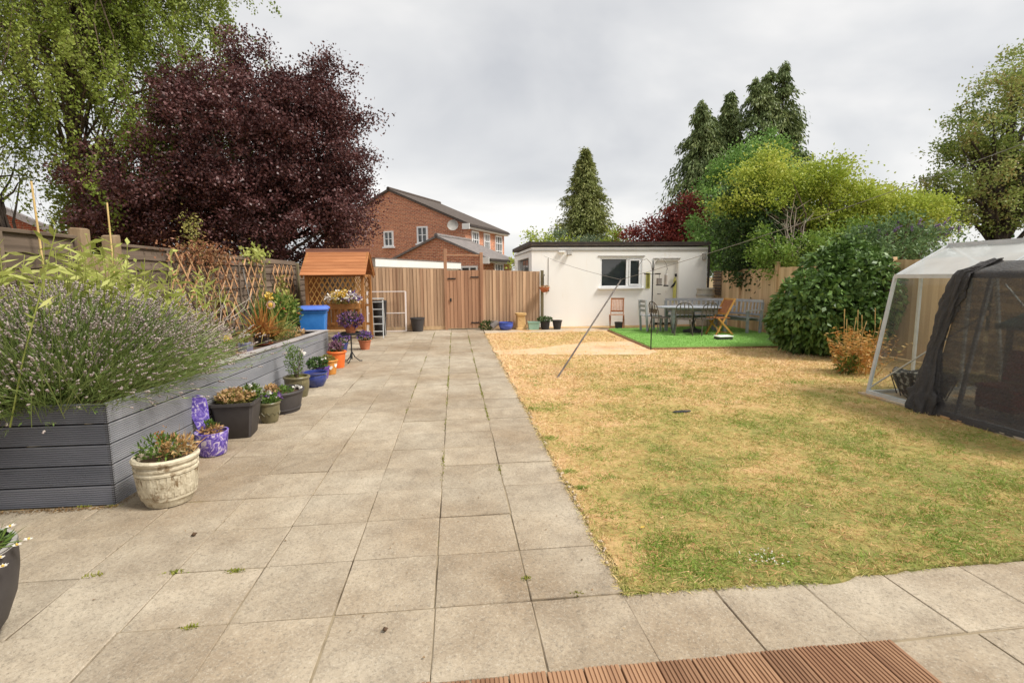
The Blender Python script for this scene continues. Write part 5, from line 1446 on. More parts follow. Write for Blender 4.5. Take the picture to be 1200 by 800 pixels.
MB().tube([(0.1, 0.0, 0.0), (-0.08, 0.0, 1.25)], 0.014, 8).build('shaft', M['galv'], sp_); MB().tube([(-0.08, -0.06, 1.26), (-0.08, 0.06, 1.26)], 0.014, 6).build('grip', M['black_plastic'], sp_); MB().box((0.1, 0, 0.03), (0.02, 0.15, 0.2)).build('blade', M['galv'], sp_)

# ------------------------------------------------------------------ along the back fence
st = thing('step_ladder', 'small aluminium step ladder beside the arbour', 'step ladder', (-2.14, 14.55, 0), R(0))
for x in (-0.16, 0.16):
    MB().bar((x, -0.22, 0.01), (x * 0.9, 0.0, 1.08), 0.025, 0.05).build('front_rail', M['alu'], st); MB().bar((x, 0.26, 0.01), (x * 0.9, 0.03, 1.05), 0.02, 0.03).build('rear_rail', M['alu'], st)
for i in range(5):
    z = 0.2 + i * 0.2; y = -0.22 + 0.22 * z / 1.08
    MB().box((0, y, z), (0.31, 0.085, 0.022)).build('tread', M['alu'], st)
MB().box((0, 0.01, 1.09), (0.34, 0.16, 0.03)).build('top_step', M['alu'], st, bevel=0.006)
hb = thing('black_water_container', 'black plastic container standing behind the step ladder', 'container', (-2.17, 15.15, 0))
MB().lathe([(0.15, 0), (0.165, 0.02), (0.18, 0.5), (0.2, 0.95), (0.21, 0.96), (0.21, 1.0), (0.18, 1.02), (0.001, 1.03)], 24, cap=(True, False)).build('tub', M['black_plastic'], hb, smooth=True); MB().lathe([(0.184, 0.48), (0.192, 0.5), (0.184, 0.52)], 24, cap=(False, False)).build('hoop', M['anthracite'], hb)
M['pale_frame'] = mat('pale_pink_frame', (226, 212, 206), (236, 226, 220), 8, rough=0.5)
wf = thing('pale_metal_frame', 'white metal frame with mesh lower half leaning on the back fence', 'metal frame', (-2.1, 16.05, 0))
def tilt(x, z): return (x, 0.17 * z / 1.25, z)
for a, b in (((-0.58, 0.02), (-0.58, 1.24)), ((0.58, 0.02), (0.58, 1.24)), ((-0.58, 1.24), (0.58, 1.24)), ((-0.58, 0.58), (0.58, 0.58)), ((-0.58, 0.03), (0.58, 0.03))):
    MB().bar(tilt(*a), tilt(*b), 0.045 if a[0] == b[0] else 0.03, 0.03).build('frame_bar', M['pale_frame'], wf)
mb = MB()
for i in range(24): mb.bar(tilt(-0.56 + i * 0.048, 0.05), tilt(-0.56 + i * 0.048, 0.57), 0.004, 0.004)
for i in range(11): mb.bar(tilt(-0.57, 0.05 + i * 0.05), tilt(0.57, 0.05 + i * 0.05), 0.004, 0.004)
mb.build('wire_mesh', M['galv'], wf)
GB = 'pots and clutter along the back fence'
pot('black_bucket_pot', 'large empty dark pot left of the garden gate', (-1.17, 16.1, 0), wall_prof(0.16, 0.215, 0.43, 0.015, 0.015), M['anthracite'], 0.2, 0.36, group=GB)
cl = thing('leafy_weeds', 'clump of low green weeds at the gate post foot', 'weeds', (0.98, 16.05, 0), 0)
bush(cl, 'foliage', (0, 0, 0.14), (0.24, 0.13, 0.14), 320, 0.08, 0.03, M['g_dark']); tuft(cl, 'stems', (0, 0, 0), 14, 0.3, 0.01, 1.0, 0.3, M['g_mid'])
gc = thing('grey_watering_can', 'grey object lying tipped beside the blue bowl', 'watering can', (1.14, 15.95, 0.0))
MB().lathe([(0.001, 0), (0.09, 0.0), (0.095, 0.02), (0.085, 0.24), (0.06, 0.26), (0.001, 0.262)], 18, cap=(False, False)).build('body', M['roof_grey'], gc, smooth=True).rotation_euler = (0, R(52), R(20)); gc.children[0].location = (-0.02, 0, 0.10)
MB().tube([(0.17, 0.05, 0.22), (0.25, 0.06, 0.12), (0.28, 0.06, 0.03)], [0.02, 0.016, 0.025], 8).build('spout', M['roof_grey'], gc, smooth=True); MB().tube([(-0.05, 0, 0.2), (0.02, 0.02, 0.3), (0.13, 0.04, 0.27)], 0.012, 6).build('handle', M['roof_grey'], gc)
pot('blue_bowl', 'bright blue glazed bowl by the back fence', (1.58, 16.0, 0), [(0.13, 0), (0.16, 0.02), (0.215, 0.10), (0.225, 0.17), (0.21, 0.21), (0.235, 0.235), (0.23, 0.25), (0.2, 0.245), (0.195, 0.18)], M['blue_glaze_back'], 0.19, 0.2, group=GB)
ch = thing('buff_chimney_pot', 'tall buff square chimney pot between blue bowl and mint trough', 'chimney pot', (2.06, 16.1, 0), R(4), GB)
MB().lathe([(0.17, 0), (0.17, 0.04), (0.145, 0.06), (0.125, 0.44), (0.13, 0.45), (0.16, 0.46), (0.165, 0.52), (0.13, 0.53), (0.115, 0.50), (0.11, 0.3)], 32, sq=0.95).build('body', M['buff_clay'], ch, smooth=True); MB().lathe([(0.001, 0), (0.11, 0)], 16, (0, 0, .47), cap=(False, False)).build('soil', M['soil'], ch)
mt = thing('mint_trough', 'pale mint green rectangular planter by the garage corner', 'plant trough', (2.45, 15.92, 0), 0, GB)
MB().add([(x * w, y * d, z) for z, w, d in ((0.0, 0.15, 0.10), (0.24, 0.18, 0.12)) for x, y in ((-1, -1), (1, -1), (1, 1), (-1, 1))], [(0, 3, 2, 1), (0, 1, 5, 4), (1, 2, 6, 5), (2, 3, 7, 6), (3, 0, 4, 7)]).build('trough', M['mint'], mt)
rf_ = MB(); rect = [(0, -0.125, 0.375, 0.02), (0, 0.125, 0.375, 0.02)]
for a, b, c, d in rect: rf_.box((a, b, 0.245), (c, d, 0.03))
for s in (-1, 1): rf_.box((s * 0.18, 0, 0.245), (0.02, 0.23, 0.03))
rf_.build('rim', M['mint'], mt); MB().box((0, 0, 0.2), (0.33, 0.21, 0.01)).build('soil', M['soil'], mt)
t = pot('black_pot', 'black pot with spreading green plant by the garage corner', (2.82, 15.92, 0), wall_prof(0.12, 0.15, 0.28, 0.012, 0.012), M['black_plastic'], 0.13, 0.25, group=GB)
bush(t, 'foliage', (0, 0, 0.31), (0.24, 0.2, 0.08), 300, 0.07, 0.03, M['g_dark'])
pot('black_pot', 'empty black pot rightmost of the row by the garage corner', (3.2, 15.9, 0), wall_prof(0.11, 0.15, 0.29, 0.014, 0.012), M['black_plastic'], 0.135, 0.24, group=GB)
hk = thing('hanging_basket', 'brown hanging basket on the fence post beside the garage', 'hanging basket', (2.84, 16.15, 1.18))
MB().lathe([(0.001, -0.02), (0.07, -0.01), (0.13, 0.05), (0.16, 0.12), (0.165, 0.14), (0.15, 0.14), (0.001, 0.10)], 20, cap=(False, False)).build('bowl', M['terracotta'], hk, smooth=True)
bush(hk, 'dry_plants', (0, 0, 0.14), (0.15, 0.15, 0.05), 160, 0.05, 0.02, M['g_dry']); MB().tube([(0, 0.16, 0.14), (0, 0.16, 0.5), (0, 0.04, 0.55), (0, 0, 0.5)], 0.008, 6).build('bracket', M['black_metal'], hk)
fp = MB().box((0, 0, 0.93), (0.09, 0.09, 1.86)).build('fence_post', M['post_green'], bevel=0.006); fp.location = (2.80, 16.38, 0); tag(fp, 'greenish post ending the back fence at the garage', 'fence post')

# ------------------------------------------------------------------ folding wooden chairs
M['teak'] = mat('teak', (144, 90, 54), (170, 112, 70), 6, rough=0.6, stretch=(1, 1, 0.3), ovar=0.06)
M['teak_pale'] = mat('pale_teak', (176, 136, 112), (200, 160, 136), 6, rough=0.7, ovar=0.06)
M['teak_gold'] = mat('golden_teak', (172, 124, 62), (194, 146, 80), 6, rough=0.55, ovar=0.05)
def folding_chair(label, loc, rz, ms, mf):
    """faces local -Y; X-crossed legs, slatted back and seat"""
    t = thing('folding_chair', label, 'chair', loc, rz, 'folding wooden chairs')
    for x in (-0.22, 0.22):
        MB().bar((x, -0.26, 0.01), (x, 0.10, 0.45), 0.028, 0.05).build('rear_leg', mf, t) if False else None
        MB().bar((x, 0.28, 0.012), (x, -0.20, 0.46), 0.026, 0.048, (0, 0, 1)).build('leg', mf, t)
        MB().bar((x * 0.88, -0.24, 0.012), (x * 0.88, 0.34, 0.96), 0.026, 0.048, (0, 0, 1)).build('leg', mf, t)
    for i in range(7):
        MB().box((0, -0.21 + i * 0.062, 0.462), (0.42, 0.05, 0.018)).build('seat_slat', ms, t)
    for i in range(8):
        x = -0.165 + i * 0.047
        MB().bar((x, 0.11, 0.58), (x, 0.33, 0.93), 0.036, 0.014, (0, -1, 0.6)).build('back_slat', ms, t)
    MB().bar((-0.21, 0.335, 0.945), (0.21, 0.335, 0.945), 0.03, 0.05).build('top_rail', mf, t); MB().bar((-0.2, 0.10, 0.565), (0.2, 0.10, 0.565), 0.03, 0.045).build('lower_rail', mf, t)
    MB().bar((-0.2, 0.24, 0.05), (0.2, 0.24, 0.05), 0.025, 0.03).build('stretcher', mf, t)
    return t
folding_chair('weathered folding chair standing against the garage wall under its window', (5.03, 15.55, 0.0), R(-20), M['teak_pale'], M['teak'])
folding_chair('golden brown folding chair at the right of the garden table', (7.02, 13.0, 0.07), R(-78), M['teak'], M['teak_gold'])
pot('small_black_pot', 'small black pot tucked under the pale folding chair', (5.05, 15.42, 0), wall_prof(0.1, 0.125, 0.24, .01, .01), M['black_plastic'], 0.11, 0.2, group=GB)

# ------------------------------------------------------------------ grey garden table, curved bench, metal chairs
M['grey_wood'] = mat('grey_painted_wood', (140, 144, 150), (166, 168, 172), 6, rough=0.7, ovar=0.06, bump=0.2)
M['grey_pale'] = mat('pale_grey_wood', (172, 170, 172), (196, 192, 192), 6, rough=0.7, ovar=0.05)
TZ = 0.07
tb = thing('garden_table', 'oval grey painted wooden garden table on the green pad', 'table', (6.72, 13.75, TZ), R(-4))
ea, eb = 1.12, 0.62
for i in range(10):
    y0 = -eb + 2 * eb * i / 10 + 0.006; y1 = -eb + 2 * eb * (i + 1) / 10 - 0.006
    pts = [(ea * math.sqrt(max(0, 1 - (y / eb) ** 2)), y) for y in np.linspace(y0, y1, 5)]
    poly = [(max(x, .05), y) for x, y in pts] + [(-max(x, .05), y) for x, y in reversed(pts)]
    MB().prism(poly, (0, 0, 0.70), (0, 0, 0.728), (1, 0, 0), (0, 1, 0)).build('top_plank', M['grey_wood'], tb)
for x, y in ((-0.72, -0.3), (0.72, -0.3), (-0.72, 0.3), (0.72, 0.3)):
    MB().box((x, y, 0.35), (0.085, 0.085, 0.70)).build('leg', M['grey_wood'], tb, bevel=0.008)
for y in (-0.3, 0.3): MB().box((0, y, 0.645), (1.36, 0.028, 0.10)).build('apron', M['grey_wood'], tb)
for x in (-0.72, 0.72): MB().box((x, 0, 0.645), (0.028, 0.52, 0.10)).build('apron', M['grey_wood'], tb)
pb = thing('parasol_base', 'black round parasol base and pole stub under the table', 'parasol base', (6.62, 13.65, TZ))
MB().lathe([(0.26, 0), (0.28, 0.02), (0.27, 0.06), (0.12, 0.10), (0.05, 0.14), (0.045, 0.3), (0.001, 0.3)], 28).build('base', M['black_plastic'], pb, smooth=True); MB().tube([(0, 0, 0.25), (0, 0, 0.69)], 0.03, 10).build('pole', M['black_metal'], pb)
cb = thing('curved_bench', 'curved grey slatted bench wrapping behind the garden table', 'bench', (6.55, 13.2, TZ))
def arc(r, a): return (r * math.cos(R(a)), r * math.sin(R(a)))
A0, A1 = -2, 96; NA = 12
for r, z in ((1.36, 0.42), (1.46, 0.42), (1.56, 0.42), (1.66, 0.42)):
    mb = MB(); aa = np.linspace(A0, A1, NA)
    for a, b in zip(aa, aa[1:]): mb.bar((*arc(r, a - .2), z), (*arc(r, b + .2), z), 0.085, 0.022)
    mb.build('seat_slat', M['grey_wood'], cb)
for r, z, h in ((1.76, 0.50, 0.05), (1.80, 0.87, 0.075), (1.38, 0.36, 0.06), (1.70, 0.36, 0.06)):
    mb = MB(); aa = np.linspace(A0, A1, NA)
    for a, b in zip(aa, aa[1:]): mb.bar((*arc(r, a - .2), z), (*arc(r, b + .2), z), 0.04, h)
    mb.build('rail', M['grey_pale'] if z > 0.8 else M['grey_wood'], cb)
for a in np.linspace(A0 + 5, A1 - 5, 22):
    MB().bar((*arc(1.765, a), 0.52), (*arc(1.80, a), 0.84), 0.016, 0.055, (*arc(1, a + 90), 0)).build('back_slat', M['grey_pale'], cb)
for a in (A0, (A0 + A1) / 2, A1):
    MB().bar((*arc(1.38, a), 0), (*arc(1.38, a), 0.60 if a != (A0 + A1) / 2 else 0.4), 0.06, 0.06, (*arc(1, a), 0)).build('leg', M['grey_wood'], cb)
    MB().bar((*arc(1.74, a), 0), (*arc(1.79, a), 0.84), 0.06, 0.06, (*arc(1, a), 0)).build('leg', M['grey_wood'], cb)
for a in (A0, A1): MB().bar((*arc(1.33, a), 0.615), (*arc(1.80, a), 0.64), 0.075, 0.03).build('arm', M['grey_pale'], cb)

M['brown_metal'] = mat('brown_metal', (84, 74, 68), (108, 96, 88), 8, rough=0.5, metal=0.2)
def bistro(label, loc, rz):
    """faces local -Y: tube legs, round seat, arched back with slats"""
    t = thing('metal_chair', label, 'chair', loc, rz, 'brown metal bistro chairs')
    for x, y in ((-0.19, -0.19), (0.19, -0.19), (-0.19, 0.19), (0.19, 0.19)):
        MB().tube([(x * 0.9, y * 0.9, 0.44), (x * 1.08, y * 1.1, 0.2), (x * 1.22, y * 1.3, 0.0)], 0.013, 7).build('leg', M['brown_metal'], t, smooth=True)
    MB().lathe([(0.001, 0.45), (0.2, 0.452), (0.225, 0.445), (0.225, 0.43), (0.001, 0.432)], 24, cap=(False, False)).build('seat', M['brown_metal'], t, smooth=True)
    pts = [(-0.2, 0.17, 0.44), (-0.22, 0.21, 0.62), (-0.2, 0.25, 0.78), (-0.12, 0.28, 0.86), (0, 0.29, 0.89), (0.12, 0.28, 0.86), (0.2, 0.25, 0.78), (0.22, 0.21, 0.62), (0.2, 0.17, 0.44)]
    MB().tube(pts, 0.013, 7).build('back_frame', M['brown_metal'], t, smooth=True)
    for x in (-0.1, 0.0, 0.1):
        MB().tube([(x, 0.2, 0.46), (x * 1.05, 0.245, 0.66), (x, 0.284, 0.865)], 0.012, 6).build('back_bar', M['brown_metal'], t)
    MB().box((0, 0.235, 0.63), (0.40, 0.012, 0.11)).build('back_plate', M['brown_metal'], t)
    MB().tube([(-0.2, -0.2, 0.22), (0.2, -0.2, 0.22)], 0.009, 6).build('stretcher', M['brown_metal'], t)
    return t
bistro('brown metal chair tucked under the left end of the table', (5.65, 13.62, TZ), R(100))
bistro('brown metal chair at the near left side of the table', (6.05, 13.05, TZ), R(160))
bistro('brown metal chair hidden behind a front table leg', (6.62, 12.98, TZ), R(185))
gcx = thing('grey_slat_chair', 'grey wooden chair at the left end behind the feeder pole', 'chair', (5.62, 14.25, TZ), R(95))
for x in (-0.21, 0.21):
    MB().box((x, -0.2, 0.22), (0.05, 0.05, 0.44)).build('leg', M['grey_wood'], gcx); MB().bar((x, 0.2, 0), (x, 0.27, 0.9), 0.05, 0.05).build('leg', M['grey_wood'], gcx)
for i in range(6): MB().box((0, -0.2 + i * 0.08, 0.45), (0.46, 0.065, 0.02)).build('seat_slat', M['grey_wood'], gcx)
for z in (0.6, 0.73, 0.86): MB().box((0, 0.2 + z * 0.078 - .02, z), (0.38, 0.02, 0.08)).build('back_slat', M['grey_wood'], gcx)

bx_ = thing('low_white_topped_box', 'low dark box with white lid lying on the green pad', 'box', (6.62, 12.0, TZ), R(4))
MB().box((0, 0, 0.035), (0.36, 0.26, 0.07)).build('body', M['anthracite'], bx_, bevel=0.008); MB().box((0, 0, 0.083), (0.385, 0.285, 0.026)).build('lid', M['white_paint'], bx_, bevel=0.006)
M['beige_plastic'] = mat('beige_plastic', (168, 160, 146), (186, 178, 164), 5, rough=0.6)
wb_ = thing('water_butt', 'beige banded barrel water butt at the garage right corner', 'water butt', (8.12, 15.95, 0))
MB().lathe([(0.24, 0), (0.25, 0.02), (0.285, 0.3), (0.30, 0.62), (0.29, 0.95), (0.27, 1.18), (0.285, 1.19), (0.285, 1.23), (0.25, 1.25), (0.001, 1.26)], 28).build('barrel', M['beige_plastic'], wb_, smooth=True)
for z, r in ((0.35, 0.292), (0.88, 0.298), (1.03, 0.288)): MB().lathe([(r - .01, z - .03), (r + .012, z - .015), (r + .012, z + .015), (r - .01, z + .03)], 28, cap=(False, False)).build('hoop', M['lintel_grey'], wb_, smooth=True)
lf = thing('dark_slat_screen', 'dark slatted louvre between garage and right fence', 'screen', (8.53, 16.05, 0))
for i in range(9): MB().box((0.02, 0, 1.05 + i * 0.09), (0.02, 0.5, 0.06)).build('slat', M['fence_old'], lf)

# ------------------------------------------------------------------ ornaments by the door
M['yellow_card'] = mat('yellow_green_card', (196, 188, 96), (214, 208, 128), 12, rough=0.7, spots=(226, 220, 170), sscale=14, sth=0.6)
pl = thing('door_ornament', 'tall yellow wooden ornament with a dark bird on the garage door', 'door ornament', (7.36, GY0 + 0.01, 0.95))
MB().prism([(-0.05, -0.45), (0.06, -0.45), (0.06, 0.25), (0.03, 0.38), (-0.01, 0.42), (-0.04, 0.3)], (0, -0.012, 0.25), (0, 0.012, 0.25), (1, 0, 0), (0, 0, 1)).build('panel', M['yellow_card'], pl)
MB().prism([(-0.13, -0.06), (-0.02, -0.02), (0.04, 0.08), (0.05, 0.16), (0.02, 0.18), (-0.01, 0.10), (-0.08, 0.03)], (-0.02, -0.03, 0.36), (-0.02, -0.014, 0.36), (1, 0, 0), (0, 0, 1)).build('bird', M['black_metal'], pl)
MB().box((0.02, -0.03, 0.72), (0.06, 0.03, 0.10)).build('top_knob', M['black_metal'], pl)
yc = thing('yellow_wall_sign', 'narrow yellow patterned plaque on the wall left of the door', 'plaque', (6.42, GY0 - 0.012, 1.5))
MB().box((0, 0, 0), (0.14, 0.016, 0.52)).build('board', M['yellow_card'], yc); MB().box((0, -0.012, 0), (0.09, 0.008, 0.44)).build('pattern', M['g_olive'], yc)

# ------------------------------------------------------------------ bird feeder pole, clothes prop and line
fd = thing('bird_feeder_pole', 'slim black bird feeder pole with hooks before the green pad', 'feeder pole', (4.33, 10.93, 0))
MB().tube([(0, 0, -0.02), (0, 0, 1.98)], 0.014, 8).build('pole', M['black_metal'], fd)
def hook(s, y=0.0):
    return [(0, y, 1.72), (s * 0.05, y, 1.93), (s * 0.14, y, 2.02), (s * 0.24, y, 2.0), (s * 0.31, y, 1.9), (s * 0.33, y, 1.8), (s * 0.31, y, 1.76)]
for s in (-1, 1): MB().tube(hook(s), 0.007, 6).build('hook', M['galv'], fd)
MB().tube([(-0.15, 0, 1.69), (0.15, 0, 1.69)], 0.008, 6).build('crossbar', M['black_metal'], fd)
for x in (-0.14, 0.12): MB().lathe([(0.001, 1.68), (0.05, 1.685), (0.07, 1.71), (0.062, 1.71), (0.001, 1.692)], 14, (x, 0, 0), cap=(False, False)).build('dish', M['black_metal'], fd)
f1 = thing('hanging_feeder', 'small dark bird feeder hanging beside the pole', 'bird feeder', (4.48, 10.93, 1.45))
MB().box((0, 0, 0.08), (0.09, 0.09, 0.14)).build('cage', M['galv'], f1); MB().box((0, 0, 0.0), (0.11, 0.11, 0.02)).build('tray', M['black_metal'], f1); MB().tube([(0, 0, 0.15), (0, 0, 0.24)], 0.004, 4).build('hanger', M['black_metal'], f1)
f2 = thing('hanging_feeder', 'pale mesh bird feeder hanging from the right hook', 'bird feeder', (4.64, 10.93, 1.42))
MB().lathe([(0.03, 0), (0.04, 0.01), (0.04, 0.25), (0.02, 0.28)], 12, cap=(True, True)).build('tube', M['lintel_grey'], f2); MB().lathe([(0.001, 0), (0.055, 0.0), (0.055, 0.03), (0.04, 0.03)], 12, cap=(False, False)).build('tray', M['black_metal'], f2); MB().tube([(0, 0, 0.27), (-.01, 0, 0.34)], 0.004, 4).build('hanger', M['black_metal'], f2)
PT = Vector((2.94, 8.9, 1.58))
pr = thing('clothes_prop', 'slanting grey metal clothes prop stuck in the lawn', 'clothes prop', (1.63, 8.13, 0))
MB().tube([(0, 0, -0.01), PT - Vector((1.63, 8.13, 0))], [0.015, 0.013], 8).build('pole', mat('dull_prop_metal', (104, 96, 92), (130, 122, 116), 10, rough=.55, metal=.3), pr, smooth=True)
d_ = (PT - Vector((1.63, 8.13, 0)))
MB().tube([d_ * 0.999, d_ * 1.012 + Vector((-.02, 0, .03))], 0.007, 5).build('fork', M['black_plastic'], pr); MB().tube([d_ * 0.999, d_ * 1.012 + Vector((.03, 0, .0))], 0.007, 5).build('fork', M['black_plastic'], pr)
ln = thing('washing_line', 'thin grey washing line sagging from the garage over the lawn', 'washing line', (2.9, 16.58, 2.32))
def catenary(a, b, sag, n=14): return [Vector(a).lerp(Vector(b), i / n) - Vector((0, 0, sag * 4 * (i / n) * (1 - i / n))) for i in range(n + 1)]
MB().tube(catenary((2.9, 16.58, 2.32), PT + Vector((0, 0, .012)), 0.05), 0.004, 5).build('line', M['galv'], ln, world=True)
MB().tube(catenary(PT + Vector((0, 0, .012)), (5.75, 4.75, 2.95), 0.06), 0.004, 5).build('line', M['galv'], ln, world=True)

# ------------------------------------------------------------------ small things on the lawn
bl = MB().prism([(-0.10, 0.0), (-0.06, 0.028), (0.04, 0.03), (0.12, 0.012), (0.13, -0.006), (0.05, -0.03), (-0.05, -0.028)], (0, 0, 0), (0, 0, 0.018), (1, 0, 0), (0, 1, 0)).build('dark_slate_piece', M['black_plastic'], None, bevel=0.006); bl.location = (2.68, 5.78, 0.012); bl.rotation_euler = (R(4), R(-5), R(-10)); tag(bl, 'flat dark slate piece lying in the middle of the lawn', 'slate')
dz = thing('daisy_patch', 'little patch of white daisies near the lawn front edge', 'daisies', (1.79, 2.62, 0.0))
P = RNG.normal(size=(26, 3)) * [.07, .05, 0] + [0, 0, .03]; leaves('flowers', np.repeat(P, 5, 0), rdir(130) + [0, 0, .2], 0.008, 0.006, M['f_white'], dz, flat=.8); bush(dz, 'foliage', (0, 0, 0.006), (0.10, 0.06, 0.010), 170, 0.025, 0.010, M['tuft'], .3)
lv = leaves('fallen_leaf', [(1.17, 3.05, 0.022)], np.array([(1, .4, .1)]), 0.05, 0.035, M['f_yellow']); tag(lv, 'single yellow fallen leaf near the lawn corner', 'leaf')
for x, y, r, lab in ((-0.36, 2.28, 0.017, 'small dark clod on the slabs at bottom centre'), (-1.72, 3.36, 0.014, 'small dark clod near the stone barrel pot')):
    o = blobs('soil_clod', [(x, y, r * .7)], r, M['soil'], None); tag(o, lab, 'clod', 'dark clods on the slabs')

# crumbs of soil and dead leaf gathered at the planter foot and along the lawn edge; foot crumbs also stand in for contact shadow
M['litter'] = leafmat('dead_leaf_crumbs', [(96, 76, 54), (140, 110, 74), (120, 96, 66), (176, 146, 100)], 0.1, nscale=5)
m = 700
u = RNG.uniform(0, 1, m)
Q = np.concatenate([np.stack([-4.1 + 1.6 * u, 3.90 - np.abs(RNG.normal(0, .03, m)), np.full(m, .004)], 1),
                    np.stack([-2.52 - 0.045 * u + np.abs(RNG.normal(0, .035, m)), 3.95 + 6.7 * u, np.full(m, .004)], 1),
                    np.stack([RNG.uniform(-2.4, 0.8, 260), RNG.uniform(2, 15, 260), np.full(260, .004)], 1)])
D = rdir(len(Q)); D[:, 2] = np.abs(D[:, 2]) * .3
o = leaves('leaf_litter', Q, D, 0.016, 0.010, M['litter'], patio, flat=.7)
m = 60
Q = np.stack([0.862 + RNG.normal(0, .012, m), 2.6 * (12 / 2.6) ** RNG.uniform(0, 1, m), np.full(m, .01)], 1)
blobs('edge_stones', Q, 0.012, M['path'], lawn, None, 1.4, .3)
# ------------------------------------------------------------------ greenhouse with shade netting
gh = thing('greenhouse', 'aluminium framed glass greenhouse at the right edge of the lawn', 'greenhouse', (5.6, 6.3, 0))
M['gh_glass'] = glassmat('greenhouse_glass', (0.92, 0.95, 0.92), 0.965)
M['gh_roof'] = glassmat('twinwall_roof', (0.80, 0.83, 0.82), 0.45, 0.15)
gx0, gx1, xm = 5.60, 7.66, 6.63
ex0, ex1, ez, rz_ = 5.87, 7.39, 1.62, 2.03
yN, yF = 3.55, 6.30
bays = [6.30, 5.05, 3.55]
def gbar(a, b, w=0.035, h=0.035, name='frame_bar'): MB().bar(a, b, w, h).build(name, M['alu'], gh, world=True)
MB().box(((gx0 + gx1) / 2, (yN + yF) / 2, 0.0), (gx1 - gx0 + 0.16, yF - yN + 0.16, 0.07)).build('base_slab', M['path'], gh, world=True)
for s, (gx, ex) in enumerate(((gx0, ex0), (gx1, ex1))):
    for y in bays:
        gbar((gx, y, 0.04), (ex, y, ez)); gbar((ex, y, ez), (xm, y, rz_), 0.03, 0.03)
    gbar((gx, yN, 0.055), (gx, yF, 0.055), 0.05, 0.045); gbar((ex, yN, ez), (ex, yF, ez), 0.045, 0.05)
    for k in range(2):
        a, b = bays[k] - 0.02, bays[k + 1] + 0.02
        MB().add([(gx, a, 0.07), (gx, b, 0.07), (ex, b, ez - .02), (ex, a, ez - .02)], [(0, 1, 2, 3)]).build('side_pane', M['gh_glass'], gh, world=True)
        MB().add([(ex, a, ez + .02), (ex, b, ez + .02), (xm, b, rz_ - .01), (xm, a, rz_ - .01)], [(0, 1, 2, 3)]).build('roof_pane', M['gh_roof'], gh, world=True)
gbar((xm, yN, rz_), (xm, yF, rz_), 0.05, 0.05)
gbar((gx0, yF - 0.03, 0.12), (5.80, 5.08, 1.15), 0.028, 0.012, 'brace'); gbar((gx1, 5.1, 0.08), (7.42, 6.2, 1.5), 0.028, 0.012, 'brace')
for y in (yF,):
    gbar((gx0, y, 0.05), (gx1, y, 0.05), 0.045, 0.045); gbar((ex0, y, ez), (ex1, y, ez), 0.03, 0.035)
    for x in (6.25, 7.0): gbar((x, y, 0.06), (x, y, ez + (rz_ - ez) * (1 - abs(x - xm) / (xm - ex0))), 0.035, 0.03)
    for a, b, at, bt in ((gx0, 6.23, ex0, 6.23), (6.27, 6.98, 6.27, 6.98), (7.02, gx1, 7.02, ex1)):
        MB().add([(a, y, 0.07), (b, y, 0.07), (bt, y, ez - .02), (at, y, ez - .02)], [(0, 1, 2, 3)]).build('end_pane', M['gh_glass'], gh, world=True)
    MB().add([(ex0 + .04, y, ez + .02), (ex1 - .04, y, ez + .02), (xm, y, rz_ - .03)], [(0, 1, 2)]).build('gable_pane', M['gh_glass'], gh, world=True)
MB().add([(xm - .03, yF, rz_ + .02), (xm + .03, yF, rz_ + .02), (xm, yF - .02, rz_ + .14), (xm, yF + .03, rz_ + .02)], [(0, 1, 2), (1, 3, 2), (3, 0, 2)]).build('finial', M['alu'], gh, world=True)

def netmat(name, dens):
    m = bpy.data.materials.new(name); m.use_nodes = True
    N, L = m.node_tree.nodes, m.node_tree.links; out = N['Material Output']; p = N['Principled BSDF']
    p.inputs['Base Color'].default_value = lin((62, 59, 58)); p.inputs['Roughness'].default_value = 0.7
    t = N.new('ShaderNodeBsdfTransparent'); s = N.new('ShaderNodeMixShader')
    tc = N.new('ShaderNodeTexCoord'); n = N.new('ShaderNodeTexNoise'); n.inputs['Scale'].default_value = 3.0; n.inputs['Detail'].default_value = 6
    mp = N.new('ShaderNodeMapping'); mp.inputs['Scale'].default_value = (1, 1, 6); L.new(tc.outputs['Object'], mp.inputs['Vector']); L.new(mp.outputs[0], n.inputs['Vector'])
    r = N.new('ShaderNodeMapRange'); r.inputs['From Min'].default_value = 0.3; r.inputs['From Max'].default_value = 0.7
    r.inputs['To Min'].default_value = dens - 0.09; r.inputs['To Max'].default_value = dens + 0.09; L.new(n.outputs['Fac'], r.inputs['Value'])
    wv = N.new('ShaderNodeTexWave'); wv.bands_direction = 'Z'; wv.inputs['Scale'].default_value = 26.0; wv.inputs['Distortion'].default_value = 1.5; wv.inputs['Detail'].default_value = 2
    L.new(tc.outputs['Object'], wv.inputs['Vector'])
    wa = N.new('ShaderNodeMath'); wa.operation = 'MULTIPLY_ADD'; wa.inputs[1].default_value = 0.10; L.new(wv.outputs['Color'], wa.inputs[0]); L.new(r.outputs[0], wa.inputs[2])
    bn = N.new('ShaderNodeTexNoise'); bn.inputs['Scale'].default_value = 40; bn.inputs['Detail'].default_value = 5; L.new(tc.outputs['Object'], bn.inputs['Vector'])
    bp = N.new('ShaderNodeBump'); bp.inputs['Strength'].default_value = 0.8; bp.inputs['Distance'].default_value = 0.02; L.new(bn.outputs['Fac'], bp.inputs['Height']); L.new(bp.outputs[0], p.inputs['Normal'])
    L.new(wa.outputs[0], s.inputs[0]); L.new(t.outputs[0], s.inputs[1]); L.new(p.outputs[0], s.inputs[2]); L.new(s.outputs[0], out.inputs['Surface'])
    return m
M['net'] = netmat('shade_netting', 0.82); M['net_fold'] = netmat('bunched_netting', 0.90)
nt_ = thing('shade_netting', 'black shade netting draped over the greenhouse side', 'netting', (5.5, 4.4, 0))
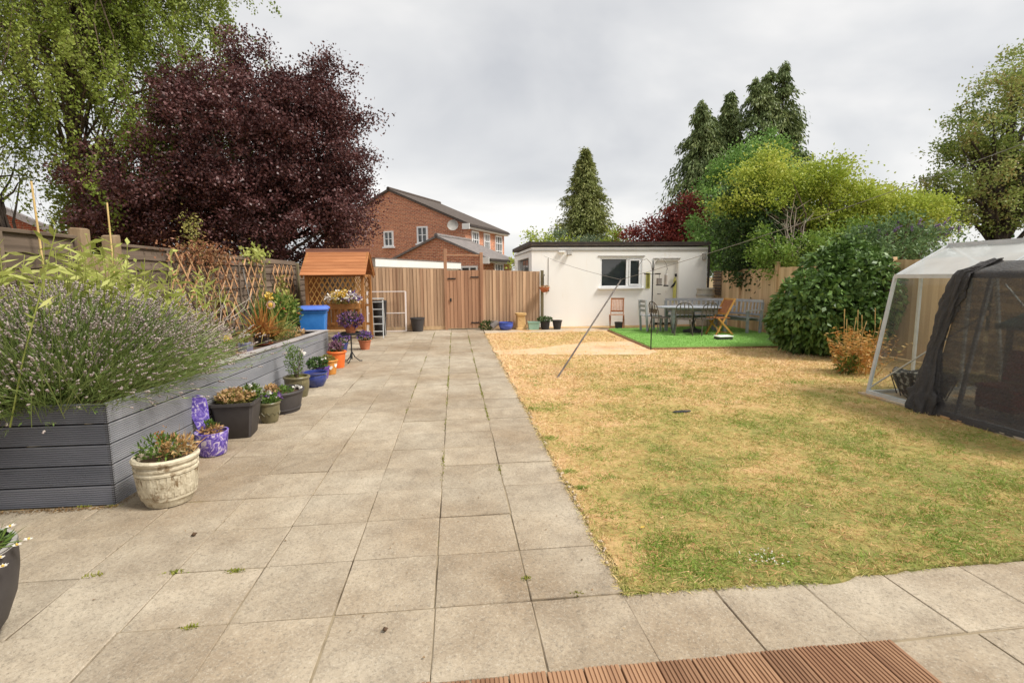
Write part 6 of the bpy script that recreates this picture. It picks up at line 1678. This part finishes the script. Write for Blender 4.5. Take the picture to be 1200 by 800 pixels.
# hanging sheet: follows the sloping side, then a little of the roof
def net_sheet():
    ys = np.linspace(5.32, 3.5, 46); us = np.linspace(0, 1, 30)
    V = []; F = []
    for i, y in enumerate(ys):
        for u in us:
            if u < 0.8:
                w = u / 0.8; z = 0.02 + w * (ez + 0.03); x = gx0 - 0.06 + (ex0 - gx0) * w + 0.012 * math.sin(y * 9 + u * 5) * (1 - w) + 0.006 * math.sin(y * 31 + u * 11)
                if w < 0.05: x -= 0.03; 
            else:
                w = (u - 0.8) / 0.2; x = ex0 - 0.055 + w * 0.20; z = ez + 0.05 + w * 0.115
            V.append((x - 5.5, y - 4.4, z))
    nu = len(us)
    for i in range(len(ys) - 1):
        for j in range(nu - 1): F.append((i * nu + j, (i + 1) * nu + j, (i + 1) * nu + j + 1, i * nu + j + 1))
    np_mesh('sheet', V, F, M['net'], nt_, True)
    # gathered edge: a thick bundle of folds
    V = []; F = []; ns, nk = 44, 56
    for i in range(ns):
        u = i / (ns - 1)
        if u < 0.86:
            w = u / 0.86; c = Vector((gx0 - 0.10 + (ex0 - gx0) * w + 0.02, 5.40 - 0.10 * w + 0.16 * (math.sin(w * 2.7) ** 2) * (0.5 if w < .5 else .4), 0.015 + w * (ez + 0.02)))
            rad = 0.10 + 0.035 * math.sin(w * 7 + 1) + (0.03 if w < 0.15 else 0)
            rad *= 1 - 0.35 * max(0, w - 0.7) / 0.3
        else:
            w = (u - 0.86) / 0.14; c = Vector((ex0 - 0.07 + w * 0.22, 5.30 - 0.18 * w, ez + 0.05 + w * 0.13)); rad = 0.075 * (1 - 0.45 * w)
        for k in range(nk):
            a = 2 * math.pi * k / nk
            rr = rad * (1 + 0.22 * math.sin(a * 6 + u * 6 + 1.8 * math.sin(u * 9)) + 0.14 * math.sin(a * 11 - u * 17 + math.sin(u * 23)) + 0.07 * math.sin(u * 90 + a * 5) + random.uniform(-.05, .05))
            V.append((c.x + rr * 0.55 * math.cos(a) - 5.5, c.y + rr * 1.05 * math.sin(a) - 4.4, c.z + 0.02 * math.sin(a * 3 + u * 20)))
    for i in range(ns - 1):
        for k in range(nk): F.append((i * nk + k, i * nk + (k + 1) % nk, (i + 1) * nk + (k + 1) % nk, (i + 1) * nk + k))
    np_mesh('gathered_edge', V, F, M['net_fold'], nt_, True)
net_sheet()
cp = MB().box((0, 0, 0), (0.012, 0.10, 0.022)).build('brass_clip', mat('brass', (200, 164, 84), (220, 184, 100), 9, rough=.4, metal=.6), None); cp.location = (5.735, 4.42, 1.07); tag(cp, 'small brass clip on the black netting', 'clip')

# things inside the greenhouse
bk = thing('fabric_basket', 'mottled black and grey fabric basket inside the greenhouse glass', 'basket', (6.02, 5.92, 0.04))
M['mottled'] = mat('mottled_fabric', (34, 33, 33), (150, 144, 136), 16, rough=0.9, lo=0.52, hi=0.62)
mb = MB(); n_ = 34
for r, z in ((0.20, 0.0), (0.26, 0.08), (0.32, 0.2), (0.36, 0.30), (0.35, 0.33), (0.28, 0.33), (0.1, 0.30), (0.001, 0.30)):
    for j in range(n_):
        a = 2 * math.pi * j / n_; w = 1 + 0.05 * math.sin(a * 5 + z * 20); mb.v.append((r * w * math.cos(a) * 0.8, r * w * math.sin(a) * 1.05, z + 0.025 * math.sin(a * 4 + r * 20)))
for i in range(7):
    for j in range(n_): mb.f.append((i * n_ + j, i * n_ + (j + 1) % n_, (i + 1) * n_ + (j + 1) % n_, (i + 1) * n_ + j))
mb.build('basket', M['mottled'], bk, smooth=True); mb = MB()
for j in range(11): mb.tube([(0.27 * math.cos(j * .571) * .8, 0.27 * math.sin(j * .571) * 1.05, 0.02), (0.37 * math.cos(j * .571) * .8, 0.37 * math.sin(j * .571) * 1.05, 0.30)], 0.008, 5)
mb.build('ribs', M['black_metal'], bk)
M['teal'] = mat('teal_plastic', (64, 112, 104), (84, 132, 122), 5, rough=0.5)
M['red_plastic'] = mat('red_seat', (176, 56, 62), (196, 76, 78), 5, rough=0.6)
tt = thing('teal_canopy_table', 'teal roofed play table seen dimly through the netting', 'play table', (6.62, 4.72, 0.04))
MB().add([(-0.36, -0.55, 1.02), (0.36, -0.55, 1.02), (0.36, 0.55, 1.02), (-0.36, 0.55, 1.02), (0, -0.55, 1.16), (0, 0.55, 1.16)], [(0, 1, 4), (2, 3, 5), (0, 4, 5, 3), (1, 2, 5, 4), (0, 3, 2, 1)]).build('canopy', M['teal'], tt)
MB().box((0, 0, 1.0), (0.76, 1.14, 0.05)).build('canopy_rim', M['teal'], tt, bevel=0.01); MB().box((0, 0, 0.52), (0.6, 0.9, 0.04)).build('shelf', M['lintel_grey'], tt, bevel=0.008)
for x in (-0.3, 0.3):
    for y in (-0.45, 0.45): MB().box((x, y, 0.49), (0.045, 0.045, 0.98)).build('leg', M['galv'], tt)
for k, (x, y, lab) in enumerate(((6.12, 4.95, 'red plastic garden seat nearest the netting fold'), (6.1, 4.3, 'red plastic garden seat further right behind netting'))):
    t = thing('red_garden_chair', lab, 'garden chair', (x, y, 0.04), R(90), 'red chairs inside the greenhouse')
    MB().box((0, 0, 0.34), (0.42, 0.4, 0.06)).build('cushion', M['red_plastic'], t, bevel=0.02, seg=2, smooth=True); MB().box((0, -0.2, 0.56), (0.42, 0.06, 0.36), Matrix.Rotation(R(10), 3, 'X')).build('backrest', M['red_plastic'], t, bevel=0.02, seg=2, smooth=True); MB().box((0, 0, 0.2), (0.42, 0.38, 0.2)).build('front_panel', M['red_plastic'], t, bevel=0.015)
    for a in (-0.18, 0.18):
        for b in (-0.16, 0.16): MB().tube([(a, b, 0), (a, b, 0.31)], 0.018, 7).build('leg', M['galv'], t)
t = pot('seedling_pot', 'terracotta pot with seedling on the play table shelf', (6.5, 4.95, 0.58), wall_prof(0.08, 0.11, 0.18, .01, .01), M['terracotta'], 0.1, 0.15, group=None); bush(t, 'foliage', (0, 0, 0.26), 0.12, 160, 0.05, 0.025, M['g_dark'])

# ------------------------------------------------------------------ shrubs on the right
M['laurel'] = leafmat('glossy_dark_leaf', [(56, 78, 34), (88, 118, 54), (128, 156, 86)], 0.15, 0.45, nscale=4, spec=0.35)
def gloss_bush():
    t = thing('glossy_bush', 'large rounded glossy green bush before the right fence', 'bush', (7.75, 9.9, 0))
    lobes = [(-0.40, -0.2, 0.90, 0.80, 0.8, 0.85), (0.15, 0.1, 1.30, 0.70, 0.8, 0.95), (0.30, -0.5, 1.2, 0.62, 0.7, 0.95), (0.0, -0.6, 0.75, 0.7, 0.6, 0.7), (0.42, 0.0, 1.75, 0.48, 0.55, 0.62), (-0.6, 0, 0.7, 0.6, 0.65, 0.6)]
    P = []; D = []
    for c0, c1, c2, a, b, c in lobes:
        n = 2200; d = rdir(n); r = RNG.uniform(0.86, 1.04, n)[:, None]; q = np.array([c0, c1, c2]) + d * r * [a, b, c]
        P.append(q); D.append(unit(d * 0.5 + rdir(n) * 0.5 + [0, 0, -0.45]))
    P = np.concatenate(P); D = np.concatenate(D); k = P[:, 2] > 0.06; P, D = P[k], D[k]
    leaves('foliage', P, D, 0.125, 0.07, M['laurel'], t, fold=0.1, flat=0.35)
    mb = MB()
    for c0, c1, c2, a, b, c in lobes:
        s = RNG.normal(size=(26, 3))
        for v in unit(s): limb(mb, (c0 * 0.3, c1 * 0.3, 0.0 if random.random() < .3 else 0.3), (c0 + v[0] * a * .85, c1 + v[1] * b * .85, max(0.1, c2 + v[2] * c * .85)), 0.016, 0.004, 0.02, 4, 3, 0.03)
    mb.build('stems', M['bark_dark'], t)
    # inner twiggy foliage so that the bush is not see-through
    n = 3600; c = np.array(lobes)[RNG.integers(0, len(lobes), n)]; P = c[:, :3] + ball(n) * c[:, 3:] * 0.82; k = P[:, 2] > 0.1
    leaves('inner_leaves', P[k], rdir(int(k.sum())), 0.15, 0.09, M['laurel'], t)
gloss_bush()
t = thing('bronze_perennial', 'rusty bronze dried perennial in front of the glossy bush', 'plant', (6.62, 7.75, 0))
mb = MB(); Pl = []; Dl = []
for i in range(80):
    b = Vector((random.gauss(0, .14), random.gauss(0, .16), 0)); q = b + Vector((random.gauss(0, .17), random.gauss(0, .16), random.uniform(.35, .78)))
    limb(mb, b, q, 0.005, 0.002, 0, 4, 3, 0.02)
    for s in np.linspace(0.15, 1, 16): a = random.random() * 6.28; Pl.append(tuple(b.lerp(q, s))); Dl.append((math.cos(a), math.sin(a), random.uniform(-.6, .5)))
M['g_amber'] = leafmat('amber_leaf', [(160, 106, 52), (200, 146, 76), (212, 176, 112), (156, 146, 72)], 0.25, nscale=4)
mb.build('stems', M['g_amber'], t); leaves('foliage', np.array(Pl), np.array(Dl), 0.085, 0.022, M['g_amber'], t)
mb = MB()
for i in range(9): x, y = random.gauss(0, .16), random.gauss(0, .12); mb.tube([(x, y, .4), (x * 1.25, y, .7), (x * 1.3 + random.gauss(0, .03), y, random.uniform(.85, 1.1))], [.004, .004, .009], 4)
mb.build('seed_stalks', M['cane'], t)
bush(t, 'green_base', (-0.16, -.05, 0.15), (0.14, 0.14, 0.14), 160, 0.12, 0.03, M['g_mid'], .4)

# ------------------------------------------------------------------ trees beyond the fences
M['lf_birch'] = leafmat('birch_leaf', [(100, 118, 44), (136, 152, 64), (168, 176, 92)], 0.35, nscale=0.6, namt=0.6)
M['lf_plum'] = leafmat('purple_leaf', [(58, 34, 34), (90, 54, 52), (130, 94, 92)], 0.2, 0.4, nscale=1.0, namt=0.45, spec=0.4)
M['lf_conifer'] = leafmat('conifer_spray', [(110, 120, 64), (138, 146, 84), (162, 160, 102)], 0.15, nscale=0.6)
M['lf_cypress'] = leafmat('dark_cypress_spray', [(84, 100, 60), (110, 126, 76), (140, 148, 94)], 0.15, nscale=0.6)
M['lf_bay'] = leafmat('bright_green_leaf', [(88, 124, 56), (118, 156, 76), (148, 178, 98)], 0.25, nscale=0.8)
M['lf_gold'] = leafmat('gold_green_leaf', [(136, 156, 56), (168, 182, 74), (198, 200, 100)], 0.35, nscale=0.6, namt=0.6)
M['lf_oak'] = leafmat('oak_leaf', [(108, 128, 60), (138, 156, 80), (168, 178, 106), (164, 142, 92)], 0.3, nscale=0.8)
M['lf_yew'] = leafmat('dark_shrub_leaf', [(44, 62, 34), (62, 84, 44), (88, 110, 58)], 0.2, nscale=1.0)
M['lf_light'] = leafmat('light_green_leaf', [(92, 122, 50), (124, 150, 64), (156, 174, 90)], 0.3, nscale=1.0)
M['lf_red'] = leafmat('red_maple_leaf', [(84, 34, 32), (116, 48, 42), (140, 70, 58)], 0.25, nscale=1.0)
M['lf_budd'] = leafmat('buddleia_leaf', [(78, 106, 62), (106, 132, 84), (134, 156, 108)], 0.25, nscale=1.0)
M['lf_glauc'] = leafmat('blue_green_spray', [(84, 104, 80), (110, 126, 98), (134, 144, 116)], 0.2, nscale=1.0)
M['lf_acid'] = leafmat('acid_green_leaf', [(138, 160, 54), (170, 184, 74), (196, 202, 110)], 0.3, nscale=1.0)

# weeping birch: hanging strands
def birch():
    t = thing('weeping_birch', 'tall yellow-green weeping birch at the upper left', 'tree', (-11.4, 17.4, 0)); t.scale = (1.3, 1.3, 1.3)
    mb = MB()
    tp = limb(mb, (0, 0, -0.1), (0.1, 0, 7.2), 0.17, 0.07, 0, 8, 7, 0.008)
    tp2 = limb(mb, tp[5], (0.5, 0.3, 10.4), 0.07, 0.02, 0, 6, 5, 0.01)
    P = []; D = []
    tips = []
    for i in range(190):
        u = random.random(); z = 3.0 + 7.4 * u
        rr = 2.9 * math.sqrt(max(0.05, 1 - ((z - 6.0) / 5.2) ** 2)) * random.uniform(0.35, 1.05)
        a = random.random() * 6.283
        tips.append(Vector((0.5 + rr * math.cos(a) * 1.1, 0.1 + rr * math.sin(a) * 0.85, z)))
    for i in range(30):     # the side that reaches over towards the purple tree
        tips.append(Vector((random.uniform(1.0, 3.0), random.uniform(-1, 1), random.uniform(7.4, 9.6))))
    for q in tips:
        s = (tp + tp2)[random.randint(3, len(tp + tp2) - 1)]
        limb(mb, s, q, 0.03, 0.006, 0.12, 4, 5, 0.03)
        for k in range(5):
            o = q + Vector((random.gauss(0, .5), random.gauss(0, .5), random.gauss(0, .42)))
            ln_ = random.uniform(0.4, 1.3); m = int(118 * ln_ / 1.2) + 34
            sw = Vector((random.gauss(.05, .32), random.gauss(0, .32), 0))
            ss = np.sort(RNG.uniform(0, 1, m))[:, None]
            pts = np.array(o) + np.array(sw) * ss * ln_ + np.array([0, 0, -1.0]) * ss * ln_ + RNG.normal(size=(m, 3)) * [.07, .07, .05]
            P.append(pts)
            mb.tube([o, o + sw * ln_ * .5 - Vector((0, 0, ln_ * .5)), o + sw * ln_ - Vector((0, 0, ln_))], [0.004, 0.003, 0.0015], 3, cap=False)
    P = np.concatenate(P); P = P[~((P[:, 0] < -0.55) & (P[:, 2] < 4.9 + RNG.normal(0, .25, len(P))))]; n = len(P)
    leaves('crown', P, rdir(n) * 0.8 + [0, 0, -0.7], 0.062, 0.046, M['lf_birch'], t)
    mb.build('trunk', M['bark'], t)
birch()
broadleaf('green_shrub_tree', 'dense green tree low under the weeping birch', (-10.9, 17.6, 0), 2.4, [(0, 0, 3.8, 1.15, 1.2, 2.0), (-0.35, 0, 2.9, 0.85, 1, 1.3), (0.4, 0.2, 2.8, 1.0, 1, 1.2)], 230, 70, 0.20, 0.09, 0.065, M['lf_birch'], M['bark'], nlimb=30)
dkb = broadleaf('dark_limbed_tree', 'dark bare-limbed tree at the left frame edge', (-11.35, 16.0, 0), 4.4, [(-1.6, 0, 5.6, 1.0, 1.0, 1.0), (-2.3, 0, 6.6, 1.2, 1, 1.4), (-1.2, 0, 4.6, .7, .7, .6)], 46, 40, 0.24, 0.11, 0.07, M['lf_oak'], M['bark_dark'], trunk_r=0.16, nlimb=34)

broadleaf('purple_plum_tree', 'broad dark purple-leaved tree behind the left fence', (-6.4, 16.4, 0), 3.4,
          [(0.5, 0, 5.4, 2.9, 2.6, 2.1), (-1.8, 0, 4.2, 2.6, 2.4, 1.7), (2.3, 0, 5.2, 1.8, 1.9, 1.9), (-0.2, 0, 6.6, 1.7, 1.8, 1.2), (2.0, 0, 6.7, 1.2, 1.4, 0.9), (0.5, 0, 3.6, 3.6, 2.4, 1.5), (-2.7, 0, 3.3, 1.4, 1.6, 1.2), (3.1, 0.2, 3.8, 1.0, 1.2, 1.2), (0.4, 0, 8.1, 0.5, 0.6, 0.6), (1.2, 0, 7.9, 0.5, 0.5, 0.45), (2.9, 0, 7.5, 0.75, 0.7, 0.7), (3.5, 0, 6.4, 0.6, .6, .5)],
          1500, 120, 0.19, 0.082, 0.056, M['lf_plum'], M['bark_dark'], trunk_r=0.26, nlimb=90, shell=0.45)

# behind the garage
conifer('cypress', 'single conical conifer behind the middle of the garage', (7.65, 30.0, 0), 8.9, 2.7, 60000, M['lf_conifer'], M['bark'], 0.45, 0.20, 0.06, 1.0, 0.95, 0.25)
broadleaf('acid_green_bush', 'yellow-green bush behind the left end of the garage', (4.9, 27.5, 0), 1.8, [(0, 0, 2.6, 1.6, 1.3, 1.5), (0.9, 0, 3.1, 1.0, 1, 1.1), (-0.8, 0, 2.2, 1.0, 1, 1.1)], 90, 45, 0.22, 0.13, 0.09, M['lf_acid'], M['bark'], cat='bush')
broadleaf('blue_green_juniper', 'blue-green juniper showing over the garage roof', (6.0, 26.9, 0), 1.8, [(0, 0, 2.9, 1.6, 1.2, 1.1), (1.2, 0, 2.7, 1.2, 1, 1.0)], 90, 50, 0.22, 0.16, 0.07, M['lf_glauc'], M['bark'], cat='bush')
broadleaf('bright_green_bush', 'small bright green bush showing over the garage roof', (8.55, 27.0, 0), 1.8, [(0, 0, 3.1, 0.9, 0.8, 0.95)], 40, 55, 0.18, 0.13, 0.09, M['lf_acid'], M['bark'], cat='bush', nlimb=12)
broadleaf('red_maple', 'dark red-leaved tree showing over the right of the garage', (9.5, 23.4, 0), 2.0, [(0, 0, 3.3, 1.4, 1.2, 1.0), (1.2, 0, 4.1, 1.0, 1.0, 1.3), (-1.1, 0, 3.0, 0.9, 1, 0.8), (1.7, -.2, 4.8, .6, .6, .7)], 150, 60, 0.20, 0.12, 0.08, M['lf_red'], M['bark_dark'])
for x, y, h, rb, tops, lab in ((12.2, 25.0, 10.0, 2.5, ((0, 0, 1.0), (0.5, 0, .93)), 'leftmost dark drooping cypress of the tall trio'), (13.9, 25.5, 10.6, 1.7, ((0, 0, 1.0),), 'slim middle cypress of the tall trio'), (15.9, 24.3, 11.6, 2.6, ((0, 0, 1.0), (-0.75, 0, .965), (-1.35, 0, .94), (0.45, 0, .82)), 'tallest many-topped drooping cypress on the right')):
    conifer('drooping_cypress', lab, (x, y, 0), h, rb, 52000, M['lf_cypress'], M['bark_dark'], 0.9, 0.22, 0.065, 2.5, 0.8, 0.30, 'tall drooping cypresses', tops)
broadleaf('bright_green_tree', 'bright green upright tree in front of the cypresses', (11.9, 20.0, 0), 3.2, [(0, 0, 5.0, 1.7, 1.4, 1.9), (0.4, 0, 6.2, 1.15, 1.1, 1.3), (-1.2, 0, 4.0, 1.3, 1.2, 1.7), (1.4, 0, 4.4, 1.4, 1.2, 1.5), (-0.6, 0, 2.8, 1.8, 1.3, 1.2)], 360, 90, 0.2, 0.11, 0.065, M['lf_bay'], M['bark'], nlimb=50)
broadleaf('gold_green_tree', 'wide layered yellow-green tree above the right fence', (10.9, 14.6, 0), 2.6,
          [(-1.9, 0, 4.5, 0.8, 0.9, 0.40), (-2.4, -0.2, 3.8, 0.85, 0.9, 0.36), (-0.3, 0.2, 4.35, 1.3, 1.1, 0.42), (1.1, 0, 3.9, 1.3, 1.1, 0.40), (2.5, -0.2, 3.55, 1.3, 1.1, 0.40), (0.6, 0, 3.2, 1.6, 1.1, 0.40), (3.1, 0, 2.9, 1.1, 1, 0.4), (1.7, -0.2, 2.9, 1.2, 1, .4), (-1.6, 0.1, 5.0, 0.45, 0.5, 0.28), (0.2, 0, 4.75, 0.7, 0.6, 0.28)],
          560, 90, 0.21, 0.078, 0.056, M['lf_gold'], M['bark'], nlimb=80, shell=0.1, squash=0.6, flat=0.4)
broadleaf('dark_hedge_tree', 'dark evergreen mass under the yellow-green tree', (9.75, 15.0, 0), 2.0, [(-0.4, 0, 2.7, 1.3, 0.9, 1.3), (-1.1, -0.3, 3.2, 0.9, 0.8, 1.1), (0.9, 0, 2.4, 1.2, 0.9, 1.0), (2.3, 0, 2.2, 1.2, 0.9, 0.9), (-0.9, -0.6, 2.0, 0.8, 0.6, 0.7)], 260, 60, 0.20, 0.11, 0.07, M['lf_yew'], M['bark_dark'], nlimb=40)
broadleaf('light_green_shrub', 'light green shrub overhanging the right fence', (9.45, 12.9, 0), 1.6, [(-0.2, 0, 2.25, 0.75, 0.6, 0.5), (0.7, 0, 2.3, 0.7, 0.6, 0.55), (-0.75, 0.3, 2.05, 0.45, 0.5, 0.4), (1.4, 0.3, 2.5, 0.7, 0.6, 0.6), (-1.0, 0.5, 2.5, 0.5, 0.5, 0.5)], 150, 60, 0.13, 0.075, 0.05, M['lf_light'], M['bark'], cat='shrub', nlimb=24)
broadleaf('buddleia', 'grey-green buddleia with purple flower spikes above the fence', (9.95, 10.9, 0), 1.4, [(-0.5, 0, 2.15, 0.8, 0.6, 0.6), (0.2, 0, 2.35, 0.8, 0.6, 0.55), (0.9, 0, 2.1, 0.7, 0.6, 0.6), (-0.9, 0, 1.8, .6, .5, .5)], 150, 52, 0.14, 0.11, 0.035, M['lf_budd'], M['bark'], cat='shrub', nlimb=40)
bd = [o for o in COL.objects if o.name == 'buddleia'][0]
P = []
for i in range(26):
    c = np.array([random.uniform(-.8, 1.3), random.uniform(-.5, .3), random.uniform(2.35, 2.85)]); dv = np.array([random.uniform(-.5, .5), random.uniform(-.4, .2), random.uniform(0, .6)])
    P.append(c + dv * RNG.uniform(0, .3, (40, 1)) + RNG.normal(size=(40, 3)) * .015)
blobs('flower_spikes', np.concatenate(P), 0.012, leafmat('buddleia_flower', [(110, 84, 140), (146, 118, 168), (160, 134, 160)], .2), bd)
dd = thing('dead_branches', 'bare bleached branches in front of the dark evergreen', 'dead tree', (9.55, 13.75, 1.2))
mb = MB()
for i in range(7):
    b = Vector((random.gauss(0, .05), 0, 0)); q = Vector((random.gauss(0.05, .32), random.gauss(0, .15), random.uniform(1.7, 2.5))); pts = limb(mb, b, q, 0.03, 0.007, 0, 5, 5, 0.03)
    for k in range(6): s = pts[random.randint(2, 5)]; limb(mb, s, s + Vector((random.gauss(0, .28), random.gauss(0, .15), random.uniform(.1, .5))), 0.010, 0.003, 0, 4, 3, 0.05)
mb.build('branches', M['dead_wood'], dd, smooth=True)
broadleaf('big_oak', 'big airy oak at the right frame edge', (19.6, 16.2, 0), 4.6,
          [(0, 0, 6.6, 2.2, 2, 2.0), (-1.9, 0, 5.2, 1.5, 1.4, 1.3), (-1.2, 0, 7.4, 1.1, 1.1, 1.1), (0.6, 0, 8.4, 1.6, 1.5, 1.2), (-3.0, -0.2, 4.6, 1.0, 0.9, 0.7), (-1.3, 0, 3.9, 1.8, 1.4, 0.8), (1.2, 0, 4.6, 2, 1.8, 1.4), (-2.3, 0, 6.3, 0.9, .9, .8)],
          420, 90, 0.19, 0.095, 0.062, M['lf_oak'], M['bark_dark'], trunk_r=0.28, nlimb=90, shell=0.35)
# low hedge masses closing the distance
for k, (x, y, w, h, m, lab) in enumerate(((-14.5, 30, 3.5, 2.8, 'lf_yew', 'dark hedge far behind the left fence'), (13.4, 19.0, 2.4, 2.4, 'lf_yew', 'dark hedge behind the yellow-green tree'), (17.0, 14.0, 3.0, 2.2, 'lf_yew', 'dark hedge below the big oak'), (-8.5, 24, 3.5, 2.2, 'lf_yew', 'dark hedge under the purple tree'), (22, 24, 4, 3, 'lf_yew', 'far hedge behind the big oak'))):
    broadleaf('hedge', lab, (x, y, 0), 1.2, [(0, 0, h * .55, w, 1.2, h * .6), (w * .6, 0, h * .5, w * .6, 1, h * .5), (-w * .6, 0, h * .5, w * .6, 1, h * .5)], 150, 45, 0.3, 0.16, 0.10, M[m], M['bark_dark'], cat='hedge', nlimb=20)
